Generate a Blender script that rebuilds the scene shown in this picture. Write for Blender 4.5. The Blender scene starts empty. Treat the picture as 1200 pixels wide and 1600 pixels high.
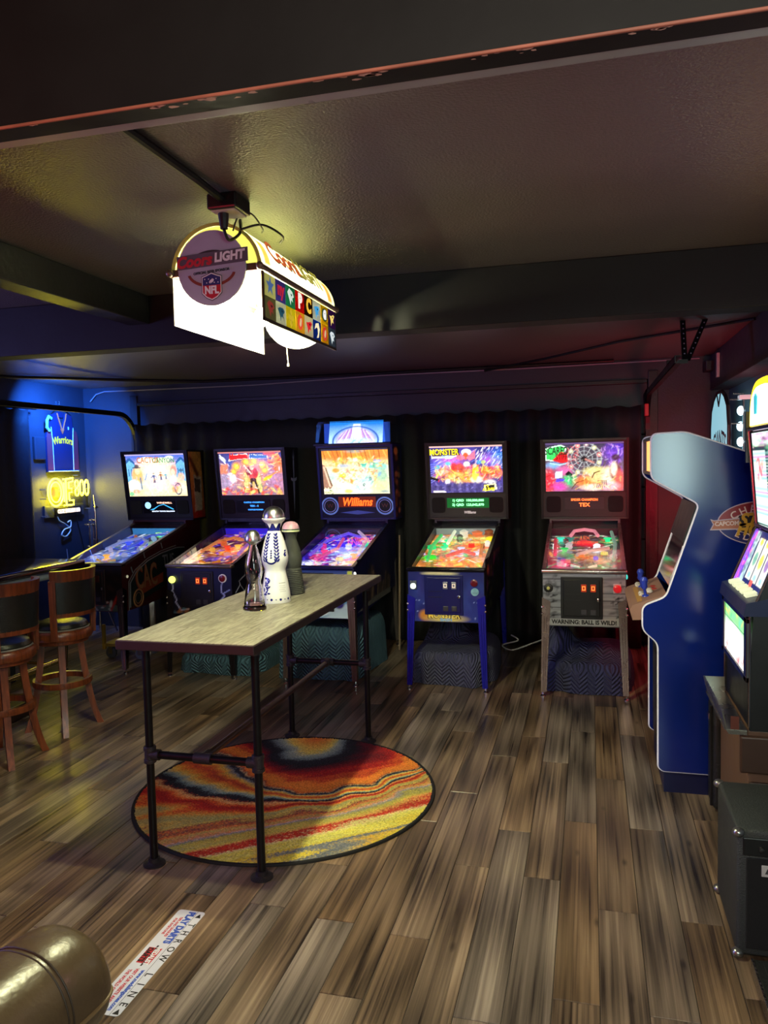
import bpy, bmesh, math, random
import numpy as np
from mathutils import Matrix, Vector

scene = bpy.context.scene
C = scene.collection
random.seed(7)
PI = math.pi

# ------------------------------------------------------------------ camera
F_PX, YAW, PITCH, ROLL, CAM_H = 1216.86, math.radians(14.855), math.radians(3.5516), math.radians(-1.2534), 1.65
def cam_axes():
    cy, sy, cp, sp = math.cos(YAW), math.sin(YAW), math.cos(PITCH), math.sin(PITCH)
    f = Vector((-sy * cp, cy * cp, -sp)); r = Vector((cy, sy, 0)); u = r.cross(f)
    cr, sr = math.cos(ROLL), math.sin(ROLL)
    return cr * r + sr * u, -sr * r + cr * u, f
cr_, cu_, cf_ = cam_axes()
cam_data = bpy.data.cameras.new('camera')
cam_data.sensor_fit = 'VERTICAL'; cam_data.sensor_height = 36.0
cam_data.lens = 36.0 * F_PX / 1600.0
cam_data.clip_start = 0.02
cam = bpy.data.objects.new('camera', cam_data); C.objects.link(cam)
cam.matrix_world = Matrix(((cr_.x, cu_.x, -cf_.x, 0), (cr_.y, cu_.y, -cf_.y, 0), (cr_.z, cu_.z, -cf_.z, CAM_H), (0, 0, 0, 1)))
scene.camera = cam

# ------------------------------------------------------------------ view, world
vs = scene.view_settings
vs.view_transform = 'Standard'; vs.look = 'None'; vs.gamma = 1.0; vs.exposure = 0.18
vs.use_curve_mapping = False
cy = scene.cycles
cy.max_bounces = 5; cy.diffuse_bounces = 2; cy.glossy_bounces = 3; cy.transmission_bounces = 6; cy.transparent_max_bounces = 8
cy.adaptive_threshold = 0.04
cy.caustics_reflective = False; cy.caustics_refractive = False
w = bpy.data.worlds.new('world'); scene.world = w; w.use_nodes = True
w.node_tree.nodes['Background'].inputs[0].default_value = (0.02, 0.02, 0.025, 1)
w.node_tree.nodes['Background'].inputs[1].default_value = 0.05

# ------------------------------------------------------------------ room lamps behind the camera and in the corners, and an added pink fill
def area(name, loc, aim, size, col, power, size_y=None, spread=PI):
    d = bpy.data.lights.new(name, 'AREA'); d.energy = power; d.color = col
    d.shape = 'RECTANGLE'; d.size = size; d.size_y = size_y or size; d.spread = spread
    o = bpy.data.objects.new(name, d); C.objects.link(o); o.location = loc
    o.rotation_euler = (Vector(aim) - Vector(loc)).to_track_quat('-Z', 'Y').to_euler()
    return o
area('warm_ceiling_light', (0.1, -0.5, 2.4), (-0.2, 2.6, 0.0), 0.5, (1.0, 0.86, 0.70), 38)
area('cool_screen_light', (0.80, -0.6, 1.62), (0.60, 4.0, 1.62), 0.42, (0.72, 1.0, 0.92), 20, 0.85)
area('violet_neon_light', (-4.95, 1.9, 1.75), (-1.5, 2.6, 1.2), 0.7, (0.36, 0.32, 1.0), 55)
area('red_neon_light', (-2.3, 0.1, 1.2), (-1.6, 1.2, 2.3), 0.25, (1.0, 0.05, 0.08), 14)
area('pink_ceiling_fill', (1.08, 2.1, 1.85), (-0.3, 2.4, 2.5), 0.3, (1.0, 0.42, 0.46), 6)  # added unseen fill that tints the right part of the ceiling pink
area('red_corner_light', (0.80, 5.3, 1.25), (0.45, 7.0, 1.5), 0.35, (1.0, 0.03, 0.06), 14)
area('blue_wall_light', (-4.62, 6.15, 2.40), (-5.12, 6.66, 2.02), 0.12, (0.02, 0.16, 1.0), 48, spread=math.radians(110))

# ------------------------------------------------------------------ colour and material helpers
def lin(c):
    out = []
    for v in c[:3]:
        v = v / 255.0
        out.append(v / 12.92 if v <= 0.04045 else ((v + 0.055) / 1.055) ** 2.4)
    return tuple(out)
MATS = {}
def mat(name, col, rough=0.5, metal=0.0, var=0.12, scale=14.0, bump=0.0, bscale=None, emit=0.0, ecol=None, spec=0.5, coat=0.0, rvar=0.08):
    """Procedural Principled material; the colour is given in 0..255 sRGB."""
    if name in MATS: return MATS[name]
    m = bpy.data.materials.new(name); m.use_nodes = True; MATS[name] = m
    nt = m.node_tree; n = nt.nodes; l = nt.links
    b = n['Principled BSDF']
    c = lin(col)
    tc = n.new('ShaderNodeTexCoord'); nz = n.new('ShaderNodeTexNoise'); nz.inputs['Scale'].default_value = scale
    nz.inputs['Detail'].default_value = 4
    l.new(tc.outputs['Object'], nz.inputs['Vector'])
    mx = n.new('ShaderNodeMix'); mx.data_type = 'RGBA'
    mx.inputs['A'].default_value = tuple(max(0, v * (1 - var)) for v in c) + (1,)
    mx.inputs['B'].default_value = tuple(min(1, v * (1 + var)) for v in c) + (1,)
    l.new(nz.outputs['Fac'], mx.inputs['Factor']); l.new(mx.outputs['Result'], b.inputs['Base Color'])
    mr = n.new('ShaderNodeMapRange'); mr.inputs['To Min'].default_value = max(0.02, rough - rvar); mr.inputs['To Max'].default_value = min(1, rough + rvar)
    l.new(nz.outputs['Fac'], mr.inputs['Value']); l.new(mr.outputs['Result'], b.inputs['Roughness'])
    b.inputs['Metallic'].default_value = metal
    b.inputs['Specular IOR Level'].default_value = spec
    if coat: b.inputs['Coat Weight'].default_value = coat; b.inputs['Coat Roughness'].default_value = 0.08
    if emit:
        e = lin(ecol) if ecol else c
        b.inputs['Emission Color'].default_value = e + (1,); b.inputs['Emission Strength'].default_value = emit
    if bump:
        nb = n.new('ShaderNodeTexNoise'); nb.inputs['Scale'].default_value = bscale or scale * 4; nb.inputs['Detail'].default_value = 3
        l.new(tc.outputs['Object'], nb.inputs['Vector'])
        bp = n.new('ShaderNodeBump'); bp.inputs['Strength'].default_value = bump; bp.inputs['Distance'].default_value = 0.01
        l.new(nb.outputs['Fac'], bp.inputs['Height']); l.new(bp.outputs['Normal'], b.inputs['Normal'])
    return m

def print_mat(name, emit=0.0, rough=0.35):
    """Flat print: the colours come from the mesh's colour attribute."""
    if name in MATS: return MATS[name]
    m = bpy.data.materials.new(name); m.use_nodes = True; MATS[name] = m
    nt = m.node_tree; b = nt.nodes['Principled BSDF']
    a = nt.nodes.new('ShaderNodeAttribute'); a.attribute_name = 'Col'
    nz = nt.nodes.new('ShaderNodeTexNoise'); nz.inputs['Scale'].default_value = 60
    mr = nt.nodes.new('ShaderNodeMapRange'); mr.inputs['To Min'].default_value = rough - .05; mr.inputs['To Max'].default_value = rough + .05
    nt.links.new(nz.outputs['Fac'], mr.inputs['Value']); nt.links.new(mr.outputs['Result'], b.inputs['Roughness'])
    if emit:
        b.inputs['Base Color'].default_value = (0.02, 0.02, 0.02, 1)
        nt.links.new(a.outputs['Color'], b.inputs['Emission Color']); b.inputs['Emission Strength'].default_value = emit
    else:
        nt.links.new(a.outputs['Color'], b.inputs['Base Color'])
    return m

def translucent_mat(name, col, trans, refl=0.5, rough=0.3, attr=False):
    """Thin lit acrylic: diffuse on the lit side, lets a share of the bulbs' light through."""
    if name in MATS: return MATS[name]
    m = bpy.data.materials.new(name); m.use_nodes = True; MATS[name] = m
    nt = m.node_tree; n = nt.nodes; l = nt.links; n.remove(n['Principled BSDF'])
    out = n['Material Output']
    d = n.new('ShaderNodeBsdfDiffuse'); t = n.new('ShaderNodeBsdfTranslucent'); ad = n.new('ShaderNodeAddShader')
    c = lin(col)
    if attr:
        a = n.new('ShaderNodeAttribute'); a.attribute_name = 'Col'
        for s, k in ((d, refl), (t, trans)):
            vm = n.new('ShaderNodeVectorMath'); vm.operation = 'SCALE'; vm.inputs['Scale'].default_value = k
            l.new(a.outputs['Color'], vm.inputs[0]); l.new(vm.outputs['Vector'], s.inputs['Color'])
    else:
        nz = n.new('ShaderNodeTexNoise'); nz.inputs['Scale'].default_value = 9
        for s, k in ((d, refl), (t, trans)):
            mx = n.new('ShaderNodeMix'); mx.data_type = 'RGBA'
            mx.inputs['A'].default_value = tuple(v * k * .93 for v in c) + (1,); mx.inputs['B'].default_value = tuple(v * k for v in c) + (1,)
            l.new(nz.outputs['Fac'], mx.inputs['Factor']); l.new(mx.outputs['Result'], s.inputs['Color'])
    l.new(d.outputs[0], ad.inputs[0]); l.new(t.outputs[0], ad.inputs[1]); l.new(ad.outputs[0], out.inputs['Surface'])
    return m

def glass_mat(name, tint=(1, 1, 1), gloss=1.0, ior=1.5):
    """Thin clear pane: Fresnel mix of a mirror and a see-through layer."""
    if name in MATS: return MATS[name]
    m = bpy.data.materials.new(name); m.use_nodes = True; MATS[name] = m
    nt = m.node_tree; n = nt.nodes; l = nt.links; n.remove(n['Principled BSDF'])
    t = n.new('ShaderNodeBsdfTransparent'); t.inputs[0].default_value = tint + (1,)
    g = n.new('ShaderNodeBsdfGlossy'); g.inputs['Roughness'].default_value = 0.03
    g.inputs[0].default_value = (gloss, gloss, gloss, 1)
    lw = n.new('ShaderNodeLayerWeight'); lw.inputs['Blend'].default_value = .5
    pw = n.new('ShaderNodeMath'); pw.operation = 'POWER'; pw.inputs[1].default_value = 5.0; l.new(lw.outputs['Facing'], pw.inputs[0])
    fr = n.new('ShaderNodeMath'); fr.operation = 'MULTIPLY_ADD'; fr.inputs[1].default_value = .9; fr.inputs[2].default_value = .03; l.new(pw.outputs[0], fr.inputs[0])
    mx = n.new('ShaderNodeMixShader')
    l.new(fr.outputs[0], mx.inputs[0]); l.new(t.outputs[0], mx.inputs[1]); l.new(g.outputs[0], mx.inputs[2])
    l.new(mx.outputs[0], n['Material Output'].inputs['Surface'])
    return m

# ------------------------------------------------------------------ mesh helpers
def sm(pts, n=6):
    """Catmull-Rom smoothing of a point list."""
    P_ = [Vector(p) for p in pts]; P_ = [P_[0]] + P_ + [P_[-1]]; out = []
    for i in range(1, len(P_) - 2):
        a, b, c, d = P_[i - 1:i + 3]
        for k in range(n):
            t = k / n; out.append(.5 * ((2 * b) + (c - a) * t + (2 * a - 5 * b + 4 * c - d) * t * t + (3 * b - a - 3 * c + d) * t ** 3))
    return out + [P_[-2]]
class MB:
    def __init__(s): s.v = []; s.f = []
    def add(s, vs_, fs):
        o = len(s.v); s.v += [tuple(p) for p in vs_]; s.f += [tuple(i + o for i in f) for f in fs]; return s
    def box(s, x0, x1, y0, y1, z0, z1):
        return s.add([(x0, y0, z0), (x1, y0, z0), (x1, y1, z0), (x0, y1, z0), (x0, y0, z1), (x1, y0, z1), (x1, y1, z1), (x0, y1, z1)],
                     [(0, 3, 2, 1), (4, 5, 6, 7), (0, 1, 5, 4), (1, 2, 6, 5), (2, 3, 7, 6), (3, 0, 4, 7)])
    def bbox(s, x0, x1, y0, y1, z0, z1, b=0.005, seg=2):
        bm = bmesh.new(); t = MB().box(x0, x1, y0, y1, z0, z1)
        vv = [bm.verts.new(p) for p in t.v]
        for f in t.f: bm.faces.new([vv[i] for i in f])
        bmesh.ops.bevel(bm, geom=bm.edges[:], offset=b, segments=seg, profile=0.5, affect='EDGES')
        return s.frombm(bm)
    def frombm(s, bm):
        bm.verts.ensure_lookup_table(); bm.verts.index_update()
        s.add([v.co[:] for v in bm.verts], [[v.index for v in f.verts] for f in bm.faces]); bm.free(); return s
    def slab(s, o, r, u, n):
        """Box from corner o with edge vectors r, u, n."""
        o, r, u, n = Vector(o), Vector(r), Vector(u), Vector(n)
        p = [o, o + r, o + r + u, o + u, o + n, o + r + n, o + r + u + n, o + u + n]
        fs = [(0, 3, 2, 1), (4, 5, 6, 7), (0, 1, 5, 4), (1, 2, 6, 5), (2, 3, 7, 6), (3, 0, 4, 7)]
        if r.cross(u).dot(n) < 0: fs = [f[::-1] for f in fs]
        return s.add(p, fs)
    def prism(s, poly, axis, a, b):
        """Extrude a 2D polygon along axis from a to b. axis 'x': poly (y,z); 'y': (x,z); 'z': (x,y)."""
        def P(p, t): return {'x': (t, p[0], p[1]), 'y': (p[0], t, p[1]), 'z': (p[0], p[1], t)}[axis]
        n = len(poly); vs_ = [P(p, a) for p in poly] + [P(p, b) for p in poly]
        fs = [tuple(range(n))[::-1], tuple(range(n, 2 * n))] + [(i, (i + 1) % n, n + (i + 1) % n, n + i) for i in range(n)]
        area2 = sum(poly[i][0] * poly[(i + 1) % n][1] - poly[(i + 1) % n][0] * poly[i][1] for i in range(n))
        flip = (area2 < 0) != (b < a) 
        if axis == 'y': flip = not flip
        if flip: fs = [f[::-1] for f in fs]
        return s.add(vs_, fs)
    def tube(s, pts, r, n=10, closed=False, caps=True):
        pts = [Vector(p) for p in pts]; k = len(pts); rr = r if isinstance(r, (list, tuple)) else [r] * k
        up = None; rings = []
        for i, p in enumerate(pts):
            a = pts[i - 1] if (i > 0 or closed) else p; b = pts[(i + 1) % k] if (i < k - 1 or closed) else p
            t = (b - a).normalized()
            if up is None:
                up = Vector((0, 0, 1)) if abs(t.z) < 0.9 else Vector((1, 0, 0))
            e1 = (up - t * up.dot(t)).normalized(); up = e1; e2 = t.cross(e1)
            rings.append([p + (e1 * math.cos(2 * PI * j / n) + e2 * math.sin(2 * PI * j / n)) * rr[i] for j in range(n)])
        vs_ = [q for g in rings for q in g]; fs = []
        for i in range(k if closed else k - 1):
            i2 = (i + 1) % k
            for j in range(n):
                fs.append((i * n + j, i * n + (j + 1) % n, i2 * n + (j + 1) % n, i2 * n + j))
        if caps and not closed:
            fs.append(tuple(range(n))[::-1]); fs.append(tuple((k - 1) * n + j for j in range(n)))
        return s.add(vs_, fs)
    def lathe(s, prof, n=24, c=(0, 0, 0), axis='z', ang=2 * PI, caps=True):
        vs_ = []; fs = []; full = abs(ang - 2 * PI) < 1e-6; m = n if full else n + 1
        for (r, h) in prof:
            for j in range(m):
                a = ang * j / n; x, y = r * math.cos(a), r * math.sin(a)
                p = {'z': (x, y, h), 'y': (x, -h, y), 'x': (h, x, y)}[axis]
                vs_.append((p[0] + c[0], p[1] + c[1], p[2] + c[2]))
        for i in range(len(prof) - 1):
            for j in range(n):
                j2 = (j + 1) % m
                fs.append((i * m + j, i * m + j2, (i + 1) * m + j2, (i + 1) * m + j))
        if full and caps:
            if prof[0][0] > 1e-6: fs.append(tuple(range(m))[::-1])
            if prof[-1][0] > 1e-6: fs.append(tuple((len(prof) - 1) * m + j for j in range(m)))
        return s.add(vs_, fs)
    def ball(s, c, r, n=12, m=8, sz=1.0):
        return s.lathe([(max(1e-5, r * math.sin(PI * i / m)), -r * sz * math.cos(PI * i / m)) for i in range(m + 1)], n, c)
    def build(s, name, m, parent=None, smooth=False, loc=None):
        me = bpy.data.meshes.new(name); me.from_pydata(s.v, [], s.f); me.update()
        if smooth:
            me.polygons.foreach_set('use_smooth', [True] * len(me.polygons))
            try: me.set_sharp_from_angle(angle=math.radians(40))
            except Exception: pass
        o = bpy.data.objects.new(name, me); C.objects.link(o)
        if m: me.materials.append(m)
        if parent: o.parent = parent
        if loc: o.location = loc
        return o

def thing(name, label, cat, loc=(0, 0, 0), rz=0.0, group=None):
    o = bpy.data.objects.new(name, None); C.objects.link(o); o.location = loc; o.rotation_euler = (0, 0, rz)
    o.empty_display_size = 0.1; o['label'] = label; o['category'] = cat
    if group: o['group'] = group
    return o
def tag(o, label, cat, group=None):
    o['label'] = label; o['category'] = cat
    if group: o['group'] = group
    return o
def struct(o): o['kind'] = 'structure'; return o
def copy_part(src, parent):
    c = src.copy(); C.objects.link(c); c.parent = parent
    for ch in src.children:
        copy_part(ch, c)
    return c
def copy_thing(src, loc, rz=0.0, label=None):
    c = src.copy(); C.objects.link(c); c.location = loc; c.rotation_euler = (0, 0, rz)
    if label: c['label'] = label
    for ch in src.children: copy_part(ch, c)
    return c

def T(s, size, o, r, u, m, parent, name='lettering', align='CENTER', shear=0.0, bold=0.0, xs=1.0, extr=0.0008, outline=0.0, space=1.0, arc=None):
    """Lettering as real thin geometry: text laid along r with letter tops along u."""
    cu = bpy.data.curves.new('txt', 'FONT'); cu.body = s; cu.size = size; cu.align_x = align; cu.align_y = 'CENTER'
    cu.shear = shear; cu.offset = bold; cu.space_character = space; cu.resolution_u = 3
    if outline: cu.fill_mode = 'NONE'; cu.bevel_depth = outline; cu.bevel_resolution = 1
    to = bpy.data.objects.new('txt', cu); me = bpy.data.meshes.new_from_object(to)
    bpy.data.objects.remove(to); bpy.data.curves.remove(cu)
    o, r, u = Vector(o), Vector(r).normalized(), Vector(u).normalized(); nn = r.cross(u)
    vs_ = [];
    for v in me.vertices:
        x, y = v.co.x * xs, v.co.y
        if arc:   # bend along a circle of radius arc (positive = hump)
            a = x / arc; x, y = (arc + y) * math.sin(a), (arc + y) * math.cos(a) - arc
        vs_.append(o + r * x + u * y + nn * v.co.z)
    fs = [tuple(p.vertices) for p in me.polygons]
    bpy.data.meshes.remove(me)
    if not outline and extr:
        k = len(vs_); vs_ = [p + nn * extr for p in vs_] + vs_
        edge = {}
        for f in fs:
            for i in range(len(f)):
                a, b = f[i], f[(i + 1) % len(f)]
                edge[(a, b)] = 1
        sides = [(b, a, a + k, b + k) for (a, b) in edge if (b, a) not in edge]
        fs = fs + sides
    mb = MB(); mb.add(vs_, fs)
    return mb.build(name, m, parent)

# ------------------------------------------------------------------ painting flat print into a small colour grid
class Art:
    def __init__(s, w, h, c=(0, 0, 0)):
        s.w, s.h = w, h; s.a = np.zeros((h, w, 3)); s.a[:] = lin(c)
        yy, xx = np.mgrid[0:h, 0:w]; s.x = xx / (w - 1); s.y = yy / (h - 1); s.asp = w / h
        s.rng = np.random.RandomState(w * 31 + h)
    def mix(s, m, c): s.a = s.a * (1 - m[..., None]) + np.array(lin(c)) * m[..., None]; return s
    def grad(s, c0, c1, y0=0, y1=1):
        t = np.clip((s.y - y0) / (y1 - y0), 0, 1)[..., None]
        s.a = np.array(lin(c0)) * (1 - t) + np.array(lin(c1)) * t; return s
    def ell(s, cx, cy, rx, ry, c, soft=0.15, al=1.0, ang=0.0):
        dx, dy = s.x - cx, s.y - cy; a = math.radians(ang)
        px = (dx * s.asp * math.cos(a) + dy * math.sin(a)) / (rx * s.asp); py = (-dx * s.asp * math.sin(a) + dy * math.cos(a)) / ry
        d = np.sqrt(px ** 2 + py ** 2)
        return s.mix(np.clip((1 - d) / max(soft, 1e-3) + .5 * (soft < .05), 0, 1) * al, c)
    def ring(s, cx, cy, rx, ry, wd, c, al=1.0):
        d = np.abs(np.sqrt(((s.x - cx) / rx) ** 2 + ((s.y - cy) / ry) ** 2) - 1)
        return s.mix(np.clip(1.5 - d / wd * 1.5, 0, 1) * al, c)
    def poly(s, pts, c, al=1.0):
        m = np.zeros((s.h, s.w), bool); n = len(pts)
        for i in range(n):
            (x0, y0), (x1, y1) = pts[i], pts[(i + 1) % n]
            if y0 == y1: continue
            cond = ((s.y >= min(y0, y1)) & (s.y < max(y0, y1))) & (s.x < (s.y - y0) * (x1 - x0) / (y1 - y0) + x0)
            m ^= cond
        return s.mix(m * al, c)
    def line(s, p, q, wd, c, al=1.0):
        ax, ay = p[0] * s.asp, p[1]; bx, by = q[0] * s.asp, q[1]
        dx, dy = bx - ax, by - ay; L = dx * dx + dy * dy + 1e-9
        t = np.clip(((s.x * s.asp - ax) * dx + (s.y - ay) * dy) / L, 0, 1)
        d = np.hypot(s.x * s.asp - ax - t * dx, s.y - ay - t * dy)
        return s.mix(np.clip(1.4 - d / wd, 0, 1) * al, c)
    def path(s, pts, wd, c, al=1.0):
        for a, b in zip(pts[:-1], pts[1:]): s.line(a, b, wd, c, al)
        return s
    def specks(s, n, box, cols, r=(.01, .03), seed=1, al=.8, streak=1.0, ang=None):
        g = np.random.RandomState(seed)
        for i in range(n):
            cx = g.uniform(box[0], box[2]); cy = g.uniform(box[1], box[3]); rr = g.uniform(*r)
            s.ell(cx, cy, rr / s.asp * streak * g.uniform(1.0, 2.4), rr * g.uniform(.5, 1.0), cols[g.randint(len(cols))], soft=.5, al=al * g.uniform(.6, 1), ang=g.uniform(0, 180) if ang is None else ang)
        return s
    def noise(s, amt=.25, seed=3, cell=4):
        g = np.random.RandomState(seed)
        for k in (cell, max(1, cell // 2)):
            q = g.uniform(1 - amt, 1 + amt, (s.h // k + 2, s.w // k + 2, 1))
            s.a = s.a * np.repeat(np.repeat(q, k, 0), k, 1)[:s.h, :s.w]
        return s
    def panel(s, name, o, r, u, m, parent, mask=None):
        """Grid from corner o along r (width) and u (height)."""
        o, r, u = np.array(o, float), np.array(r, float), np.array(u, float)
        P = o + s.x.reshape(-1, 1) * r + s.y.reshape(-1, 1) * u
        w_, h_ = s.w, s.h
        idx = (np.arange(h_ - 1)[:, None] * w_ + np.arange(w_ - 1)[None]).ravel()
        F = np.stack([idx, idx + 1, idx + w_ + 1, idx + w_], 1)
        me = bpy.data.meshes.new(name); me.from_pydata(P.tolist(), [], F.tolist())
        ca = me.color_attributes.new('Col', 'FLOAT_COLOR', 'POINT')
        col = np.concatenate([np.clip(s.a, 0, 1).reshape(-1, 3), np.ones((w_ * h_, 1))], 1)
        ca.data.foreach_set('color', col.ravel()); me.update()
        ob = bpy.data.objects.new(name, me); C.objects.link(ob); me.materials.append(m)
        if parent: ob.parent = parent
        return ob


# ================================================================== THE SETTING
XL, XR, YB, YF, ZC = -5.13, 1.14, 7.15, -2.6, 2.50

# ---- floor: base slab and single planks
plank_m = bpy.data.materials.new('vinyl_plank_wood'); plank_m.use_nodes = True
def make_plank_mat(m):
    nt = m.node_tree; n = nt.nodes; l = nt.links; b = n['Principled BSDF']
    tc = n.new('ShaderNodeTexCoord'); oi = n.new('ShaderNodeObjectInfo')
    off = n.new('ShaderNodeVectorMath'); off.operation = 'SCALE'; off.inputs[0].default_value = (37, 91, 13)
    l.new(oi.outputs['Random'], off.inputs['Scale'])
    ad = n.new('ShaderNodeVectorMath'); ad.operation = 'ADD'; l.new(tc.outputs['Object'], ad.inputs[0]); l.new(off.outputs[0], ad.inputs[1])
    mp = n.new('ShaderNodeMapping'); mp.inputs['Scale'].default_value = (46, .55, 1); l.new(ad.outputs[0], mp.inputs['Vector'])
    nz = n.new('ShaderNodeTexNoise'); nz.inputs['Scale'].default_value = 1.6; nz.inputs['Detail'].default_value = 6; nz.inputs['Roughness'].default_value = .6; nz.inputs['Distortion'].default_value = .35
    l.new(mp.outputs[0], nz.inputs['Vector'])
    mp2 = n.new('ShaderNodeMapping'); mp2.inputs['Scale'].default_value = (13, 0.35, 1); l.new(ad.outputs[0], mp2.inputs['Vector'])
    nz2 = n.new('ShaderNodeTexNoise'); nz2.inputs['Scale'].default_value = 1.3; nz2.inputs['Detail'].default_value = 3; nz2.inputs['Distortion'].default_value = 1.2
    l.new(mp2.outputs[0], nz2.inputs['Vector'])
    wv = n.new('ShaderNodeTexWave'); wv.wave_type = 'RINGS'; wv.inputs['Scale'].default_value = 1.5; wv.inputs['Distortion'].default_value = 3.5; wv.inputs['Detail'].default_value = 2
    mp3 = n.new('ShaderNodeMapping'); mp3.inputs['Scale'].default_value = (10, .30, 1); l.new(ad.outputs[0], mp3.inputs['Vector']); l.new(mp3.outputs[0], wv.inputs['Vector'])
    m1 = n.new('ShaderNodeMath'); m1.operation = 'MULTIPLY_ADD'; m1.inputs[1].default_value = .55; l.new(nz.outputs['Fac'], m1.inputs[0])
    m2 = n.new('ShaderNodeMath'); m2.operation = 'MULTIPLY_ADD'; m2.inputs[1].default_value = .13; l.new(wv.outputs['Fac'], m2.inputs[0])
    m3 = n.new('ShaderNodeMath'); m3.operation = 'MULTIPLY_ADD'; m3.inputs[1].default_value = .24; m3.inputs[2].default_value = .065; l.new(nz2.outputs['Fac'], m3.inputs[0])
    l.new(m3.outputs[0], m2.inputs[2]); l.new(m2.outputs[0], m1.inputs[2])
    rp = n.new('ShaderNodeValToRGB'); e = rp.color_ramp.elements
    e[0].position = .38; e[0].color = lin((52, 41, 34)) + (1,); e[1].position = .70; e[1].color = lin((170, 145, 117)) + (1,)
    x = e.new(.45); x.color = lin((96, 78, 62)) + (1,); x = e.new(.58); x.color = lin((138, 114, 91)) + (1,)
    l.new(m1.outputs[0], rp.inputs['Fac'])
    hs = n.new('ShaderNodeHueSaturation')
    # printed strips inside each plank: own tone per strip, with wavering edges
    sx_ = n.new('ShaderNodeSeparateXYZ'); l.new(tc.outputs['Object'], sx_.inputs[0])
    wob = n.new('ShaderNodeMath'); wob.operation = 'MULTIPLY_ADD'; wob.inputs[1].default_value = .03; l.new(nz2.outputs['Fac'], wob.inputs[0]); l.new(sx_.outputs['X'], wob.inputs[2])
    dv = n.new('ShaderNodeMath'); dv.operation = 'DIVIDE'; dv.inputs[1].default_value = .052; l.new(wob.outputs[0], dv.inputs[0])
    fl = n.new('ShaderNodeMath'); fl.operation = 'FLOOR'; l.new(dv.outputs[0], fl.inputs[0])
    sd = n.new('ShaderNodeMath'); sd.operation = 'MULTIPLY_ADD'; sd.inputs[1].default_value = 91.7; l.new(oi.outputs['Random'], sd.inputs[0]); l.new(fl.outputs[0], sd.inputs[2])
    wn2 = n.new('ShaderNodeTexWhiteNoise'); wn2.noise_dimensions = '1D'; l.new(sd.outputs[0], wn2.inputs['W'])
    mr = n.new('ShaderNodeMapRange'); mr.inputs['To Min'].default_value = .62; mr.inputs['To Max'].default_value = 1.12; l.new(wn2.outputs['Value'], mr.inputs['Value'])
    # small dark knots
    mpk = n.new('ShaderNodeMapping'); mpk.inputs['Scale'].default_value = (7, 2.6, 1); l.new(ad.outputs[0], mpk.inputs['Vector'])
    vo = n.new('ShaderNodeTexVoronoi'); vo.inputs['Scale'].default_value = 1.0; l.new(mpk.outputs[0], vo.inputs['Vector'])
    kn = n.new('ShaderNodeMapRange'); kn.inputs['From Min'].default_value = .02; kn.inputs['From Max'].default_value = .10; kn.inputs['To Min'].default_value = .35; kn.inputs['To Max'].default_value = 1.0; l.new(vo.outputs['Distance'], kn.inputs['Value'])
    km = n.new('ShaderNodeMath'); km.operation = 'MULTIPLY'; l.new(mr.outputs[0], km.inputs[0]); l.new(kn.outputs[0], km.inputs[1]); l.new(km.outputs[0], hs.inputs['Value'])
    wn = n.new('ShaderNodeTexWhiteNoise'); wn.noise_dimensions = '1D'; l.new(oi.outputs['Random'], wn.inputs['W'])
    mr2 = n.new('ShaderNodeMapRange'); mr2.inputs['To Min'].default_value = .65; mr2.inputs['To Max'].default_value = 1.15; l.new(wn.outputs['Value'], mr2.inputs['Value']); l.new(mr2.outputs[0], hs.inputs['Saturation'])
    l.new(rp.outputs[0], hs.inputs['Color']); l.new(hs.outputs[0], b.inputs['Base Color'])
    rr = n.new('ShaderNodeMapRange'); rr.inputs['To Min'].default_value = .23; rr.inputs['To Max'].default_value = .37; l.new(nz.outputs['Fac'], rr.inputs['Value']); l.new(rr.outputs[0], b.inputs['Roughness'])
    bp = n.new('ShaderNodeBump'); bp.inputs['Strength'].default_value = .25; bp.inputs['Distance'].default_value = .002; l.new(nz.outputs['Fac'], bp.inputs['Height']); l.new(bp.outputs[0], b.inputs['Normal'])
make_plank_mat(plank_m)
floor_m = mat('dark_subfloor', (52, 44, 38), .7)
floor = struct(MB().box(XL - .1, XR + .1, YF, YB + .1, -.06, -.0025).build('floor', floor_m))
PW, PL, GAP = 0.142, 1.22, 0.0012
def plank_mesh(wd, ln):
    a, b, c = wd / 2 - GAP, ln / 2 - GAP, .0018
    vs_ = [(-a, -b, -.006), (a, -b, -.006), (a, b, -.006), (-a, b, -.006), (-a, -b, -c), (a, -b, -c), (a, b, -c), (-a, b, -c),
           (-a + c, -b + c, 0), (a - c, -b + c, 0), (a - c, b - c, 0), (-a + c, b - c, 0)]
    fs = [(0, 1, 5, 4), (1, 2, 6, 5), (2, 3, 7, 6), (3, 0, 4, 7), (4, 5, 9, 8), (5, 6, 10, 9), (6, 7, 11, 10), (7, 4, 8, 11), (8, 9, 10, 11)]
    me = bpy.data.meshes.new('plank'); me.from_pydata(vs_, [], fs); me.materials.append(plank_m); return me
full_plank = plank_mesh(PW, PL)
rg = random.Random(11); x = 0.022 + PW / 2 - PW * 37
offs = 0.0; row = 0; n_plank = 0
while x < XR + .07:
    offs = (offs + rg.choice([.31, .44, .57, .72])) % 1.0
    y = 0.95 - offs * PL
    while y < YB - .02:
        y0, y1 = max(y, .95), min(y + PL, YB - .005)
        if y1 - y0 > .03:
            wd = PW
            me = full_plank if abs((y1 - y0) - PL) < 1e-6 else plank_mesh(PW, y1 - y0)
            if x - PW / 2 > XL - .07:
                o = bpy.data.objects.new('plank', me); C.objects.link(o); o.parent = floor; o.location = (x, (y0 + y1) / 2, 0); n_plank += 1
        y += PL
    x += PW; row += 1

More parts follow.
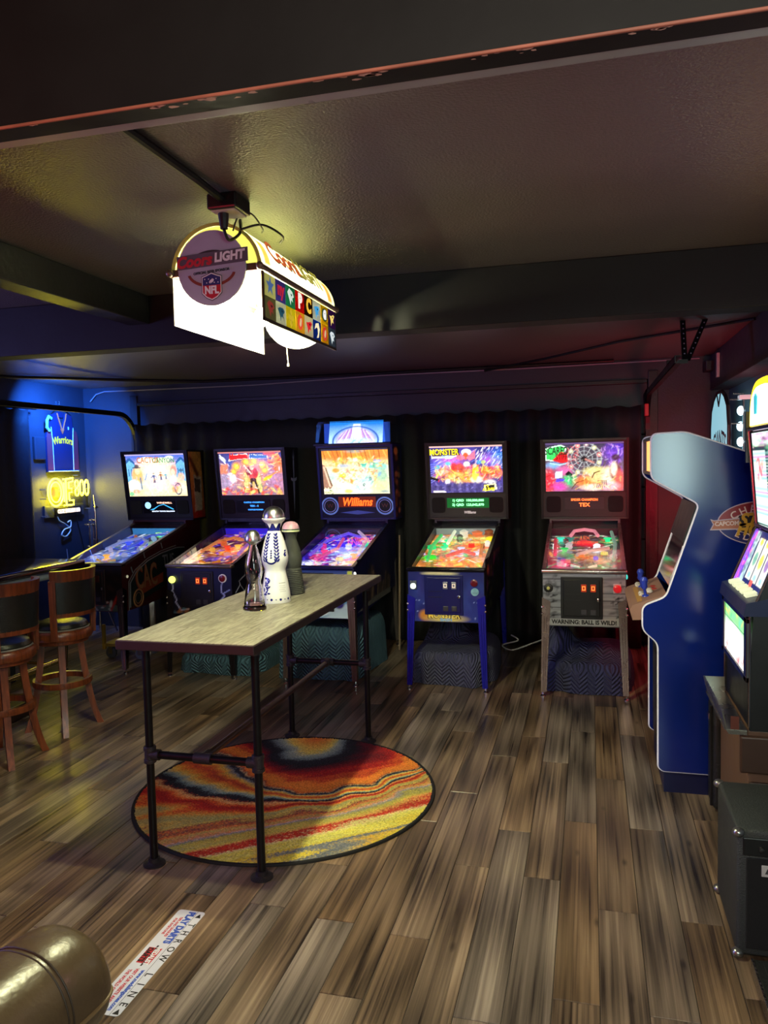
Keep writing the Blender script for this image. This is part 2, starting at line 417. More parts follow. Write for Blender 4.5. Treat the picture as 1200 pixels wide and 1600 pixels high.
# ---- ceiling and walls
ceil_m = mat('black_semigloss_ceiling_paint', (94, 91, 86), .30, var=.06, scale=3, bump=.35, bscale=120, spec=.6, rvar=.0)
wall_m = mat('dark_blue_grey_wall_paint', (46, 48, 54), .5, var=.12, scale=6, bump=.12, bscale=90)
beam_m = mat('black_beam_paint', (29, 28, 28), .42, var=.2, scale=9, bump=.18, bscale=40)
struct(MB().box(XL - .1, XR + .1, YF, YB + .1, ZC, ZC + .08).build('ceiling', ceil_m))
struct(MB().box(XL - .12, XL, YF, YB + .12, 0, ZC).build('wall_left', wall_m))
struct(MB().box(XR, XR + .12, YF, YB + .12, 0, ZC).build('wall_right', mat('blue_grey_side_wall_paint', (86, 104, 112), .5, bump=.12, bscale=90)))
DX0, DX1 = -4.50, 0.50
wb = MB().box(XL, DX0, YB, YB + .12, 0, ZC).box(DX1, XR, YB, YB + .12, 0, ZC).box(DX0, DX1, YB, YB + .12, 2.33, ZC)
struct(wb.build('wall_back', wall_m))
struct(MB().box(XL, XR, YF - .12, YF, 0, ZC).build('wall_front', wall_m))
door = struct(MB().box(DX0, DX1, YB + .075, YB + .095, 0, 2.33).build('door_1', mat('door_backing', (26, 26, 30), .6)))
dm = mat('black_garage_door_panel', (40, 40, 48), .5, bump=.1, bscale=60)
for k in range(5):
    z0 = .02 + k * .46
    MB().bbox(DX0 + .01, DX1 - .01, YB + .03, YB + .075, z0, z0 + .452, .006).build('door_section', dm, door)
struct(MB().bbox(DX0 + .02, DX1 - .02, YB - .03, YB + .03, 2.295, 2.33, .004).build('trim_1', beam_m))
struct(MB().bbox(DX0 - .07, DX0 + .01, YB - .02, YB, 0, 2.4, .004).build('trim_2', beam_m))
struct(MB().bbox(DX1 - .01, DX1 + .07, YB - .02, YB, 0, 2.4, .004).build('trim_3', beam_m))

# ---- beams
struct(MB().bbox(XL, XR, 3.47, 3.61, 2.252, ZC, .004).build('trim_4', mat('flat_black_beam_paint', (17, 17, 17), .6, var=.2, scale=9, bump=.06, bscale=40, spec=.25)))
struct(MB().bbox(-2.21, -2.095, YF, 3.47, 2.362, ZC, .004).build('trim_5', beam_m))
struct(MB().box(XL, XR, 1.19, 1.237, 2.25, ZC).build('trim_6', mat('black_steel_beam_paint', (17, 14, 14), .6, var=.3, scale=7, bump=.08, bscale=22, spec=.25)))
struct(MB().bbox(XL, XR, 1.237, 1.268, 2.252, ZC, .003).build('trim_7', mat('grey_wood_strip', (150, 150, 144), .3, var=.2, scale=12)))
# chipped paint along the steel beam's edge
rg = random.Random(5); chip = MB()
for cx, n_, sp in ((-.62, 9, .11), (-.36, 12, .06), (-.12, 8, .05), (-1.0, 6, .08), (.1, 5, .05)):
    for k in range(n_):
        a = cx + rg.uniform(-sp, sp); r_ = rg.uniform(.002, .008); q = 7
        yy = 1.19 + abs(rg.gauss(0, .006)) + .001
        chip.add([(a, yy, 2.2495)] + [(a + r_ * rg.uniform(.6, 2.2) * math.cos(2 * PI * j / q), max(1.19, yy + r_ * rg.uniform(.4, .8) * math.sin(2 * PI * j / q)), 2.2495) for j in range(q)],
                 [(0, 1 + (j + 1) % q, 1 + j) for j in range(q)])
chip_o = chip.build('trim_8', mat('bare_chipped_primer', (214, 170, 150), .6)); struct(chip_o)
struct(MB().bbox(XL, XR, 1.1865, 1.1915, 2.2485, 2.2535, .001, 1).build('trim_9', mat('worn_beam_edge', (150, 84, 66), .5, var=.8, scale=9)))
struct(MB().bbox(.99, XR, YF, YB, 2.21, ZC, .004).build('trim_10', mat('soffit_paint', (58, 60, 64), .5, bump=.1)))
struct(MB().bbox(.93, 1.05, 6.95, YB, 2.36, 2.44, .003).build('trim_11', beam_m))

# ---- ceiling raceway, junction box, cables
conduit_m = mat('black_metal_raceway', (20, 20, 20), .35, metal=.3)
jb = thing('junction_box', 'black ceiling junction box with cord plugged in above the hanging lamp', 'electrical box', (-1.10, 2.30, ZC))
MB().bbox(-.05, .05, -.04, .07, -.048, 0, .006).build('housing', conduit_m, jb)
MB().bbox(-.04, .04, -.03, .06, -.053, -.048, .002).build('outlet_plate', mat('ivory_outlet', (188, 184, 160), .5), jb)
MB().tube([(0, -.03, -.02), (-.003, -.2, -.012), (0, -1.06, -.012)], .012, 8).build('raceway', conduit_m, jb)
MB().lathe([(.012, -.10), (.016, -.07), (.017, -.053)], 10, (-.012, 0, 0)).build('plug', mat('black_rubber', (16, 16, 17), .5), jb)

ck = mat('black_cable', (14, 14, 16), .4); cw = mat('pale_cable', (150, 150, 150), .5)
tag(MB().tube([(-5.1, 5.6, 2.485), (-4.9, 5.85, 2.482), (-4.1, 6.55, 2.482), (-3.6, 6.9, 2.482), (-2.2, 7.0, 2.484), (.2, 7.0, 2.484)], .014, 8).build('ceiling_cable', ck, smooth=True),
    'thick black cable running across the rear left ceiling above the jersey', 'cable')
tag(MB().tube([(-5.02, 7.11, 2.36), (-4.95, 7.11, 2.43), (-4.85, 7.11, 2.455), (-3.2, 7.11, 2.445), (-1.9, 7.11, 2.475), (-.6, 7.11, 2.47), (.9, 7.11, 2.48)], .006, 6).build('wall_cable', cw, smooth=True),
    'thin pale cable strung along the top of the back wall', 'cable')
tag(MB().tube([(-.9, 7.0, 2.455), (-.35, 6.5, 2.47), (.2, 5.9, 2.486), (.98, 5.25, 2.486)], .010, 8).build('ceiling_cable', ck, smooth=True),
    'black cable slanting across the reddish rear right ceiling to the soffit', 'cable')
tag(MB().bbox(.965, .987, 6.62, 6.67, 2.27, 2.46, .003).build('wall_switch', mat('ivory_plastic', (190, 180, 168), .5)), 'slim ivory strip fixed to the soffit side near the ceiling', 'fitting')

# ---- garage door tracks
trk_m = mat('black_steel_track', (22, 22, 25), .38, metal=.4)
def track(x, label, side):
    t = thing('garage_track', label, 'door track', (x, 0, 0))
    zc, R_, yv = 2.19, .30, 7.02
    pts = [(0, 4.62, zc), (0, yv - R_, zc)] + [(0, yv - R_ + R_ * math.sin(a), zc - R_ + R_ * math.cos(a)) for a in [PI / 2 * k / 8 for k in range(1, 9)]] + [(0, yv, .05)]
    mb = MB()
    for a, b in zip(pts[:-1], pts[1:]):
        a, b = Vector(a), Vector(b); d = (b - a); nrm = Vector((0, -d.z, d.y)).normalized() * .022
        mb.slab(a - nrm + Vector((-.018, 0, 0)), d, nrm * 2, (.004, 0, 0)); 
        for s in (-1, 1): mb.slab(a + nrm * s * 1.0 + Vector((-.018, 0, 0)), d, nrm * .15 * -s, (.036, 0, 0))
    mb.build('rail', trk_m, t)
    return t
tl = track(-4.44, 'black garage door track curving down beside the blue lit wall', -1)
tr = track(.475, 'black garage door track hung from perforated brackets at rear right', 1)
zin = mat('perforated_angle_steel', (30, 30, 32), .35, metal=.5); hole_m = mat('bright_hole_rim', (170, 170, 175), .4)
MB().box(-.02, .10, 5.06, 5.09, 2.215, 2.24).build('bracket_plate', zin, tr)
for (bx, tx, nm) in ((.075, .07, 'bracket'), (.205, .085, 'bracket')):
    a, b = Vector((bx, 5.24, ZC)), Vector((tx, 5.08, 2.235)); d = b - a
    br = MB().slab(a, d, (.03, 0, 0), (0, -.004, -.004)).slab(a, d, (0, .03, .0), (.004, 0, 0)).build('hanger_bracket', zin, tr)
    hb = MB()
    for k in range(7):
        p = a + d * (k + .5) / 8 + Vector((.015, -.006, -.006)); hb.ball(p, .0045, 8, 5)
    hb.build('bracket_holes', hole_m, br)['kind'] = 'stuff'
MB().bbox(-.03, .0, 6.86, 6.93, 2.0, 2.1, .004).build('door_sensor', mat('red_sensor_plastic', (150, 20, 22), .4, emit=.12, ecol=(220, 20, 30)), tr)
MB().tube([(-.02, 6.9, 2.1), (-.02, 6.95, 2.18), (0.0, 6.98, 2.22)], .018, 8).build('roller_hinge', trk_m, tr)

# ---- curtains
curt_m = mat('black_curtain_cloth', (14, 14, 18), .75, var=.3, scale=22, bump=.25, bscale=30)
def curtain(name, label, p0, p1, z0, z1, nrm, amp, waves, seed):
    p0, p1, nrm = Vector(p0), Vector(p1), Vector(nrm); g = random.Random(seed); L = (p1 - p0).length
    nx, nz = int(waves * 10), 14; ph = [g.uniform(0, 6.28) for _ in range(4)]
    mb = MB(); vs_ = []
    for j in range(nz + 1):
        t = j / nz
        for i in range(nx + 1):
            s = i / nx
            k = math.sin(2 * PI * waves * s + ph[0] + .5 * math.sin(5 * s + ph[1]) + .25 * math.sin(3 * t + 9 * s)) * (.55 + .45 * math.sin(7 * s + ph[2])) 
            k += .25 * math.sin(31 * s + 4 * t + ph[3])
            p = p0.lerp(p1, s) + nrm * (amp * k * (.6 + .4 * (1 - t))); vs_.append((p.x, p.y, z0 + (z1 - z0) * t + (0 if t < .99 else .008 * math.cos(2 * PI * waves * s))))
    fs = [(j * (nx + 1) + i, j * (nx + 1) + i + 1, (j + 1) * (nx + 1) + i + 1, (j + 1) * (nx + 1) + i) for j in range(nz) for i in range(nx)]
    mb.add(vs_, fs); o = mb.build(name, curt_m, None, True)
    sm = o.modifiers.new('thick', 'SOLIDIFY'); sm.thickness = .004
    return tag(o, label, 'curtain')
curtain('black_curtain', 'long black curtain hanging behind the row of pinball machines', (-4.40, 6.955, 0), (.42, 6.955, 0), .015, 2.09, (0, -1, 0), .028, 26, 3)
curtain('black_curtain', 'black pleated curtain on the left wall beside the jersey', (-5.04, 4.4, 0), (-5.04, 6.2, 0), .02, 2.22, (1, 0, 0), .035, 11, 5)
tag(MB().tube([(-5.04, 4.35, 2.235), (-5.04, 6.3, 2.235)], .011, 8).build('curtain_rod', conduit_m), 'thin black rod carrying the left wall curtain', 'curtain rod')

# ================================================================== TABLE, RUG, BOTTLES
TX0, TX1, TY0, TY1, TZ = -1.815, -1.222, 2.66, 4.51, .98
pipe_m = mat('black_iron_pipe', (30, 28, 30), .38, metal=.6, var=.2, scale=30, bump=.06)
fit_m = mat('iron_pipe_fitting', (56, 52, 56), .5, metal=.5, bump=.25, bscale=200)
tb = thing('pub_table', 'tall narrow pub table with butcher block top and black iron pipe legs', 'table', ((TX0 + TX1) / 2, (TY0 + TY1) / 2, 0))
hx, hy = (TX1 - TX0) / 2, (TY1 - TY0) / 2
top = MB().bbox(-hx, hx, -hy, hy, TZ - .04, TZ - .003, .003).build('tabletop', mat('dark_stained_table_edge', (42, 28, 27), .5, var=.25, scale=25), tb)
stave_m = bpy.data.materials.new('butcher_block_stave'); stave_m.use_nodes = True
def make_stave(m):
    nt = m.node_tree; n = nt.nodes; l = nt.links; b = n['Principled BSDF']
    tc = n.new('ShaderNodeTexCoord'); oi = n.new('ShaderNodeObjectInfo')
    sc_ = n.new('ShaderNodeVectorMath'); sc_.operation = 'SCALE'; sc_.inputs[0].default_value = (17, 53, 7); l.new(oi.outputs['Random'], sc_.inputs['Scale'])
    ad = n.new('ShaderNodeVectorMath'); l.new(tc.outputs['Object'], ad.inputs[0]); l.new(sc_.outputs[0], ad.inputs[1])
    mp = n.new('ShaderNodeMapping'); mp.inputs['Scale'].default_value = (40, 5, 1); l.new(ad.outputs[0], mp.inputs[0])
    nz = n.new('ShaderNodeTexNoise'); nz.inputs['Scale'].default_value = 2; nz.inputs['Detail'].default_value = 6; nz.inputs['Distortion'].default_value = .8; l.new(mp.outputs[0], nz.inputs['Vector'])
    rp = n.new('ShaderNodeValToRGB'); e = rp.color_ramp.elements
    e[0].position = .3; e[0].color = lin((112, 106, 90)) + (1,); e[1].position = .7; e[1].color = lin((174, 168, 148)) + (1,)
    l.new(nz.outputs['Fac'], rp.inputs[0])
    hs = n.new('ShaderNodeHueSaturation'); mr = n.new('ShaderNodeMapRange'); mr.inputs['To Min'].default_value = .74; mr.inputs['To Max'].default_value = 1.05
    l.new(oi.outputs['Random'], mr.inputs['Value']); l.new(mr.outputs[0], hs.inputs['Value']); l.new(rp.outputs[0], hs.inputs['Color']); l.new(hs.outputs[0], b.inputs['Base Color'])
    b.inputs['Roughness'].default_value = .42
make_stave(stave_m)
def stave_mesh(a, b):
    c = .0007; a -= .0002; b -= .0002
    me = bpy.data.meshes.new('stave')
    me.from_pydata([(-a, -b, -.003), (a, -b, -.003), (a, b, -.003), (-a, b, -.003), (-a, -b, -c), (a, -b, -c), (a, b, -c), (-a, b, -c), (-a + c, -b + c, 0), (a - c, -b + c, 0), (a - c, b - c, 0), (-a + c, b - c, 0)], [],
                   [(0, 1, 5, 4), (1, 2, 6, 5), (2, 3, 7, 6), (3, 0, 4, 7), (4, 5, 9, 8), (5, 6, 10, 9), (6, 7, 11, 10), (7, 4, 8, 11), (8, 9, 10, 11)])
    me.materials.append(stave_m); return me
rg = random.Random(21); NS = 13; sw = (2 * hx - .006) / NS
for i in range(NS):
    cx = -hx + .003 + sw * (i + .5); y = -hy + .003 - rg.uniform(0, .3)
    while y < hy - .003:
        ln = rg.uniform(.28, .5); a, b = max(y, -hy + .003), min(y + ln, hy - .003)
        if hy - .003 - b < .06: b = hy - .003
        if b - a > .02:
            o = bpy.data.objects.new('stave', stave_mesh(sw / 2, (b - a) / 2)); C.objects.link(o); o.parent = top; o.location = (cx, (a + b) / 2, TZ)
        y = b if b >= hy - .003 else y + ln
LX, LY = .2425, .783
for sx in (-1, 1):
    for sy in (-1, 1):
        px, py = sx * LX - .008, sy * LY - .001
        lg = MB().tube([(px, py, .012), (px, py, TZ - .04)], .0165, 14).build('leg', pipe_m, tb, True)
        MB().lathe([(.046, 0), (.046, .006), (.03, .010), (.024, .014), (.024, .03)], 18, (px, py, 0)).build('foot_flange', fit_m, lg, True)
        MB().lathe([(.024, TZ - .072), (.024, TZ - .056), (.045, TZ - .05), (.045, TZ - .04)], 18, (px, py, 0)).build('top_flange', fit_m, lg, True)
        MB().lathe([(.0235, .435), (.0255, .437), (.0255, .45), (.0225, .452), (.0225, .488), (.0255, .49), (.0255, .503), (.0235, .505)], 16, (px, py, 0)).tube([(px, py, .47), (px - sx * .045, py, .47)], .0225, 14).build('tee_fitting', fit_m, lg, True)
for sy in (-1, 1):
    cr = MB().tube([(-LX + .03, sy * LY, .47), (LX - .045, sy * LY, .47)], .0165, 14).build('crossbar', pipe_m, tb, True)
    MB().tube([(-.045, sy * LY, .47), (.03, sy * LY, .47)], .0225, 14).tube([(-.008, sy * LY, .47), (-.008, sy * (LY - .045), .47)], .0225, 14).build('tee_fitting', fit_m, cr, True)
MB().tube([(-.008, -LY + .02, .47), (-.008, LY - .02, .47)], .0165, 14).build('stretcher', mat('rusty_brown_pipe', (70, 50, 44), .35, metal=.5), tb, True)

# ---- rug
RX, RY, RR = -1.50, 3.605, .755
def rug():
    t_ = thing('round_rug', 'round shaggy rug with orange, red, yellow and grey marbled swirls', 'rug', (RX, RY, 0))
    N = 300; g = np.random.RandomState(4)
    ys, xs_ = np.mgrid[0:N, 0:N]; X = (xs_ / (N - 1) * 2 - 1) * RR; Y = (ys / (N - 1) * 2 - 1) * RR
    a = math.radians(40); p = math.cos(a) * X + math.sin(a) * Y; t = -math.sin(a) * X + math.cos(a) * Y
    def nz(k, amp, seed, ax=1.0):
        r_ = np.random.RandomState(seed); out = 0
        for q in range(5):
            fx, fy, ph = r_.uniform(.5, 1.5) * k * ax, r_.uniform(.5, 1.5) * k, r_.uniform(0, 6.28); out = out + np.sin(fx * p + fy * t + ph)
        return out * amp / 5
    ctl = np.array([(0.518,-0.621,0),(0.663,-0.465,0),(0.378,-0.688,0.5),(0.553,-0.527,0.5),(0.725,-0.29,0.5),(0.229,-0.728,1),(0.353,-0.621,1),(0.477,-0.493,1),(0.629,-0.333,1),(0.767,-0.17,1),(0.016,-0.744,1.5),(0.191,-0.607,1.5),(0.375,-0.462,1.5),(0.604,-0.235,1.5),(0.76,-0.067,1.5),(-0.207,-0.773,2),(-0.052,-0.66,2),(0.101,-0.521,2),(0.269,-0.394,2),(0.421,-0.268,2),(0.577,-0.128,2),(0.741,0.026,2),(-0.352,-0.738,3),(-0.22,-0.605,3),(-0.067,-0.489,3),(0.097,-0.382,3),(0.267,-0.271,3),(0.383,-0.191,3),(0.546,-0.005,3),(0.694,0.183,3),(-0.474,-0.633,3.8),(-0.332,-0.532,3.8),(-0.168,-0.43,3.8),(0.068,-0.314,3.8),(0.309,-0.185,3.8),(0.529,0.06,3.8),(-0.678,-0.412,4.4),(-0.51,-0.407,4.4),(-0.265,-0.385,4.4),(0.051,-0.272,4.4),(0.296,-0.147,4.4),(0.512,0.127,4.4),(0.632,0.263,4.4),(-0.765,-0.177,5),(-0.605,-0.196,5),(-0.369,-0.249,5),(-0.148,-0.26,5),(0.032,-0.228,5),(0.218,-0.134,5),(0.398,-0.002,5),(0.565,0.222,5),(-0.805,0.023,6),(-0.733,0.018,6),(-0.573,-0.082,6),(-0.396,-0.138,6),(-0.227,-0.158,6),(-0.061,-0.15,6),(0.106,-0.115,6),(0.321,0.006,6),(0.497,0.186,6),(0.627,0.359,6),(-0.726,0.079,6.5),(-0.562,-0.012,6.5),(-0.379,-0.078,6.5),(-0.223,-0.102,6.5),(-0.021,-0.101,6.5),(-0.724,0.183,7.2),(-0.543,0.077,7.2),(-0.345,-0.016,7.2),(-0.16,-0.068,7.2),(-0.442,0.078,7.7),(-0.643,0.264,8.3),(-0.47,0.235,8.3),(-0.304,0.068,8.3),(-0.152,-0.016,8.3),(-0.502,0.336,9),(-0.405,0.227,9),(-0.251,0.079,9),(-0.095,-0.018,9),(0.082,-0.052,9),(0.243,0.01,9),(0.431,0.146,9),(0.598,0.385,9),(-0.44,0.393,10),(-0.327,0.264,10),(-0.146,0.12,10),(0.071,0.06,10),(0.271,0.161,10),(0.457,0.343,10),(0.54,0.463,10),(-0.361,0.455,11),(-0.249,0.28,11),(-0.055,0.178,11),(0.135,0.237,11),(0.288,0.37,11),(0.411,0.523,11),(-0.323,0.556,12),(-0.227,0.392,12),(-0.049,0.334,12),(0.104,0.425,12),(0.149,0.605,12),(0.124,0.743,12),(-0.231,0.575,12.7),(-0.083,0.422,12.7),(0.056,0.517,12.7),(0.071,0.684,12.7),(-0.156,0.614,13.4),(-0.045,0.556,13.4),(0.012,0.648,13.4),(-0.076,0.693,14)])
    # thin plate spline through the stripe control points: f is constant along each marbled band
    def tps(r2): return .5 * r2 * np.log(r2 + 1e-9)
    cp_ = ctl[:, :2]; n_ = len(ctl); Km = tps(((cp_[:, None] - cp_[None]) ** 2).sum(-1)) + np.eye(n_) * 2e-4
    Pm = np.concatenate([np.ones((n_, 1)), cp_], 1); Am = np.block([[Km, Pm], [Pm.T, np.zeros((3, 3))]]); wt = np.linalg.solve(Am, np.concatenate([ctl[:, 2], np.zeros(3)]))
    f = wt[n_] + wt[n_ + 1] * X + wt[n_ + 2] * Y
    for k in range(n_): f = f + wt[k] * tps((X - cp_[k, 0]) ** 2 + (Y - cp_[k, 1]) ** 2)
    f = f + (nz(60, .16, 12, .08) + nz(30, .10, 13, .12)) * np.where(f < 4.6, 1.9, 1.0) + g.normal(0, .07, f.shape)
    stops = [(-.6, (226, 190, 60)), (0, (236, 160, 56)), (.3, (226, 120, 44)), (.5, (216, 208, 66)), (.75, (226, 176, 60)), (.88, (150, 150, 130)), (1.0, (104, 110, 122)), (1.15, (132, 134, 130)), (1.28, (236, 206, 60)), (1.6, (228, 222, 104)), (1.82, (236, 214, 150)), (1.92, (206, 60, 30)), (2.12, (190, 38, 24)), (2.2, (226, 150, 84)), (2.45, (206, 190, 80)), (2.7, (176, 168, 96)),
             (2.88, (146, 146, 148)), (3.05, (200, 176, 160)), (3.2, (222, 140, 84)), (3.4, (186, 170, 90)), (3.65, (222, 120, 56)), (3.8, (110, 56, 66)), (3.92, (216, 184, 80)), (4.25, (164, 166, 104)), (4.5, (216, 170, 70)), (4.65, (230, 130, 46)), (4.82, (200, 48, 26)), (5.1, (160, 26, 22)), (5.25, (214, 70, 30)), (5.4, (232, 124, 44)), (5.62, (238, 190, 116)), (5.75, (150, 40, 30)),
             (5.85, (26, 26, 32)), (6.2, (30, 32, 38)), (6.38, (120, 150, 146)), (6.6, (170, 184, 150)), (6.85, (242, 206, 90)), (7.15, (238, 160, 54)), (7.5, (226, 104, 40)), (7.75, (196, 70, 40)), (8.0, (232, 130, 46)), (8.3, (244, 200, 76)), (8.55, (190, 170, 110)), (8.72, (120, 136, 140)), (8.85, (34, 36, 42)), (9.18, (44, 44, 52)), (9.3, (226, 190, 130)), (9.42, (150, 40, 30)),
             (9.55, (228, 120, 44)), (9.9, (238, 142, 48)), (10.4, (234, 128, 44)), (10.55, (190, 36, 26)), (10.7, (222, 96, 36)), (10.9, (176, 24, 22)), (11.2, (130, 16, 24)), (11.55, (74, 12, 26)), (11.8, (24, 24, 30)), (12.25, (32, 34, 40)), (12.5, (116, 134, 132)), (12.9, (164, 176, 152)), (13.15, (232, 208, 96)), (13.6, (240, 170, 70)), (14.2, (230, 120, 46))]
    sx = np.array([s_[0] for s_ in stops]); cc = np.array([lin(s_[1]) for s_ in stops])
    col = np.stack([np.interp(f, sx, cc[:, k]) for k in range(3)], -1)
    v = 1 + g.normal(0, .16, f.shape) + nz(60, .14, 9, .2); col = np.clip(col * v[..., None], 0, 1) * .95
    R_ = np.hypot(X, Y); keep = R_ < RR - .012
    z = .009 + g.uniform(-.0022, .0022, f.shape)
    idx = -np.ones(N * N, int); kk = np.where(keep.ravel())[0]; idx[kk] = np.arange(len(kk))
    q = (np.arange(N - 1)[:, None] * N + np.arange(N - 1)[None]).ravel(); Fq = np.stack([q, q + 1, q + N + 1, q + N], 1); Fq = idx[Fq]; Fq = Fq[(Fq >= 0).all(1)]
    me = bpy.data.meshes.new('pile'); me.from_pydata(np.stack([X.ravel()[kk], Y.ravel()[kk], z.ravel()[kk]], 1).tolist(), [], Fq.tolist())
    ca = me.color_attributes.new('Col', 'FLOAT_COLOR', 'POINT'); ca.data.foreach_set('color', np.concatenate([col.reshape(-1, 3)[kk], np.ones((len(kk), 1))], 1).ravel())
    o = bpy.data.objects.new('pile', me); C.objects.link(o); o.parent = t_; me.materials.append(print_mat('dyed_rug_pile', 0, .9))
    MB().lathe([(RR - .02, .001), (RR - .02, .008), (RR - .012, .0115), (RR - .003, .0105), (RR, .006), (RR, .0005)], 96).build('bound_edge', mat('black_rug_binding', (16, 16, 17), .8), t_, True)
rug()

# ---- bottles
def bottle_clear():
    t = thing('glass_bottle', 'clear glass tequila decanter with silver ball stopper, nearest on the table', 'bottle', (-1.525, 3.345, TZ))
    gl = bpy.data.materials.new('clear_bottle_glass'); gl.use_nodes = True
    b = gl.node_tree.nodes['Principled BSDF']; b.inputs['Transmission Weight'].default_value = 1; b.inputs['Roughness'].default_value = .02; b.inputs['IOR'].default_value = 1.45; b.inputs['Base Color'].default_value = (.93, .92, .9, 1)
    nzt = gl.node_tree.nodes.new('ShaderNodeTexNoise'); nzt.inputs['Scale'].default_value = 30; bp = gl.node_tree.nodes.new('ShaderNodeBump'); bp.inputs['Strength'].default_value = .08
    gl.node_tree.links.new(nzt.outputs['Fac'], bp.inputs['Height']); gl.node_tree.links.new(bp.outputs[0], b.inputs['Normal'])
    out = [(.0001, 0), (.050, 0), (.054, .004), (.054, .016), (.050, .020), (.046, .05), (.039, .10), (.032, .125), (.031, .132), (.037, .15), (.041, .175), (.040, .20), (.034, .24), (.025, .275), (.018, .30), (.016, .31)]
    inn = [(.013, .31), (.015, .30), (.021, .275), (.030, .24), (.036, .20), (.037, .175), (.033, .152), (.027, .135), (.027, .125), (.034, .10), (.041, .05), (.044, .024), (.0001, .022)]
    MB().lathe(out + inn, 32).build('body', gl, t, True)
    MB().lathe([(.054, .003), (.0552, .005), (.0552, .015), (.054, .017)], 32, caps=False).build('foil_band', mat('dark_foil_band', (60, 48, 50), .2, metal=.9), t, True)
    chrome = mat('polished_silver', (196, 196, 198), .30, metal=1.0, var=.03)
    MB().lathe([(.014, .305), (.02, .312), (.026, .316), (.036, .322), (.037, .328), (.035, .345), (.028, .362), (.016, .373), (.0001, .377)], 28).build('stopper', chrome, t, True)
bottle_clear()
def bottle_white():
    t = thing('ceramic_bottle', 'tall white ceramic tequila decanter painted with blue flowers and silver dome stopper', 'bottle', (-1.507, 3.56, TZ))
    wm = mat('glazed_white_ceramic', (228, 228, 232), .2, var=.03, coat=.3); bl = mat('cobalt_blue_paint', (28, 30, 110), .2)
    prof = [(.0001, 0), (.072, 0), (.074, .004), (.070, .05), (.062, .10), (.054, .138), (.0535, .142), (.052, .146), (.052, .165), (.060, .185), (.066, .205), (.067, .225), (.062, .255), (.052, .295), (.042, .325), (.034, .345), (.031, .352)]
    MB().lathe(prof, 40).build('body', wm, t, True)
    MB().lathe([(.031, .352), (.030, .358), (.033, .375), (.040, .392)], 32).build('neck', bl, t, True)
    mb = MB(); n = 7
    for k in range(n):
        a = 2 * PI * k / n
        def q(da, r, h): return ((r) * math.cos(a + da), r * math.sin(a + da), h)
        mb.add([q(-.36, .0425, .394), q(-.12, .0405, .389), q(0, .0345, .366), q(.12, .0405, .389), q(.36, .0425, .394)], [(0, 1, 2), (2, 3, 4), (1, 3, 2), (0, 4, 3, 1)])
    mb.build('painted_petals', wm, t)
    MB().lathe([(.040, .390), (.052, .402), (.058, .409), (.0585, .414), (.054, .416)], 36).build('collar', wm, t, True)
    MB().lathe([(.052, .416), (.0525, .424), (.050, .438), (.043, .453), (.032, .464), (.018, .471), (.0001, .474)], 32).build('stopper', mat('polished_silver', (190, 190, 192), .12), t, True)
    # painted sprigs: small blue petals following the body's profile
    def rad(h):
        for (r0, h0), (r1, h1) in zip(prof[1:-1], prof[2:]):
            if h0 <= h <= h1 and h1 > h0: return r0 + (r1 - r0) * (h - h0) / (h1 - h0)
        return .05
    mb = MB()
    def leaf(ang, h, tilt, ln, wd):
        pts = []
        for k in range(8):
            c, s_ = ln * math.cos(2 * PI * k / 8), wd * math.sin(2 * PI * k / 8)
            du, dv = c * math.cos(tilt) - s_ * math.sin(tilt), c * math.sin(tilt) + s_ * math.cos(tilt)
            hh = h + dv; r_ = rad(hh) + .0008; aa = ang + du / r_
            pts.append((r_ * math.cos(aa), r_ * math.sin(aa), hh))
        mb.add(pts, [tuple(range(8))])
    c0 = -PI / 2 + .40
    for base in (c0 + .14, c0 - .78):
        for k in range(9):
            h = .212 + k * .0155
            leaf(base - .11, h, 2.2, .0105, .0050); leaf(base + .11, h, .95, .0105, .0050)
    for k in range(11):
        a = PI * (1.02 + .96 * k / 10); leaf(c0 - .30 + .42 * math.cos(a), .222 + .026 * math.sin(a), a + 1.2, .0075, .0045)
    for k in range(4): leaf(c0 - .28, .225 + .011 * k, 1.5 if k % 2 else .2, .006, .004)
    for k in range(8): leaf(c0 - .80 + .12 * math.sin(k * 2.4), .045 + k * .011, k * .9, .011, .0048); leaf(c0 - .62 + .10 * math.cos(k * 2.1), .05 + k * .010, k * 1.3, .009, .0042)
    for k in range(20): leaf(c0 - 3.1 + k * .31, .020, 0, .0065 if k % 2 else .003, .0065 if k % 2 else .003)
    for (a, h) in ((.86, .245), (.92, .256), (.80, .238), (.86, .232)): leaf(c0 + a, h, .3, .009, .004)
    mb.build('painted_sprigs', bl, t)['kind'] = 'stuff'
    lb = MB(); gm = mat('grey_label_print', (120, 118, 120), .5)
    for k, (h, a0, a1) in enumerate(((.098, .25, .85), (.085, .25, .75), (.076, .3, .8), (.067, .25, .7), (.058, .3, .8))):
        r0 = rad(h) + .0007; pts = []
        for q in range(7):
            a = -PI / 2 + .40 + a0 + (a1 - a0) * q / 6; pts += [(r0 * math.cos(a), r0 * math.sin(a), h), ((rad(h + .002) + .0007) * math.cos(a), (rad(h + .002) + .0007) * math.sin(a), h + (.0024 if k == 0 else .0012))]
        lb.add(pts, [(2 * q, 2 * q + 2, 2 * q + 3, 2 * q + 1) for q in range(6)])
    lb.build('label_print', gm, t)
bottle_white()
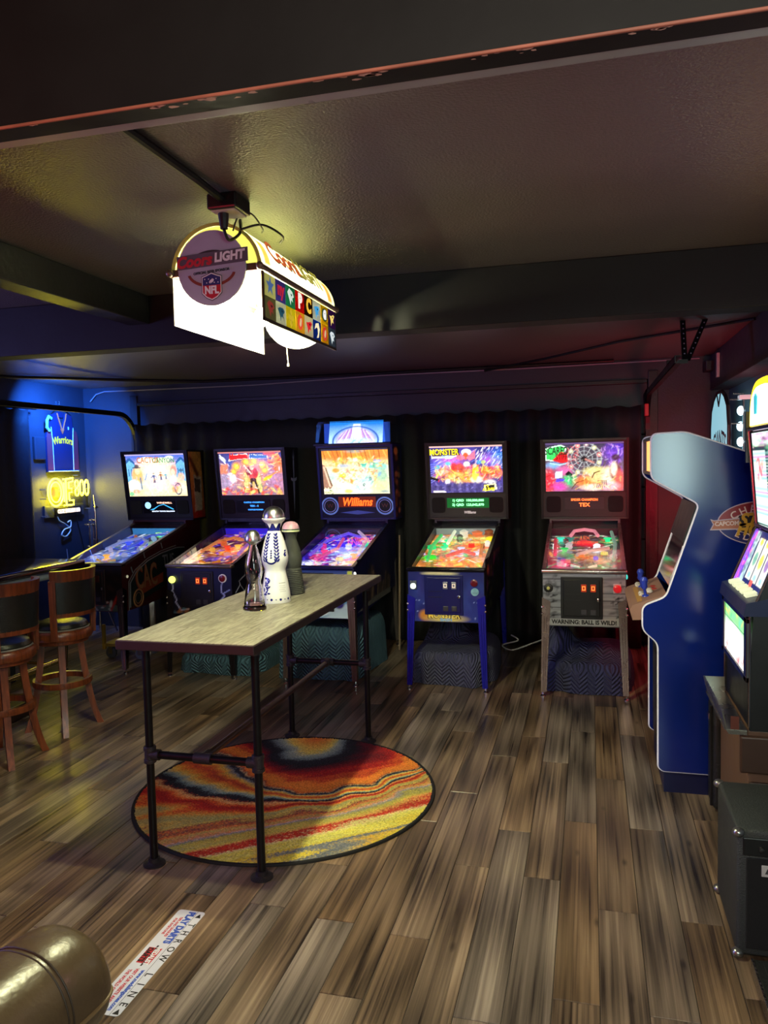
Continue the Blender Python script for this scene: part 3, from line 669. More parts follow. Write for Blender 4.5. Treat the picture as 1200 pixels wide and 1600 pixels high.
def bottle_dark():
    t = thing('black_bottle', 'matte black ceramic decanter with ribbed base and pink topped stopper, farthest on the table', 'bottle', (-1.515, 3.80, TZ))
    bm_ = mat('matte_black_clay', (52, 54, 50), .8, bump=.1)
    prof = [(.0001, .001), (.062, .001)]
    for k in range(14):
        h = .004 + k * .0092; r_ = .063 - .014 * h / .13; prof += [(r_, h), (r_ + .0022, h + .003), (r_, h + .0075)]
    prof += [(.047, .134), (.0465, .138)]
    MB().lathe(prof, 36).build('ribbed_base', bm_, t, True)
    MB().lathe([(.0465, .137), (.052, .152), (.0545, .175), (.053, .20), (.046, .235), (.036, .265), (.029, .285), (.028, .292), (.032, .312), (.039, .325), (.0001, .325)], 36).build('body', bm_, t, True)
    MB().lathe([(.040, .325), (.046, .327), (.047, .331), (.046, .335)], 32).build('stopper_rim', mat('pale_green_glaze', (196, 206, 160), .3), t, True)
    MB().lathe([(.046, .335), (.0455, .341), (.044, .343)], 32).build('stopper_band', mat('dark_green_glaze', (40, 66, 46), .3), t, True)
    MB().lathe([(.045, .342), (.042, .356), (.034, .369), (.022, .377), (.0001, .381)], 32).build('stopper_dome', mat('pink_painted_clay', (196, 150, 168), .35, var=.6, scale=45), t, True)
bottle_dark()

# ================================================================== PINBALL MACHINES
PY0 = 5.47
black_m = mat('black_satin_panel', (24, 24, 26), .45); chrome_m = mat('chrome', (200, 198, 196), .16, metal=1, var=.05)
bolt_m = mat('bright_bolt', (225, 225, 225), .2, metal=1); glass_m = glass_mat('playfield_glass', (.96, .98, .97), .8, 1.22)
brush_m = mat('brushed_steel', (150, 140, 136), .32, metal=.9, var=.15, scale=40)
lit_m = print_mat('backlit_glass_print', 1.6, .12); field_m = print_mat('lit_playfield_print', 1.7, .3); flat_m = print_mat('cabinet_print', 0, .35)
def em(name, col, s): return mat(name, col, .4, emit=s, ecol=col, var=.03)

SL = Vector((0, -.137, .9906)); NB = Vector((0, -.9906, -.137))      # backbox front plane: up and outward
def fp(x, z, d=0.0):
    t = (z - 1.165); return Vector((x, 1.08 - .1383 * t, z)) + NB * d

def glow_bg(A, pts):
    for (x, y, rx, ry, c, *k) in pts: A.ell(x, y, rx, ry, c, soft=k[0] if k else .6, al=k[1] if len(k) > 1 else .9, ang=k[2] if len(k) > 2 else 0)
    return A
def figure(A, x, y, h, skin, shirt, legs, hat=None):
    """A plain little standing figure for a poster scene."""
    A.line((x - .006, y), (x - .002, y + h * .45), h * .07, legs); A.line((x + .03 * h * 2, y), (x + .004, y + h * .45), h * .07, legs)
    A.ell(x, y + h * .62, h * .11, h * .22, shirt, .2); A.line((x - h * .08, y + h * .72), (x - h * .22, y + h * .5), h * .05, shirt); A.line((x + h * .08, y + h * .72), (x + h * .22, y + h * .55), h * .05, shirt)
    A.ell(x, y + h * .9, h * .06, h * .09, skin, .2)
    if hat: A.line((x - h * .12, y + h * .97), (x + h * .12, y + h * .97), h * .03, hat); A.ell(x, y + h * 1.0, h * .05, h * .06, hat, .2)

def art_western():
    A = Art(112, 76).grad((236, 214, 160), (52, 92, 200), .25, 1.0)
    glow_bg(A, [(.5, .68, .5, .30, (252, 214, 120), .8), (.5, .62, .34, .3, (255, 244, 210), .6), (.5, .12, .5, .3, (236, 214, 170), .7), (.5, .3, .3, .25, (232, 206, 214), .8, .8)])
    for s in (0, 1):
        X = (lambda v: v if not s else 1 - v)
        A.poly([(X(0), .35), (X(.16), .46), (X(.15), .78), (X(.06), .90), (X(0), .82)], (104, 168, 206)).poly([(X(0), .80), (X(.06), .88), (X(.15), .76), (X(.17), .80), (X(.06), .95), (X(0), .88)], (40, 84, 150))
        for k in range(3): A.poly([(X(.02 + k * .045), .50), (X(.045 + k * .045), .51), (X(.045 + k * .045), .68), (X(.02 + k * .045), .68)], (60, 110, 170))
        A.line((X(.16), .80), (X(.36), .72), .02, (240, 190, 200))
    A.ell(.36, .88, .16, .085, (255, 246, 214), .25).ell(.62, .87, .14, .07, (226, 240, 190), .25).ell(.75, .93, .08, .05, (240, 250, 240), .3)
    for x in (.44, .50, .57, .64): A.line((x, .55), (.5 + (x - .5) * 2.6, .05), .012, (196, 178, 210), .6)
    figure(A, .455, .34, .22, (240, 200, 170), (60, 84, 130), (40, 56, 96), (40, 50, 80)); figure(A, .575, .40, .18, (240, 200, 170), (150, 96, 70), (70, 84, 120), (170, 80, 40)); figure(A, .66, .42, .15, (230, 200, 180), (90, 150, 170), (90, 110, 140))
    glow_bg(A, [(.17, .50, .11, .24, (238, 170, 92), .3), (.11, .24, .12, .20, (246, 236, 236), .3), (.18, .62, .05, .10, (246, 206, 166), .3), (.17, .70, .085, .02, (58, 56, 70), .2), (.175, .73, .045, .06, (58, 56, 70), .3), (.13, .12, .08, .07, (236, 150, 84), .4), (.04, .06, .06, .07, (96, 180, 130), .5)])
    glow_bg(A, [(.80, .62, .07, .14, (236, 130, 120), .4), (.79, .58, .04, .09, (250, 210, 180), .3), (.78, .38, .07, .16, (246, 222, 226), .4), (.92, .46, .07, .12, (238, 180, 150), .4), (.93, .62, .05, .03, (60, 90, 120), .3), (.83, .28, .11, .07, (226, 140, 170), .5), (.80, .16, .08, .10, (236, 150, 96), .4), (.93, .18, .08, .16, (244, 226, 190), .5)])
    A.ring(.85, .17, .055, .13, .2, (70, 74, 96)).line((.22, .45), (.23, .18), .02, (84, 120, 150)).line((.30, .40), (.34, .55), .015, (96, 140, 190))
    A.specks(90, (.02, .02, .98, .55), [(250, 240, 220), (236, 170, 120), (150, 180, 210), (220, 190, 220)], (.012, .03), 2, .5, 1.6)
    return A.noise(.12, 2, 3)

def art_castle():
    A = Art(116, 80).grad((150, 110, 130), (40, 50, 120), .4, 1.0)
    glow_bg(A, [(.5, .55, .45, .40, (214, 130, 130), .8), (.15, .75, .16, .22, (60, 80, 160), .8), (.12, .35, .14, .3, (186, 160, 196), .8), (.86, .38, .16, .3, (176, 130, 170), .8), (.5, .35, .22, .35, (232, 170, 90), .7)])
    for x, y, r_ in ((.27, .68, .10), (.43, .78, .10), (.56, .79, .10), (.69, .70, .11), (.22, .55, .08), (.72, .58, .08)):
        A.ell(x, y, r_ * .9, r_ * 1.3, (250, 170, 30), .7); A.ell(x, y, r_ * .45, r_ * .7, (255, 240, 80), .7)
    A.poly([(.15, .80), (.19, .95), (.46, .98), (.47, .86), (.30, .84)], (255, 230, 220)).poly([(.17, .82), (.20, .94), (.45, .96), (.455, .87), (.30, .85)], (214, 40, 40))
    A.poly([(.47, .86), (.48, .96), (.78, .93), (.80, .86), (.66, .85)], (240, 246, 255)).poly([(.49, .875), (.50, .945), (.77, .915), (.77, .87)], (70, 130, 200))
    A.path([(.76, .98), (.86, .95), (.95, .82), (.97, .68), (.90, .62)], .06, (220, 66, 30)).path([(.80, .80), (.88, .72), (.94, .88)], .04, (240, 120, 50)).specks(26, (.76, .6, .99, .98), [(250, 150, 60), (200, 40, 30), (255, 200, 120)], (.015, .035), 4, .8, 2)
    A.ell(.06, .86, .07, .05, (220, 230, 250), .4, ang=-40).line((.02, .95), (.10, .75), .015, (230, 236, 250))
    for x in (.03, .09, .92, .97): A.line((x, .2), (x + .02, .66), .045, (150, 130, 160) if x < .5 else (170, 120, 150)); A.line((x, .55), (x + .02, .70), .05, (226, 120, 60), .8)
    glow_bg(A, [(.20, .40, .06, .12, (246, 240, 246), .3), (.16, .50, .05, .04, (240, 236, 246), .3), (.30, .38, .12, .012, (250, 210, 230), .3, .9, -22), (.76, .40, .10, .05, (250, 196, 40), .3, 1, 28), (.84, .48, .12, .018, (244, 140, 60), .3, 1, 28)])
    A.poly([(.37, .06), (.39, .52), (.44, .52), (.44, .06)], (232, 206, 130)).poly([(.58, .06), (.57, .50), (.64, .52), (.66, .06)], (224, 206, 130))
    A.specks(60, (.36, .05, .67, .5), [(120, 150, 110), (240, 220, 120), (250, 190, 90), (90, 70, 60)], (.012, .03), 8, .7)
    A.ell(.52, .50, .09, .16, (206, 70, 70), .3).ell(.46, .56, .05, .12, (130, 30, 40), .3).ell(.57, .52, .05, .14, (190, 50, 50), .3).ell(.515, .64, .035, .06, (240, 190, 160), .3).ell(.515, .71, .045, .03, (236, 190, 70), .3).line((.40, .70), (.50, .50), .014, (250, 220, 200))
    A.line((.50, .36), (.475, .06), .03, (24, 20, 26)).line((.55, .36), (.60, .06), .03, (24, 20, 26)).ell(.525, .36, .06, .05, (60, 30, 30), .3)
    A.specks(50, (.02, .0, .98, .2), [(236, 80, 40), (250, 170, 60), (200, 40, 50), (255, 230, 120)], (.03, .06), 12, .75)
    A.specks(120, (.02, .05, .98, .75), [(250, 220, 200), (110, 60, 90), (236, 140, 90), (240, 240, 250), (150, 90, 120)], (.01, .022), 6, .6, 2.0)
    return A.noise(.18, 2, 3)

def art_river():
    A = Art(112, 80).grad((236, 232, 190), (232, 150, 60), .55, .85)
    glow_bg(A, [(.25, .88, .3, .16, (222, 120, 50), .6), (.8, .88, .3, .16, (232, 130, 60), .6), (.5, .97, .2, .06, (150, 150, 140), .6), (.56, .80, .16, .07, (240, 190, 70), .6), (.5, .77, .1, .05, (250, 246, 220), .6)])
    for k in range(14): A.line((.02 + .07 * k, .99), (.05 + .07 * k + .02 * math.sin(k), .80 + .04 * math.sin(k * 2)), .012, [(120, 60, 30), (250, 190, 90), (190, 84, 40)][k % 3], .7)
    glow_bg(A, [(.75, .64, .24, .085, (96, 200, 180), .4), (.90, .60, .12, .10, (130, 206, 190), .5), (.62, .66, .08, .03, (60, 170, 150), .5), (.30, .64, .16, .05, (160, 170, 190), .5), (.83, .74, .08, .05, (110, 140, 200), .5)])
    A.specks(70, (.02, .62, .98, .82), [(250, 210, 80), (240, 180, 60), (250, 240, 190), (220, 120, 50), (120, 130, 70)], (.02, .045), 3, .75)
    glow_bg(A, [(.82, .22, .26, .28, (214, 226, 150), .5), (.90, .42, .14, .22, (150, 190, 160), .6), (.20, .25, .18, .30, (206, 226, 190), .5), (.14, .40, .08, .16, (180, 210, 190), .6), (.28, .22, .10, .10, (255, 255, 240), .6), (.50, .08, .3, .12, (250, 250, 220), .6), (.38, .06, .08, .06, (250, 214, 90), .5)])
    A.poly([(0, .12), (0, .68), (.03, .66), (.14, .20), (.11, .12)], (150, 110, 90)).line((.02, .62), (.10, .18), .02, (230, 190, 160)).line((.05, .6), (.12, .2), .012, (90, 60, 50))
    glow_bg(A, [(.20, .54, .07, .07, (246, 140, 40), .4), (.30, .42, .07, .09, (250, 220, 50), .4), (.42, .30, .06, .07, (238, 130, 50), .5), (.47, .42, .08, .08, (252, 240, 190), .4), (.75, .52, .07, .05, (244, 180, 80), .4), (.66, .52, .05, .06, (230, 170, 170), .4)])
    A.specks(120, (.22, .25, .82, .58), [(250, 230, 110), (236, 150, 60), (250, 250, 240), (130, 190, 180), (200, 120, 100), (250, 200, 60)], (.014, .035), 5, .8)
    glow_bg(A, [(.66, .26, .13, .15, (200, 226, 220), .35, 1, 40), (.72, .34, .03, .06, (110, 120, 110), .4), (.62, .20, .025, .05, (40, 90, 60), .4), (.56, .14, .06, .07, (244, 250, 250), .5), (.86, .44, .03, .08, (130, 170, 190), .5, 1, -30)])
    A.specks(40, (.5, .1, .8, .4), [(255, 255, 250), (150, 190, 190), (110, 170, 160)], (.01, .03), 9, .7, 2).specks(20, (.02, .0, .15, .14), [(60, 90, 40), (240, 240, 200), (120, 140, 60)], (.02, .03), 10, .8)
    A.ell(.93, .05, .12, .05, (120, 140, 150), .7, .8)
    return A.noise(.12, 2, 3)

def art_party():
    A = Art(116, 78).grad((70, 60, 130), (44, 40, 120), .3, 1.0)
    glow_bg(A, [(.3, .72, .3, .2, (196, 110, 210), .8), (.82, .72, .18, .18, (170, 90, 220), .8), (.1, .6, .14, .2, (80, 90, 220), .8), (.95, .85, .2, .16, (40, 90, 190), .8), (.5, .85, .2, .2, (90, 70, 170), .7), (.5, .40, .5, .22, (236, 130, 70), .6)])
    A.specks(70, (.62, .55, .99, .98), [(250, 250, 255), (150, 190, 255), (230, 190, 255)], (.006, .018), 3, .9, 2.5, 60).specks(60, (.02, .5, .6, .95), [(230, 170, 250), (120, 140, 250), (250, 240, 255)], (.006, .018), 4, .8, 3, 30)
    for k in range(9): A.line((.0, .62 - .05 * k), (.20, .66 - .03 * k), .008, (140, 150, 250), .6); A.line((1.0, .85 - .04 * k), (.84, .78 - .03 * k), .008, (120, 190, 250), .6)
    A.ell(.51, .88, .075, .075, (250, 250, 255), .2).ell(.5, .80, .05, .10, (232, 90, 50), .4)
    for s in (-1, 1): A.poly([(.5, .76), (.5 + s * .07, .84), (.5 + s * .13, .92), (.5 + s * .13, .74), (.5 + s * .06, .70)], (226, 110, 140))
    A.poly([(.02, .76), (.02, .94), (.36, .95), (.38, .80), (.30, .75)], (255, 252, 236)).poly([(.03, .80), (.035, .92), (.355, .93), (.36, .81)], (84, 60, 90))
    glow_bg(A, [(.51, .62, .05, .07, (250, 244, 220), .3), (.33, .56, .06, .12, (226, 50, 40), .4), (.41, .54, .07, .13, (236, 70, 40), .4), (.63, .44, .055, .20, (250, 214, 40), .3), (.62, .58, .04, .05, (240, 190, 170), .3), (.78, .48, .08, .10, (244, 140, 40), .4), (.86, .46, .07, .13, (230, 80, 40), .4), (.95, .42, .06, .12, (232, 120, 70), .4), (.14, .46, .06, .14, (240, 150, 70), .4), (.10, .54, .05, .08, (80, 180, 190), .4), (.22, .50, .05, .16, (230, 150, 160), .4), (.25, .64, .05, .05, (90, 190, 230), .4), (.68, .66, .04, .06, (60, 150, 230), .4), (.74, .66, .04, .05, (190, 210, 120), .4), (.36, .35, .14, .12, (246, 190, 90), .4), (.52, .32, .12, .12, (250, 170, 70), .4)])
    A.specks(190, (.04, .26, .97, .58), [(250, 120, 40), (255, 220, 90), (210, 40, 40), (250, 180, 130), (255, 250, 200), (120, 60, 70), (240, 90, 140)], (.012, .030), 7, .8, 1.8)
    glow_bg(A, [(.64, .28, .10, .10, (255, 255, 240), .6), (.62, .34, .05, .12, (255, 246, 60), .5), (.40, .20, .06, .10, (255, 230, 170), .6), (.82, .22, .10, .07, (255, 250, 240), .6), (.24, .24, .05, .08, (250, 240, 250), .6)])
    A.poly([(0, .36), (.12, .30), (.10, .26), (0, .30)], (20, 20, 26)).poly([(.90, .36), (.96, .24), (.99, .22), (.93, .30)], (20, 20, 26))
    g = np.random.RandomState(9)
    for k in range(30): A.ell(k / 29, .06 + .05 * g.rand(), .035, .10 + .06 * g.rand(), (64, 56, 110) if k % 3 else (90, 80, 140), .25, .9)
    A.specks(40, (0, 0, 1, .2), [(90, 90, 170), (40, 36, 70), (140, 130, 200)], (.01, .03), 11, .7)
    A.poly([(.74, .02), (.74, .16), (.90, .20), (.92, .06)], (250, 244, 190)).poly([(.76, .03), (.76, .14), (.88, .17), (.89, .07)], (40, 36, 30))
    A.poly([(.03, .01), (.03, .045), (.18, .045), (.22, .01)], (236, 226, 220))
    return A.noise(.18, 2, 3)

def art_spooky():
    A = Art(118, 78).grad((120, 90, 110), (50, 46, 70), .3, 1.0)
    glow_bg(A, [(.52, .68, .30, .42, (70, 66, 72), .7), (.88, .80, .18, .26, (110, 66, 190), .7), (.92, .92, .12, .10, (50, 30, 160), .7), (.10, .55, .14, .10, (120, 170, 220), .7), (.24, .44, .14, .14, (226, 100, 160), .7), (.05, .22, .10, .34, (226, 36, 50), .6), (.31, .22, .12, .16, (60, 180, 110), .7), (.18, .10, .14, .14, (226, 70, 170), .7)])
    for k in range(12):
        a = 2 * PI * k / 12; A.line((.5, .68), (.5 + .24 * math.cos(a), .68 + .36 * math.sin(a)), .006, (200, 206, 206), .8)
    for r_ in (.06, .11, .17, .22): A.ring(.5, .68, r_, r_ * 1.5, .05, (170, 176, 180), .8)
    for k in range(11):
        a = 2 * PI * (k + .5) / 11; A.ell(.5 + .20 * math.cos(a), .68 + .30 * math.sin(a), .035, .055, [(226, 130, 130), (190, 190, 150), (150, 120, 130)][k % 3], .3); A.ell(.5 + .20 * math.cos(a), .68 + .30 * math.sin(a), .014, .022, (240, 230, 200), .3)
    A.ell(.5, .68, .05, .07, (24, 22, 28), .3).line((.52, .67), (.62, .60), .02, (190, 120, 110))
    A.specks(60, (.3, .45, .75, .98), [(40, 36, 40), (206, 196, 180), (140, 60, 60), (90, 96, 100)], (.008, .02), 3, .6)
    A.poly([(.0, .66), (.0, .92), (.20, .99), (.28, .92), (.24, .78), (.10, .64)], (210, 250, 220)).poly([(.015, .68), (.015, .90), (.20, .965), (.26, .91), (.22, .80), (.10, .67)], (56, 190, 90))
    A.poly([(.09, .66), (.20, .84), (.29, .80), (.29, .62), (.20, .60)], (236, 30, 36)).path([(.06, .60), (.18, .56), (.30, .60)], .012, (180, 220, 240))
    A.specks(40, (.26, .5, .42, .95), [(230, 60, 60), (250, 170, 160), (190, 40, 60)], (.012, .03), 5, .6)
    A.specks(60, (.72, .45, .99, .98), [(150, 90, 230), (210, 150, 240), (90, 50, 160), (230, 220, 250)], (.012, .03), 6, .6, 2)
    A.poly([(.12, .28), (.13, .42), (.22, .43), (.22, .29)], (206, 226, 255)).ell(.17, .35, .04, .06, (255, 255, 255), .5).poly([(.13, .20), (.14, .26), (.25, .27), (.25, .22)], (86, 60, 220))
    A.poly([(.25, .36), (.30, .43), (.36, .35), (.31, .29)], (16, 20, 20)).specks(24, (.24, .14, .40, .34), [(60, 210, 120), (30, 110, 70), (180, 250, 190)], (.015, .035), 8, .7)
    # a plain warm couch scene at the lower right
    glow_bg(A, [(.66, .42, .22, .12, (238, 226, 130), .7), (.55, .20, .22, .16, (242, 130, 50), .5), (.70, .28, .16, .16, (250, 196, 130), .4), (.84, .30, .14, .26, (250, 224, 190), .4), (.90, .40, .09, .26, (120, 60, 60), .4), (.88, .46, .05, .18, (250, 226, 200), .4), (.90, .70, .07, .08, (60, 26, 34), .4), (.95, .20, .08, .3, (226, 90, 80), .5), (.62, .08, .2, .09, (250, 210, 190), .5), (.82, .10, .16, .12, (240, 170, 180), .5)])
    A.path([(.60, .28), (.63, .38), (.70, .42)], .012, (40, 20, 20)).path([(.34, .06), (.40, .18), (.52, .24)], .010, (90, 40, 20))
    for k in range(6): A.line((.66 + .025 * k, .08), (.68 + .02 * k, .22), .009, (50, 46, 50))
    A.specks(60, (.36, .02, .98, .40), [(250, 170, 80), (255, 240, 210), (190, 80, 50), (250, 220, 120)], (.012, .028), 10, .6, 2)
    A.specks(26, (.0, .0, .10, .45), [(250, 60, 60), (150, 10, 20), (250, 150, 150)], (.014, .03), 11, .7)
    return A.noise(.15, 2, 3)

def art_field(seed, blobs, cols, base):
    A = Art(60, 104, base)
    glow_bg(A, blobs)
    A.specks(230, (.02, .02, .98, .98), cols, (.008, .030), seed, .75, 1.6)
    glow_bg(A, [(b[0], b[1], b[2] * .5, b[3] * .5, b[4], .8, .45) for b in blobs])
    g = np.random.RandomState(seed)
    for k in range(16):
        p = (g.uniform(.05, .95), g.uniform(.05, .95)); a = g.uniform(0, 6.3); A.line(p, (p[0] + .25 * math.cos(a), p[1] + .12 * math.sin(a)), .008, cols[g.randint(len(cols))], .8)
    A.a = np.clip(A.a, 0, 1) ** 1.45 * 1.15
    return A.noise(.35, seed, 2)

def pinball(cx, name_label, cfg):
    t = thing('pinball_machine', name_label, 'pinball machine', (cx, PY0, 0), 0, 'pinball machines along the back wall')
    cab_m, bb_m, leg_m = cfg['cab'], cfg['bb'], cfg['leg']; W = .278
    side = [(0, .50), (0, .872), (.03, .888), (1.05, 1.128), (1.05, 1.165), (1.32, 1.165), (1.32, .565), (.35, .50)]
    mb = MB()
    for s in (-1, 1): mb.prism(side, 'x', s * (W - .018), s * W)
    mb.box(-W + .018, W - .018, 0, .018, .50, .875); mb.box(-W + .018, W - .018, 1.30, 1.32, .565, 1.165); mb.box(-W + .018, W - .018, .018, 1.30, .565, .58); mb.box(-W + .018, W - .018, 1.06, 1.3, 1.15, 1.165)
    mb.build('cabinet', cab_m, t)
    # rails, lock bar, glass
    for s in (-1, 1):
        MB().slab((s * (W + .004) - (.026 if s > 0 else 0), .02, .8885), (.026, 0, 0), (0, 1.035, .2435), (0, -.0006, .0035)).slab((s * (W + .0005), .02, .866), (s * .0035, 0, 0), (0, 1.035, .2435), (0, 0, .023)).build('side_rail', cfg.get('rail', chrome_m), t)
    lb = MB().bbox(-W - .008, W + .008, -.018, .05, .868, .896, .009, 3).build('lock_bar', cfg.get('bar', chrome_m), t, True)
    MB().slab((-W + .02, .048, .893), (2 * W - .04, 0, 0), (0, 1.0, .2365), (0, -.0007, .003)).build('playfield_glass', glass_m, t)
    # playfield
    o, u = Vector((-W + .02, .05, .855)), Vector((0, .98, .185)); wv = 2 * W - .04
    cfg['field'].panel('playfield', o, (wv, 0, 0), u, field_m, t)
    def pf(x, v, h=0):
        h = min(h, .020 + .035 * v)
        return o + Vector((wv * x, 0, 0)) + u * v + Vector((0, -.17 * h, .985 * h))
    MB().slab(pf(.0, .985, 0), (wv, 0, 0), (0, -.012, .055), (0, .006, 0)).build('rear_panel', cfg['rear'], t)
    ap = MB().slab(pf(0, -.01, .004), (wv, 0, 0), u * .085, (0, 0, .012)).build('apron', cfg.get('apron', black_m), t)
    for s in (0, 1):
        MB().slab(pf(.1 + .62 * s, .01, .0175), (wv * .18, 0, 0), u * .05, (0, 0, .001)).build('instruction_card', mat('card_white', (210, 205, 190), .6, emit=.15), ap)
        a = pf(.33 + .34 * s, .16, .012); b = pf(.44 + .12 * s, .125, .012)
        MB().tube([a, b], [.011, .006], 8).build('flipper', em('flipper_' + cfg['key'], cfg['flip'], .5), t, True)
    for k, (bx, bv, col) in enumerate(cfg['bumpers']):
        p = pf(bx, bv); bo = MB().lathe([(.018, 0), (.018, .018), (.030, .022), (.032, .027), (.026, .032), (.0001, .035)], 14, p).build('bumper', em('bumper_%s_%d' % (cfg['key'], k), col, 1.1), t, True)
    for k, (pts, col, e) in enumerate(cfg['ramps']):
        MB().tube([pf(*q) for q in pts], .014, 8).build('ramp', em('ramp_%s_%d' % (cfg['key'], k), col, e), t, True)
    for k, (bx, bv, hgt, rr, col, e) in enumerate(cfg['toys']):
        p = pf(bx, bv); hgt = min(hgt, .028 + .045 * bv)
        MB().lathe([(rr * .7, 0), (rr, hgt * .25), (rr * .8, hgt * .55), (rr * .95, hgt * .75), (rr * .4, hgt * .95), (.0001, hgt)], 12, p).build('playfield_toy', em('toy_%s_%d' % (cfg['key'], k), col, e), t, True)
    # legs
    for (sx, sy, y0) in ((-1, -1, 0), (1, -1, 0), (-1, 1, 1.32), (1, 1, 1.32)):
        zt = .70 if sy < 0 else .80; xt, xb = sx * (W + .004), sx * (W + .016); yt, yb = y0 + sy * .004, y0 + sy * .020
        mb = MB()
        def plate(ax, w0, w1):
            tv = Vector((xt, yt, zt)); bv = Vector((xb, yb, .035))
            d = Vector((-sx, 0, 0)) if ax == 'x' else Vector((0, -sy, 0)); n_ = Vector((0, -sy, 0)) if ax == 'x' else Vector((-sx, 0, 0)); th = .004
            mb.add([bv, bv + d * w0, tv + d * w1 - Vector((0, 0, .03)), tv, bv + n_ * th, bv + d * w0 + n_ * th, tv + d * w1 + n_ * th - Vector((0, 0, .03)), tv + n_ * th],
                   [(0, 1, 2, 3), (7, 6, 5, 4), (0, 4, 5, 1), (1, 5, 6, 2), (2, 6, 7, 3), (3, 7, 4, 0)])
        plate('x', .038, .058); plate('y', .038, .058)
        mid = Vector((xb, yb, .035)); tv = Vector((xt, yt, zt))
        for fr in (.35, .68):     # pressed ribs
            a = mid + Vector((-sx * .038 * fr, sy * .001, 0)); b = mid.lerp(tv, .80) + Vector((-sx * .05 * fr, sy * .001, 0)); mb.tube([a, b], .003, 6)
        lg = mb.build('leg', leg_m, t)
        MB().tube([(xb - sx * .014, yb - sy * .014, .012), (xb - sx * .014, yb - sy * .014, .05)], .007, 8).lathe([(.019, 0), (.019, .006), (.012, .014), (.007, .016)], 14, (xb - sx * .014, yb - sy * .014, 0)).build('leveler', bolt_m, lg, True)
        if sy < 0:
            for h in (.63, .585): MB().ball((sx * (W + .004), -.004, h), .010, 10, 6).build('leg_bolt', bolt_m, lg, True)
    # front panel print and coin door
    cfg['front'].panel('front_artwork', (-W + .004, -.0015, .505), (2 * W - .008, 0, 0), (0, 0, .36), cfg.get('front_m', flat_m), t)
    dx0, dx1, dz0, dz1 = cfg.get('door', (-.155, .125, .555, .845)); door_m = cfg['door_m']
    cd = MB().bbox(dx0, dx1, -.012, 0, dz0, dz1, .005).bbox(dx0 + .018, dx1 - .018, -.017, -.010, dz0 + .018, dz1 - .018, .004).build('coin_door', door_m, t)
    for k in (0, 1):
        rx = dx1 - .125 + k * .062; rz = dz1 - .075
        MB().bbox(rx - .018, rx + .018, -.024, -.016, rz - .026, rz + .026, .003).build('coin_reject_button', cfg['reject'], cd)
        dg = cfg['digit']; MB().box(rx - .009, rx + .009, -.0255, -.024, rz + .010, rz + .014).box(rx - .009, rx + .009, -.0255, -.024, rz - .014, rz - .010).box(rx - .011, rx - .007, -.0255, -.024, rz - .014, rz + .014).box(rx + .007, rx + .011, -.0255, -.024, rz - .014, rz + .014).build('price_window', dg, cd)
        MB().bbox(rx - .019, rx + .019, -.021, -.016, dz0 + .03, dz0 + .066, .003).build('coin_return', mat('coin_return_grey', (66, 66, 72), .4, metal=.3), cd)
    MB().lathe([(.011, 0), (.011, .006), (.006, .008)], 12, (dx1 - .028, -.016, (dz0 + dz1) / 2 - .01), 'y').build('door_lock', chrome_m, cd, True)
    MB().box(dx0 + .03, dx1 - .15, -.0185, -.017, dz0 + .128, dz0 + .132).box(dx0 + .03, dx1 - .15, -.0185, -.017, dz0 + .17, dz0 + .173).build('door_crease', black_m, cd)
    # backbox shell
    BW = .345
    prof = [(1.08, 1.165), (.99, 1.815), (1.32, 1.815), (1.32, 1.165)]
    mb = MB()
    for s in (-1, 1): mb.prism(prof, 'x', s * (BW - .02), s * BW)
    mb.box(-BW + .02, BW - .02, .99, 1.32, 1.797, 1.815); mb.box(-BW + .02, BW - .02, 1.078, 1.32, 1.165, 1.18); mb.box(-BW + .02, BW - .02, 1.30, 1.32, 1.18, 1.797)
    mb.build('backbox', bb_m, t)
    def rect(name, x0, x1, z0, z1, d, th, m, par=None, bev=0):
        a = fp(x0, z0, d); r_ = Vector((x1 - x0, 0, 0)); u_ = fp(x0, z1, d) - a
        return MB().slab(a - NB * th, r_, u_, NB * th).build(name, m, par or t)
    fz = MB(); gx, gz0, gz1 = cfg.get('gx', .305), 1.39, 1.775
    for (x0, x1, z0, z1) in ((-BW + .02, -gx, 1.18, 1.797), (gx, BW - .02, 1.18, 1.797), (-gx, gx, gz1, 1.797), (-gx, gx, 1.378, gz0)):
        a = fp(x0, z0, -.012); fz.slab(a - NB * .012, (x1 - x0, 0, 0), fp(x0, z1, -.012) - a, NB * .014)
    fz.build('glass_frame', cfg.get('frame', black_m), t)
    a = fp(-gx, gz0, -.014); bg = cfg['glass'].panel('backglass', a, (2 * gx, 0, 0), fp(-gx, gz1, -.014) - a, lit_m, t)
    rect('light_strip', -gx, gx, 1.772, 1.785, .0, .004, em('marquee_strip_' + cfg['key'], cfg['strip'], .8))
    sp = rect('speaker_panel', -BW + .02, BW - .02, 1.18, 1.378, -.008, .02, cfg['spk'])
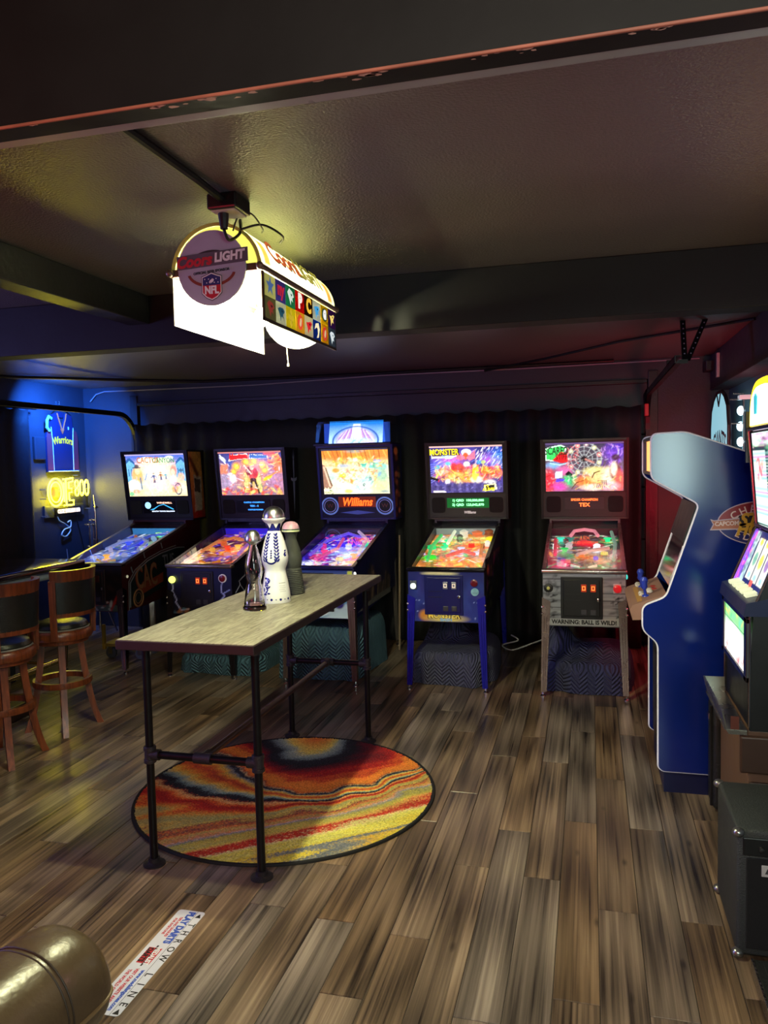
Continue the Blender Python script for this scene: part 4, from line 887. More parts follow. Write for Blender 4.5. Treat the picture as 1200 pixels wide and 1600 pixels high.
    for s in (-1, 1):
        c0 = fp(s * cfg.get('sx', .245), 1.285, -.007)
        if cfg.get('round_spk'):
            n_ = 28
            def ringm(r0, r1, h):
                q = MB(); vs_ = []
                for k in range(n_):
                    an = 2 * PI * k / n_; dv = Vector((1, 0, 0)) * math.cos(an) + SL * math.sin(an); vs_ += [c0 + dv * r0 + NB * h, c0 + dv * r1 + NB * h]
                q.add(vs_, [(2 * k, 2 * k + 1, (2 * k + 3) % (2 * n_), (2 * k + 2) % (2 * n_)) for k in range(n_)]); return q
            g_ = ringm(.0001, .068, .002).build('speaker_grille', mat('speaker_mesh', (26, 26, 40), .7, bump=.5, bscale=400), sp)
            ringm(.066, .080, .004).build('speaker_ring', mat('pale_blue_ring', (110, 140, 220), .4, emit=.25), g_); ringm(.050, .056, .0045).build('inner_ring', mat('lilac_ring', (130, 130, 210), .4, emit=.2), g_)
            T('W', .05, c0 + NB * .003, (1, 0, 0), SL, mat('dim_red_letter', (110, 60, 60), .5), g_, xs=1.1)
        else:
            q = MB(); n_ = 24; hw, hh = .058, .066; vs_ = []
            for lay in (0, 1):
                for k in range(n_):
                    an = 2 * PI * (k + .5) / n_; cx_, sx_ = math.cos(an), math.sin(an); e_ = .35
                    vs_.append(c0 + Vector((hw * math.copysign(abs(cx_) ** e_, cx_), 0, 0)) + SL * (hh * math.copysign(abs(sx_) ** e_, sx_)) + NB * (.001 + .006 * lay))
            q.add(vs_, [tuple(range(n_, 2 * n_))] + [(k, (k + 1) % n_, n_ + (k + 1) % n_, n_ + k) for k in range(n_)])
            q.build('speaker_grille', mat('black_speaker_mesh', (12, 12, 13), .8, bump=.5, bscale=400), sp)
    dz = cfg.get('dmd', (-.165, .165, 1.232, 1.345)); dm_ = rect('score_display', dz[0], dz[1], dz[2], dz[3], .0, .008, cfg.get('dmd_m', mat('dark_display', (16, 14, 16), .3)), sp)
    for (txt, size, x, z, m_, kw) in cfg['dmd_text']: T(txt, size, fp(x, z, .001), (1, 0, 0), SL, m_, dm_, **kw)
    for (txt, size, x, z, m_, kw) in cfg.get('panel_text', []): T(txt, size, fp(x, z, -.007), (1, 0, 0), SL, m_, sp, **kw)
    for (txt, size, x, z, m_, kw) in cfg.get('title', []): T(txt, size, fp(x, z, -.0125), (1, 0, 0), SL, m_, bg, **kw)
    return t

# --- machine configurations
blk_cab = mat('black_cabinet_paint', (18, 18, 22), .4); navy_cab = mat('navy_cabinet_paint', (18, 22, 78), .35); blue_cab = mat('deep_blue_cabinet_paint', (24, 32, 120), .35)
amber = em('amber_price_lamp', (255, 120, 50), 2.2); wht_dig = em('white_price_lamp', (255, 235, 200), 1.5); dk = mat('dark_coin_plastic', (60, 22, 18), .4)
PX = [-3.92, -2.96, -1.975, -1.005, -.045]

# Cactus Canyon
A = Art(60, 40, (20, 18, 20)); A.specks(18, (0, 0, 1, 1), [(50, 30, 24), (30, 24, 26)], (.05, .12), 2, .5); A.poly([(.05, .0), (.05, .12), (.95, .14), (.95, 0)], (60, 76, 70)); A.line((.80, .02), (.92, .35), .03, (150, 40, 30)); A.specks(12, (.55, 0, .95, .2), [(190, 200, 190), (150, 50, 40)], (.02, .05), 5, .8)
cactus = dict(key='west', cab=mat('oxblood_cabinet_side', (60, 16, 16), .4, var=.3, scale=5), bb=blk_cab, leg=chrome_m, rail=brush_m, bar=blk_cab, rear=em('blue_rear_panel', (60, 130, 190), 1.0), flip=(250, 190, 60), front=A, door_m=black_m, reject=dk, digit=dk,
    field=art_field(31, [(.6, .62, .45, .2, (40, 50, 210), .9), (.2, .75, .3, .2, (60, 96, 190), .9), (.75, .92, .3, .1, (90, 190, 220), .9), (.3, .3, .5, .2, (170, 180, 220), .9), (.42, .22, .08, .06, (255, 180, 40), .6), (.6, .93, .08, .08, (150, 230, 90), .6)], [(230, 236, 250), (60, 60, 220), (150, 170, 220), (40, 50, 90), (200, 180, 160), (110, 150, 120)], (60, 72, 110)),
    glass=art_western(), strip=(200, 190, 240), spk=black_m,
    bumpers=[(.40, .24, (255, 180, 40)), (.55, .66, (50, 60, 240)), (.35, .62, (60, 80, 230)), (.6, .92, (150, 240, 90))],
    ramps=[([(.2, .4, .04), (.25, .6, .05), (.5, .7, .05), (.75, .6, .05), (.8, .4, .03)], (170, 180, 230), .5), ([(.55, .45, .03), (.6, .75, .05), (.9, .85, .05)], (90, 110, 230), .6)],
    toys=[(.75, .70, .06, .05, (110, 100, 80), .25), (.85, .58, .05, .04, (180, 226, 190), .5), (.3, .78, .05, .018, (210, 120, 80), .6), (.25, .42, .05, .02, (200, 190, 220), .6), (.8, .9, .05, .025, (250, 220, 230), 1.3), (.12, .66, .04, .02, (190, 190, 210), .5), (.66, .30, .03, .03, (190, 190, 220), .6), (.18, .22, .03, .03, (220, 220, 240), .6)],
    dmd_text=[('WINDMILL', .022, .06, 1.328, em('dmd_peach', (255, 200, 170), 1.6), dict(bold=.0006, xs=1.5)), ('SOUTH TOWN SALOON', .017, .04, 1.248, em('dmd_white', (220, 236, 255), 1.6), dict(bold=.0005, xs=1.25))],
    title=[('CACTUS', .075, -.075, 1.727, mat('title_orange', (214, 120, 60), .4, emit=.9), dict(bold=.001, xs=.8)), ('CANYON', .065, .09, 1.722, mat('title_green', (90, 160, 110), .4, emit=.9), dict(bold=.001, xs=.8))])
m1 = pinball(PX[0], 'black pinball machine with a western street backglass and wagon wheel side art, leftmost', cactus)
dots = em('dmd_ice_blue', (150, 206, 255), 1.5); dsp = [c for c in m1.children if c.name.startswith('speaker_panel')][0]; dsp = [c for c in dsp.children if c.name.startswith('score_display')][0]
def dmd_poly(pts, m_, par):
    MB().add([fp(x, z, .0012) for x, z in pts], [tuple(range(len(pts)))]).build('display_picture', m_, par)
dmd_poly([(-.115 + .032 * math.cos(2 * PI * k / 20), 1.305 + .032 * math.sin(2 * PI * k / 20)) for k in range(20)], dots, dsp)
dmd_poly([(-.10, 1.262), (-.06, 1.262), (0.0, 1.30), (.05, 1.31), (.09, 1.29), (.13, 1.27), (.15, 1.262), (.15, 1.262), (.15, 1.272), (.09, 1.30), (.05, 1.318), (-.0, 1.305), (-.06, 1.275)], em('dmd_blue_hills', (60, 170, 230), 1.3), dsp)
# Cactus side art: arched sign, wheel, lettering
W = .278
tan = mat('side_art_tan_line', (150, 110, 74), .5); rope = mat('side_art_grey_line', (110, 116, 120), .5); rusty = mat('side_art_rust', (140, 60, 34), .5); sx_ = W + .0015
def sidepath(m_, par, pts, r_=.004, name='side_artwork'):
    return MB().tube([(sx_, a, b) for a, b in pts], r_, 6).build(name, m_, par, True)
arch = [(.10, .52), (.11, .72), (.2, .80), (.38, .87), (.6, .91), (.85, .93), (1.0, .92)]
MB().add([(sx_ - .0005, a, b) for a, b in arch + [(1.0, .70), (.55, .60)]], [tuple(range(len(arch) + 2))]).build('side_artwork', mat('side_art_dark_green', (22, 36, 34), .5), m1)
sidepath(rope, m1, arch, .006); sidepath(rope, m1, [(.08, .50), (.09, .735), (.19, .82), (.38, .89), (.6, .93), (.85, .95)], .004)
sidepath(tan, m1, [(.22 + .07 * math.cos(a), .58 + .07 * math.sin(a)) for a in [2 * PI * k / 20 for k in range(21)]], .008)
sidepath(tan, m1, [(.22 + .045 * math.cos(a), .58 + .045 * math.sin(a)) for a in [2 * PI * k / 20 for k in range(21)]], .003)
MB().add([(sx_, .28, .60), (sx_, .62, .66), (sx_, .62, .74), (sx_, .28, .68)], [(0, 1, 2, 3)]).build('side_artwork', rusty, m1)
T('CAC', .27, (sx_, .36, .735), (0, 1, 0), (0, -.1, 1), tan, m1, xs=.58, bold=.003); T('CAC', .27, (sx_ - .0004, .357, .732), (0, 1, 0), (0, -.1, 1), rusty, m1, xs=.60, bold=.010)
T('TUS', .15, (sx_, .72, .83), (0, 1, 0), (0, -.1, 1), rope, m1, xs=.75, bold=.002)
for (a, b) in ((.15, .80), (.34, .90), (.62, .95)): sidepath(rope, m1, [(a, b), (a - .02, b + .05)], .006)
def bb_side(Aart, par):
    a = Vector((.3466, .995, 1.18)); Aart.panel('backbox_side_art', a + Vector((0, .08, 0)), (0, .235, 0), (0, -.06, .62), flat_m, par)
A = Art(24, 60, (150, 110, 50)); A.grad((150, 40, 26), (200, 150, 70), .0, .7).poly([(.2, .1), (.3, .65), (.9, .62), (.8, .12)], (190, 180, 150)).poly([(.3, .40), (.32, .6), (.8, .58), (.75, .38)], (80, 70, 60)).line((.1, .9), (.6, .66), .05, (110, 60, 30)).ell(.5, .06, .4, .05, (170, 40, 30), .4).noise(.2, 3, 3)
bb_side(A, m1)
A = Art(40, 40, (18, 18, 22))
MB().lathe([(.012, 0), (.012, .006), (.007, .01)], 12, (W, .07, .78), 'x').build('flipper_button', mat('ivory_button', (226, 226, 190), .3, emit=.3), m1)

# Medieval Madness
A = Art(60, 40, (18, 20, 44)); A.grad((14, 16, 30), (26, 32, 74)); A.path([(.05, .8), (.09, .55), (.07, .5), (.14, .3), (.12, .25), (.2, .08), (.32, .1)], .012, (190, 200, 255)).path([(.86, .7), (.84, .5), (.90, .42), (.82, .3), (.86, .18), (.78, .08)], .012, (190, 200, 255)).line((.86, .45), (.98, .55), .01, (170, 190, 255)).specks(10, (.1, 0, .3, .12), [(80, 120, 140), (150, 170, 190), (160, 100, 60)], (.03, .06), 4, .8)
mm = dict(key='castle', cab=mat('midnight_cabinet_paint', (14, 15, 34), .4), bb=blk_cab, leg=blk_cab, rail=mat('black_steel_rail', (30, 30, 32), .3, metal=.6), bar=mat('pale_lock_bar', (150, 140, 124), .3, metal=.8), rear=em('violet_rear_panel', (50, 30, 200), 1.0), flip=(255, 150, 50), front=A, door_m=mat('dark_coin_door', (26, 26, 34), .4), reject=mat('amber_backed_reject', (90, 30, 16), .4, emit=.5, ecol=(200, 60, 20)), digit=amber,
    field=art_field(42, [(.6, .93, .6, .12, (50, 30, 230), .9), (.15, .7, .25, .3, (70, 30, 110), .9), (.55, .45, .4, .2, (240, 140, 60), .9), (.5, .25, .3, .12, (120, 90, 190), .9), (.12, .2, .2, .25, (250, 220, 190), .9), (.8, .55, .2, .15, (250, 200, 80), .9), (.5, .52, .1, .06, (230, 50, 40), .7)], [(250, 170, 90), (230, 90, 50), (255, 230, 190), (90, 40, 140), (60, 40, 60), (240, 200, 120), (110, 80, 220)], (120, 70, 70)),
    glass=art_castle(), strip=(220, 140, 130), spk=mat('dark_plum_panel', (30, 26, 34), .45),
    bumpers=[(.45, .52, (240, 70, 40)), (.62, .55, (255, 190, 70)), (.82, .60, (255, 210, 70))],
    ramps=[([(.15, .35, .04), (.2, .6, .05), (.4, .72, .05), (.6, .68, .04)], (240, 150, 90), .6), ([(.85, .3, .03), (.8, .6, .05), (.6, .8, .05), (.4, .85, .05)], (170, 110, 220), .6), ([(.1, .12, .02), (.12, .4, .03)], (255, 220, 190), .8)],
    toys=[(.3, .62, .06, .03, (240, 120, 60), .6), (.55, .80, .07, .04, (110, 90, 200), .6), (.75, .75, .06, .03, (120, 70, 200), .6), (.25, .45, .04, .025, (250, 190, 80), .7), (.6, .35, .03, .03, (250, 170, 150), .7), (.45, .9, .06, .03, (80, 60, 240), 1.0)],
    dmd_text=[('CASTLE CHAMPION', .018, .01, 1.325, em('dmd_sky_blue', (60, 150, 255), 2.0), dict(bold=.0005, xs=1.25)), ('TEX - 5', .022, .01, 1.292, em('dmd_sky_blue', (60, 150, 255), 2.0), dict(bold=.0007, xs=1.2)), ('CASTLES RUINED', .016, .02, 1.258, em('dmd_sky_blue', (60, 150, 255), 2.0), dict(bold=.0005, xs=1.2))],
    title=[('Medieval', .066, -.105, 1.742, mat('title_red', (226, 40, 40), .4, emit=1.0), dict(bold=.0015, xs=.85, shear=.15)), ('Madness', .06, .085, 1.739, mat('title_steel_blue', (70, 110, 190), .4, emit=1.0), dict(bold=.0015, xs=.8))])
m2 = pinball(PX[1], 'black pinball machine with a fiery castle backglass and lightning bolts on the front', mm)
gl_ = MB().ball((-.225, -.016, .775), .028, 14, 10).build('ball_launch_button', em('yellow_green_lamp', (226, 240, 110), 1.6), m2, True)
MB().lathe([(.034, 0), (.034, .006), (.028, .008)], 18, (.205, -.002, .79), 'y').build('start_button_ring', mat('white_ring', (210, 200, 205), .4, emit=.15), m2)
MB().lathe([(.026, 0), (.026, .013), (.01, .017)], 18, (.205, -.002, .79), 'y').build('start_button', mat('dark_red_button', (96, 12, 22), .3, emit=.15), m2)
silver = mat('painted_silver_lines', (140, 146, 176), .5)
sw_ = MB(); bx = .3466
sw_.add([(bx, 1.20, 1.20), (bx, 1.225, 1.50), (bx, 1.175, 1.50)], [(0, 1, 2)]).add([(bx, 1.13, 1.52), (bx, 1.20, 1.50), (bx, 1.27, 1.52), (bx, 1.27, 1.545), (bx, 1.20, 1.53), (bx, 1.13, 1.545)], [(0, 1, 4, 5), (1, 2, 3, 4)]).add([(bx, 1.19, 1.53), (bx, 1.21, 1.53), (bx, 1.215, 1.70), (bx, 1.185, 1.70)], [(0, 1, 2, 3)]).add([(bx, 1.15, 1.78), (bx, 1.2, 1.69), (bx, 1.25, 1.78), (bx, 1.21, 1.72), (bx, 1.2, 1.80), (bx, 1.19, 1.72)], [(0, 1, 5), (1, 3, 5), (1, 2, 3), (3, 4, 5)])
sw_.build('sword_artwork', silver, m2)
lt = [(.05, .66), (.15, .72), (.13, .75), (.30, .80), (.28, .83), (.5, .90)]; MB().tube([(W + .001, a, b) for a, b in lt], .005, 5).tube([(W + .001, a, b) for a, b in [(.15, .72), (.22, .66), (.3, .68)]], .004, 5).tube([(W + .001, a, b) for a, b in [(.1, .60), (.8, .82)]], .006, 5).build('lightning_artwork', silver, m2)
A = Art(50, 24, (20, 18, 30)); A.specks(26, (.2, .1, .95, .8), [(150, 100, 50), (120, 40, 30), (200, 190, 80), (90, 90, 120), (60, 40, 30)], (.05, .14), 6, .8).noise(.25, 4, 2)
A.panel('side_artwork', (W + .0006, .25, .60), (0, .8, .16), (0, 0, .22), flat_m, m2)

# White Water
A = Art(60, 44, (150, 190, 210)); A.grad((210, 236, 246), (30, 60, 140)); A.specks(50, (0, 0, 1, .7), [(250, 255, 255), (90, 160, 200), (40, 90, 160), (200, 230, 240)], (.03, .09), 3, .8, 2.5, 20).poly([(.93, 0), (.93, 1), (1, 1), (1, 0)], (210, 226, 90)).ell(.8, .3, .08, .12, (50, 40, 120), .3)
river = dict(key='river', cab=navy_cab, bb=mat('royal_blue_backbox', (20, 28, 100), .35), leg=brush_m, rail=mat('dark_blue_rail', (24, 26, 60), .3, metal=.5), bar=mat('navy_lock_bar', (20, 26, 84), .3, metal=.4), rear=em('dark_rear_panel', (50, 30, 40), .5), flip=(250, 240, 230), front=A, door_m=black_m, reject=dk, digit=amber, round_spk=True, sx=.25, gx=.30,
    field=art_field(53, [(.55, .60, .35, .2, (40, 30, 240), .9), (.35, .78, .3, .15, (90, 30, 220), .9), (.25, .38, .2, .14, (230, 60, 130), .9), (.2, .15, .3, .12, (240, 240, 255), .9), (.8, .2, .25, .14, (250, 200, 130), .9), (.85, .65, .1, .07, (30, 200, 150), .8), (.7, .38, .2, .15, (220, 236, 230), .9), (.85, .30, .1, .06, (250, 130, 60), .8)], [(250, 250, 255), (70, 50, 250), (230, 80, 160), (250, 150, 80), (110, 90, 230), (150, 200, 230)], (60, 40, 150)),
    glass=art_river(), strip=(60, 60, 80), spk=mat('navy_speaker_panel', (14, 18, 54), .4), dmd=(-.17, .17, 1.275, 1.365), dmd_m=mat('plasma_display', (70, 26, 20), .3, emit=.35, ecol=(150, 50, 30)),
    bumpers=[(.85, .66, (30, 220, 160)), (.84, .32, (250, 130, 60)), (.5, .62, (50, 40, 250)), (.3, .42, (240, 60, 130))],
    ramps=[([(.15, .3, .03), (.2, .65, .05), (.45, .85, .05), (.7, .75, .05)], (120, 90, 240), .7), ([(.9, .35, .03), (.85, .7, .04), (.6, .9, .05)], (230, 200, 240), .5), ([(.3, .2, .03), (.5, .45, .04), (.45, .7, .05)], (240, 90, 170), .6)],
    toys=[(.25, .1, .03, .025, (255, 250, 255), 2.2), (.4, .5, .04, .03, (60, 40, 240), 1), (.62, .55, .05, .03, (230, 240, 255), .7), (.65, .25, .03, .035, (250, 220, 160), .7), (.2, .55, .05, .03, (220, 50, 150), .7)],
    dmd_text=[('Williams', .098, 0, 1.318, em('plasma_orange', (255, 84, 22), 2.6), dict(bold=.003, xs=.80, shear=.28))])
m3 = pinball(PX[2], 'blue pinball machine with a river rapids backglass, orange display and lit topper', river)
bb_m = [c for c in m3.children if c.name.startswith('speaker_panel')][0]
MB().add([fp(-.16, 1.225, -.006), fp(0, 1.208, -.006), fp(.16, 1.225, -.006), fp(0, 1.245, -.006)], [(0, 1, 2, 3)]).build('panel_ornament', mat('blue_diamond', (70, 84, 170), .4, emit=.15), bb_m)
# topper: lit scene under a clear moulded cover
A = Art(90, 36).grad((190, 226, 246), (30, 120, 210), .1, .9); A.ell(.5, .25, .42, .72, (110, 160, 220), .15).ell(.5, .1, .40, .66, (226, 190, 230), .2)
for k in range(20):
    x = .15 + .7 * k / 19
    if abs(x - .5) > .1: A.line((.5 + (x - .5) * .55, .70 - 1.2 * (x - .5) ** 2), (x, .08), .03, [(150, 90, 170), (236, 226, 246), (200, 130, 190)][k % 3], .8)
A.poly([(.42, .1), (.44, .9), (.58, .9), (.62, .1)], (250, 252, 255)).ell(.5, .10, .45, .16, (216, 240, 250), .7).ring(.5, .1, .42, .68, .06, (60, 90, 170)).specks(24, (.4, .0, .7, .3), [(150, 210, 230), (110, 170, 190), (255, 255, 255)], (.03, .06), 3, .7).noise(.08, 3, 2)
tp = MB().bbox(-.345, .345, .93, 1.30, 1.815, 1.832, .004).build('topper_base', mat('navy_topper_base', (18, 22, 60), .35), m3)
A.panel('topper_scene', (-.245, 1.05, 1.835), (.49, 0, 0), (0, .05, .185), lit_m, tp)
cover = MB(); q = [(-.335, 1.832), (-.318, 2.0), (-.300, 2.022), (.300, 2.022), (.318, 2.0), (.335, 1.832)]
cover.add([(a, .96, b) for a, b in q] + [(a * .97, 1.29, b) for a, b in q], [tuple(range(6))[::-1]] + [(i, i + 1, 7 + i, 6 + i) for i in range(5)])
cover.build('clear_cover', glass_mat('clear_blue_cover', (.80, .88, 1.0), 1.0, 1.45), tp)
MB().box(-.30, .30, 1.10, 1.115, 1.84, 2.012).build('topper_backing', mat('blue_mylar', (70, 110, 210), .2, metal=.6, emit=.25, ecol=(60, 110, 230)), tp)
A = Art(60, 40, (18, 22, 70)); 
for k in range(26):
    g = np.random.RandomState(k); x = .25 + .7 * g.rand(); A.line((x, .0), (x + .05, .5 + .4 * math.sin(x * 6) * g.rand()), .03, [(110, 90, 74), (70, 56, 48), (150, 124, 100), (50, 44, 50)][k % 4], .8)
A.poly([(0, .0), (.3, .1), (1, .12), (1, 0)], (120, 120, 116)).noise(.2, 4, 2)
A.panel('side_artwork', (W + .0006, .10, .53), (0, 1.0, .0), (0, 0, .40), flat_m, m3)
A = Art(16, 60, (30, 26, 60)); 
for k in range(22): g = np.random.RandomState(k + 50); A.ell(.5 + .2 * g.randn(), g.rand(), .25, .05, [(130, 96, 64), (90, 66, 50), (170, 130, 90), (60, 40, 36)][k % 4], .4, .8)
A.ell(.4, .93, .35, .06, (190, 150, 80), .3); bb_side(A, m3)
MB().lathe([(.016, 0), (.016, .008), (.008, .012)], 14, (W, .03, .835), 'x').build('flipper_button', mat('white_lit_button', (250, 250, 240), .3, emit=1.4), m3)

# Monster Bash
A = Art(70, 46, (34, 44, 130)); A.grad((40, 60, 150), (34, 38, 110)); A.specks(26, (0, 0, 1, 1), [(60, 84, 170), (30, 30, 90), (70, 60, 150)], (.08, .18), 3, .4).ell(.22, .12, .10, .14, (230, 150, 60), .5).ell(.5, .06, .34, .10, (240, 220, 120), .6).ell(.42, .97, .28, .05, (240, 226, 170), .4)
for x, y in ((.1, .42), (.14, .42), (.05, .34), (.2, .36), (.87, .40), (.92, .40), (.97, .34), (.12, .2), (.93, .24), (.88, .08)): A.ell(x, y, .012, .02, (170, 190, 240), .4)
party = dict(key='party', cab=mat('dark_navy_cabinet', (16, 18, 50), .4), bb=blk_cab, leg=mat('cobalt_blue_leg', (20, 24, 150), .3), rail=mat('black_steel_rail', (30, 30, 32), .3), bar=mat('black_gloss_bar', (20, 18, 26), .2, metal=.3), rear=em('grey_rear_panel', (130, 150, 150), .6), flip=(255, 240, 120), front=A, door_m=mat('cobalt_coin_door', (18, 22, 92), .35), reject=mat('silver_reject', (150, 150, 170), .3, metal=.5), digit=mat('lit_coin_window', (240, 220, 190), .4, emit=.8),
    field=art_field(64, [(.18, .66, .25, .14, (30, 190, 90), .9), (.12, .35, .22, .1, (60, 220, 70), .9), (.75, .72, .3, .2, (250, 160, 50), .9), (.9, .86, .15, .1, (255, 230, 40), .9), (.45, .75, .2, .2, (170, 160, 140), .9), (.6, .22, .45, .16, (250, 130, 70), .9), (.6, .52, .2, .12, (240, 70, 50), .8), (.2, .85, .2, .12, (190, 200, 180), .9), (.45, .5, .1, .08, (200, 200, 230), .8)], [(255, 220, 120), (250, 120, 60), (255, 250, 220), (90, 200, 120), (230, 60, 50), (110, 90, 70), (250, 190, 60), (190, 190, 230)], (190, 130, 80)),
    glass=art_party(), strip=(230, 200, 190), spk=mat('charcoal_speaker_panel', (44, 44, 46), .5), dmd_m=mat('green_plasma', (8, 80, 36), .3, emit=.55, ecol=(10, 120, 50)), dmd=(-.17, .185, 1.262, 1.345),
    bumpers=[(.28, .72, (40, 230, 150)), (.28, .63, (40, 230, 150)), (.28, .54, (60, 230, 150)), (.55, .52, (210, 210, 240))],
    ramps=[([(.32, .95, .04), (.32, .6, .04)], (240, 250, 220), .9), ([(.9, .3, .03), (.85, .6, .05), (.6, .8, .05)], (250, 150, 60), .6), ([(.15, .2, .03), (.1, .5, .05), (.15, .8, .06)], (90, 230, 130), .6), ([(.4, .3, .03), (.6, .42, .04), (.8, .35, .03)], (250, 110, 70), .7)],
    toys=[(.48, .90, .07, .04, (230, 230, 210), .8), (.70, .88, .07, .05, (240, 130, 80), .6), (.88, .92, .07, .04, (150, 80, 50), .5), (.93, .80, .04, .04, (255, 220, 40), 1.1), (.68, .62, .04, .03, (240, 50, 40), .9), (.85, .60, .06, .018, (50, 36, 40), .2), (.92, .65, .05, .025, (250, 240, 230), .9), (.08, .56, .04, .04, (40, 220, 130), .9), (.15, .32, .03, .05, (60, 220, 60), .9), (.8, .42, .03, .04, (230, 230, 250), .8), (.45, .78, .07, .03, (110, 100, 100), .3)],
    dmd_text=[('1) QRD  100,000,000', .0275, .008, 1.325, em('dmd_mint', (140, 255, 170), 2.2), dict(bold=.0009, xs=1.12)), ('2) QRD  123,042,870', .0275, .008, 1.288, em('dmd_mint', (140, 255, 170), 2.2), dict(bold=.0009, xs=1.12))],
    panel_text=[('Williams', .032, .02, 1.222, mat('silver_badge', (220, 220, 220), .3, emit=.3), dict(bold=.0012, xs=.9, shear=.25))],
    title=[('MONSTER', .072, -.182, 1.730, mat('title_shadow', (60, 40, 30), .5, emit=.2), dict(bold=.004, xs=.80)), ('MONSTER', .070, -.183, 1.732, mat('title_yellow', (236, 226, 40), .4, emit=1.3), dict(bold=.0015, xs=.78, extr=.0015)), ('BASH', .034, -.165, 1.694, mat('title_ice', (150, 200, 240), .4, emit=1.0), dict(bold=.001, xs=.9, extr=.0015)), ("IT'S", .026, .165, 1.442, mat('title_yellow', (236, 226, 40), .4), dict(bold=.001)), ('ALIVE!', .036, .185, 1.414, mat('title_yellow', (236, 226, 40), .4), dict(bold=.0015))])
m4 = pinball(PX[3], 'pinball machine with blue legs, green score display and purple monster party backglass', party)
T('MONSTER', .062, (-.015, -.003, .548), (1, 0, 0), (0, 0, 1), mat('front_title_dark', (36, 22, 16), .5), m4, bold=.003, xs=.86); T('MONSTER', .060, (-.016, -.0035, .549), (1, 0, 0), (0, 0, 1), mat('front_title_yellow', (240, 214, 90), .4, emit=.25), m4, bold=.001, xs=.85, extr=.0015); T('BASH', .030, (0, -.0035, .518), (1, 0, 0), (0, 0, 1), mat('front_title_blue', (130, 180, 220), .4, emit=.2), m4, bold=.001, xs=1.2, extr=.0015)
MB().bbox(-.262, -.212, -.012, 0, .735, .80, .004).build('launch_plate', mat('steel_launch_plate', (110, 116, 130), .3, metal=.5), m4); MB().ball((-.236, -.016, .762), .021, 14, 10).build('ball_launch_button', em('white_green_lamp', (236, 250, 220), 1.7), m4, True)
MB().lathe([(.026, 0), (.026, .010), (.014, .014)], 18, (.205, -.002, .79), 'y').build('start_button', mat('dark_red_button', (96, 12, 22), .3), m4); MB().lathe([(.028, 0), (.028, .005)], 18, (.21, -.002, .725), 'y').build('round_sticker', mat('blue_white_sticker', (140, 190, 220), .4, var=.8, scale=30), m4)
A = Art(60, 40, (16, 18, 40)); A.specks(60, (.0, .1, 1, 1), [(110, 40, 110), (60, 70, 30), (150, 110, 60), (70, 30, 80), (30, 40, 30), (100, 110, 60)], (.05, .16), 6, .6, .5).noise(.25, 4, 2)
A.panel('side_artwork', (W + .0006, .05, .53), (0, 1.0, .0), (0, 0, .42), flat_m, m4)

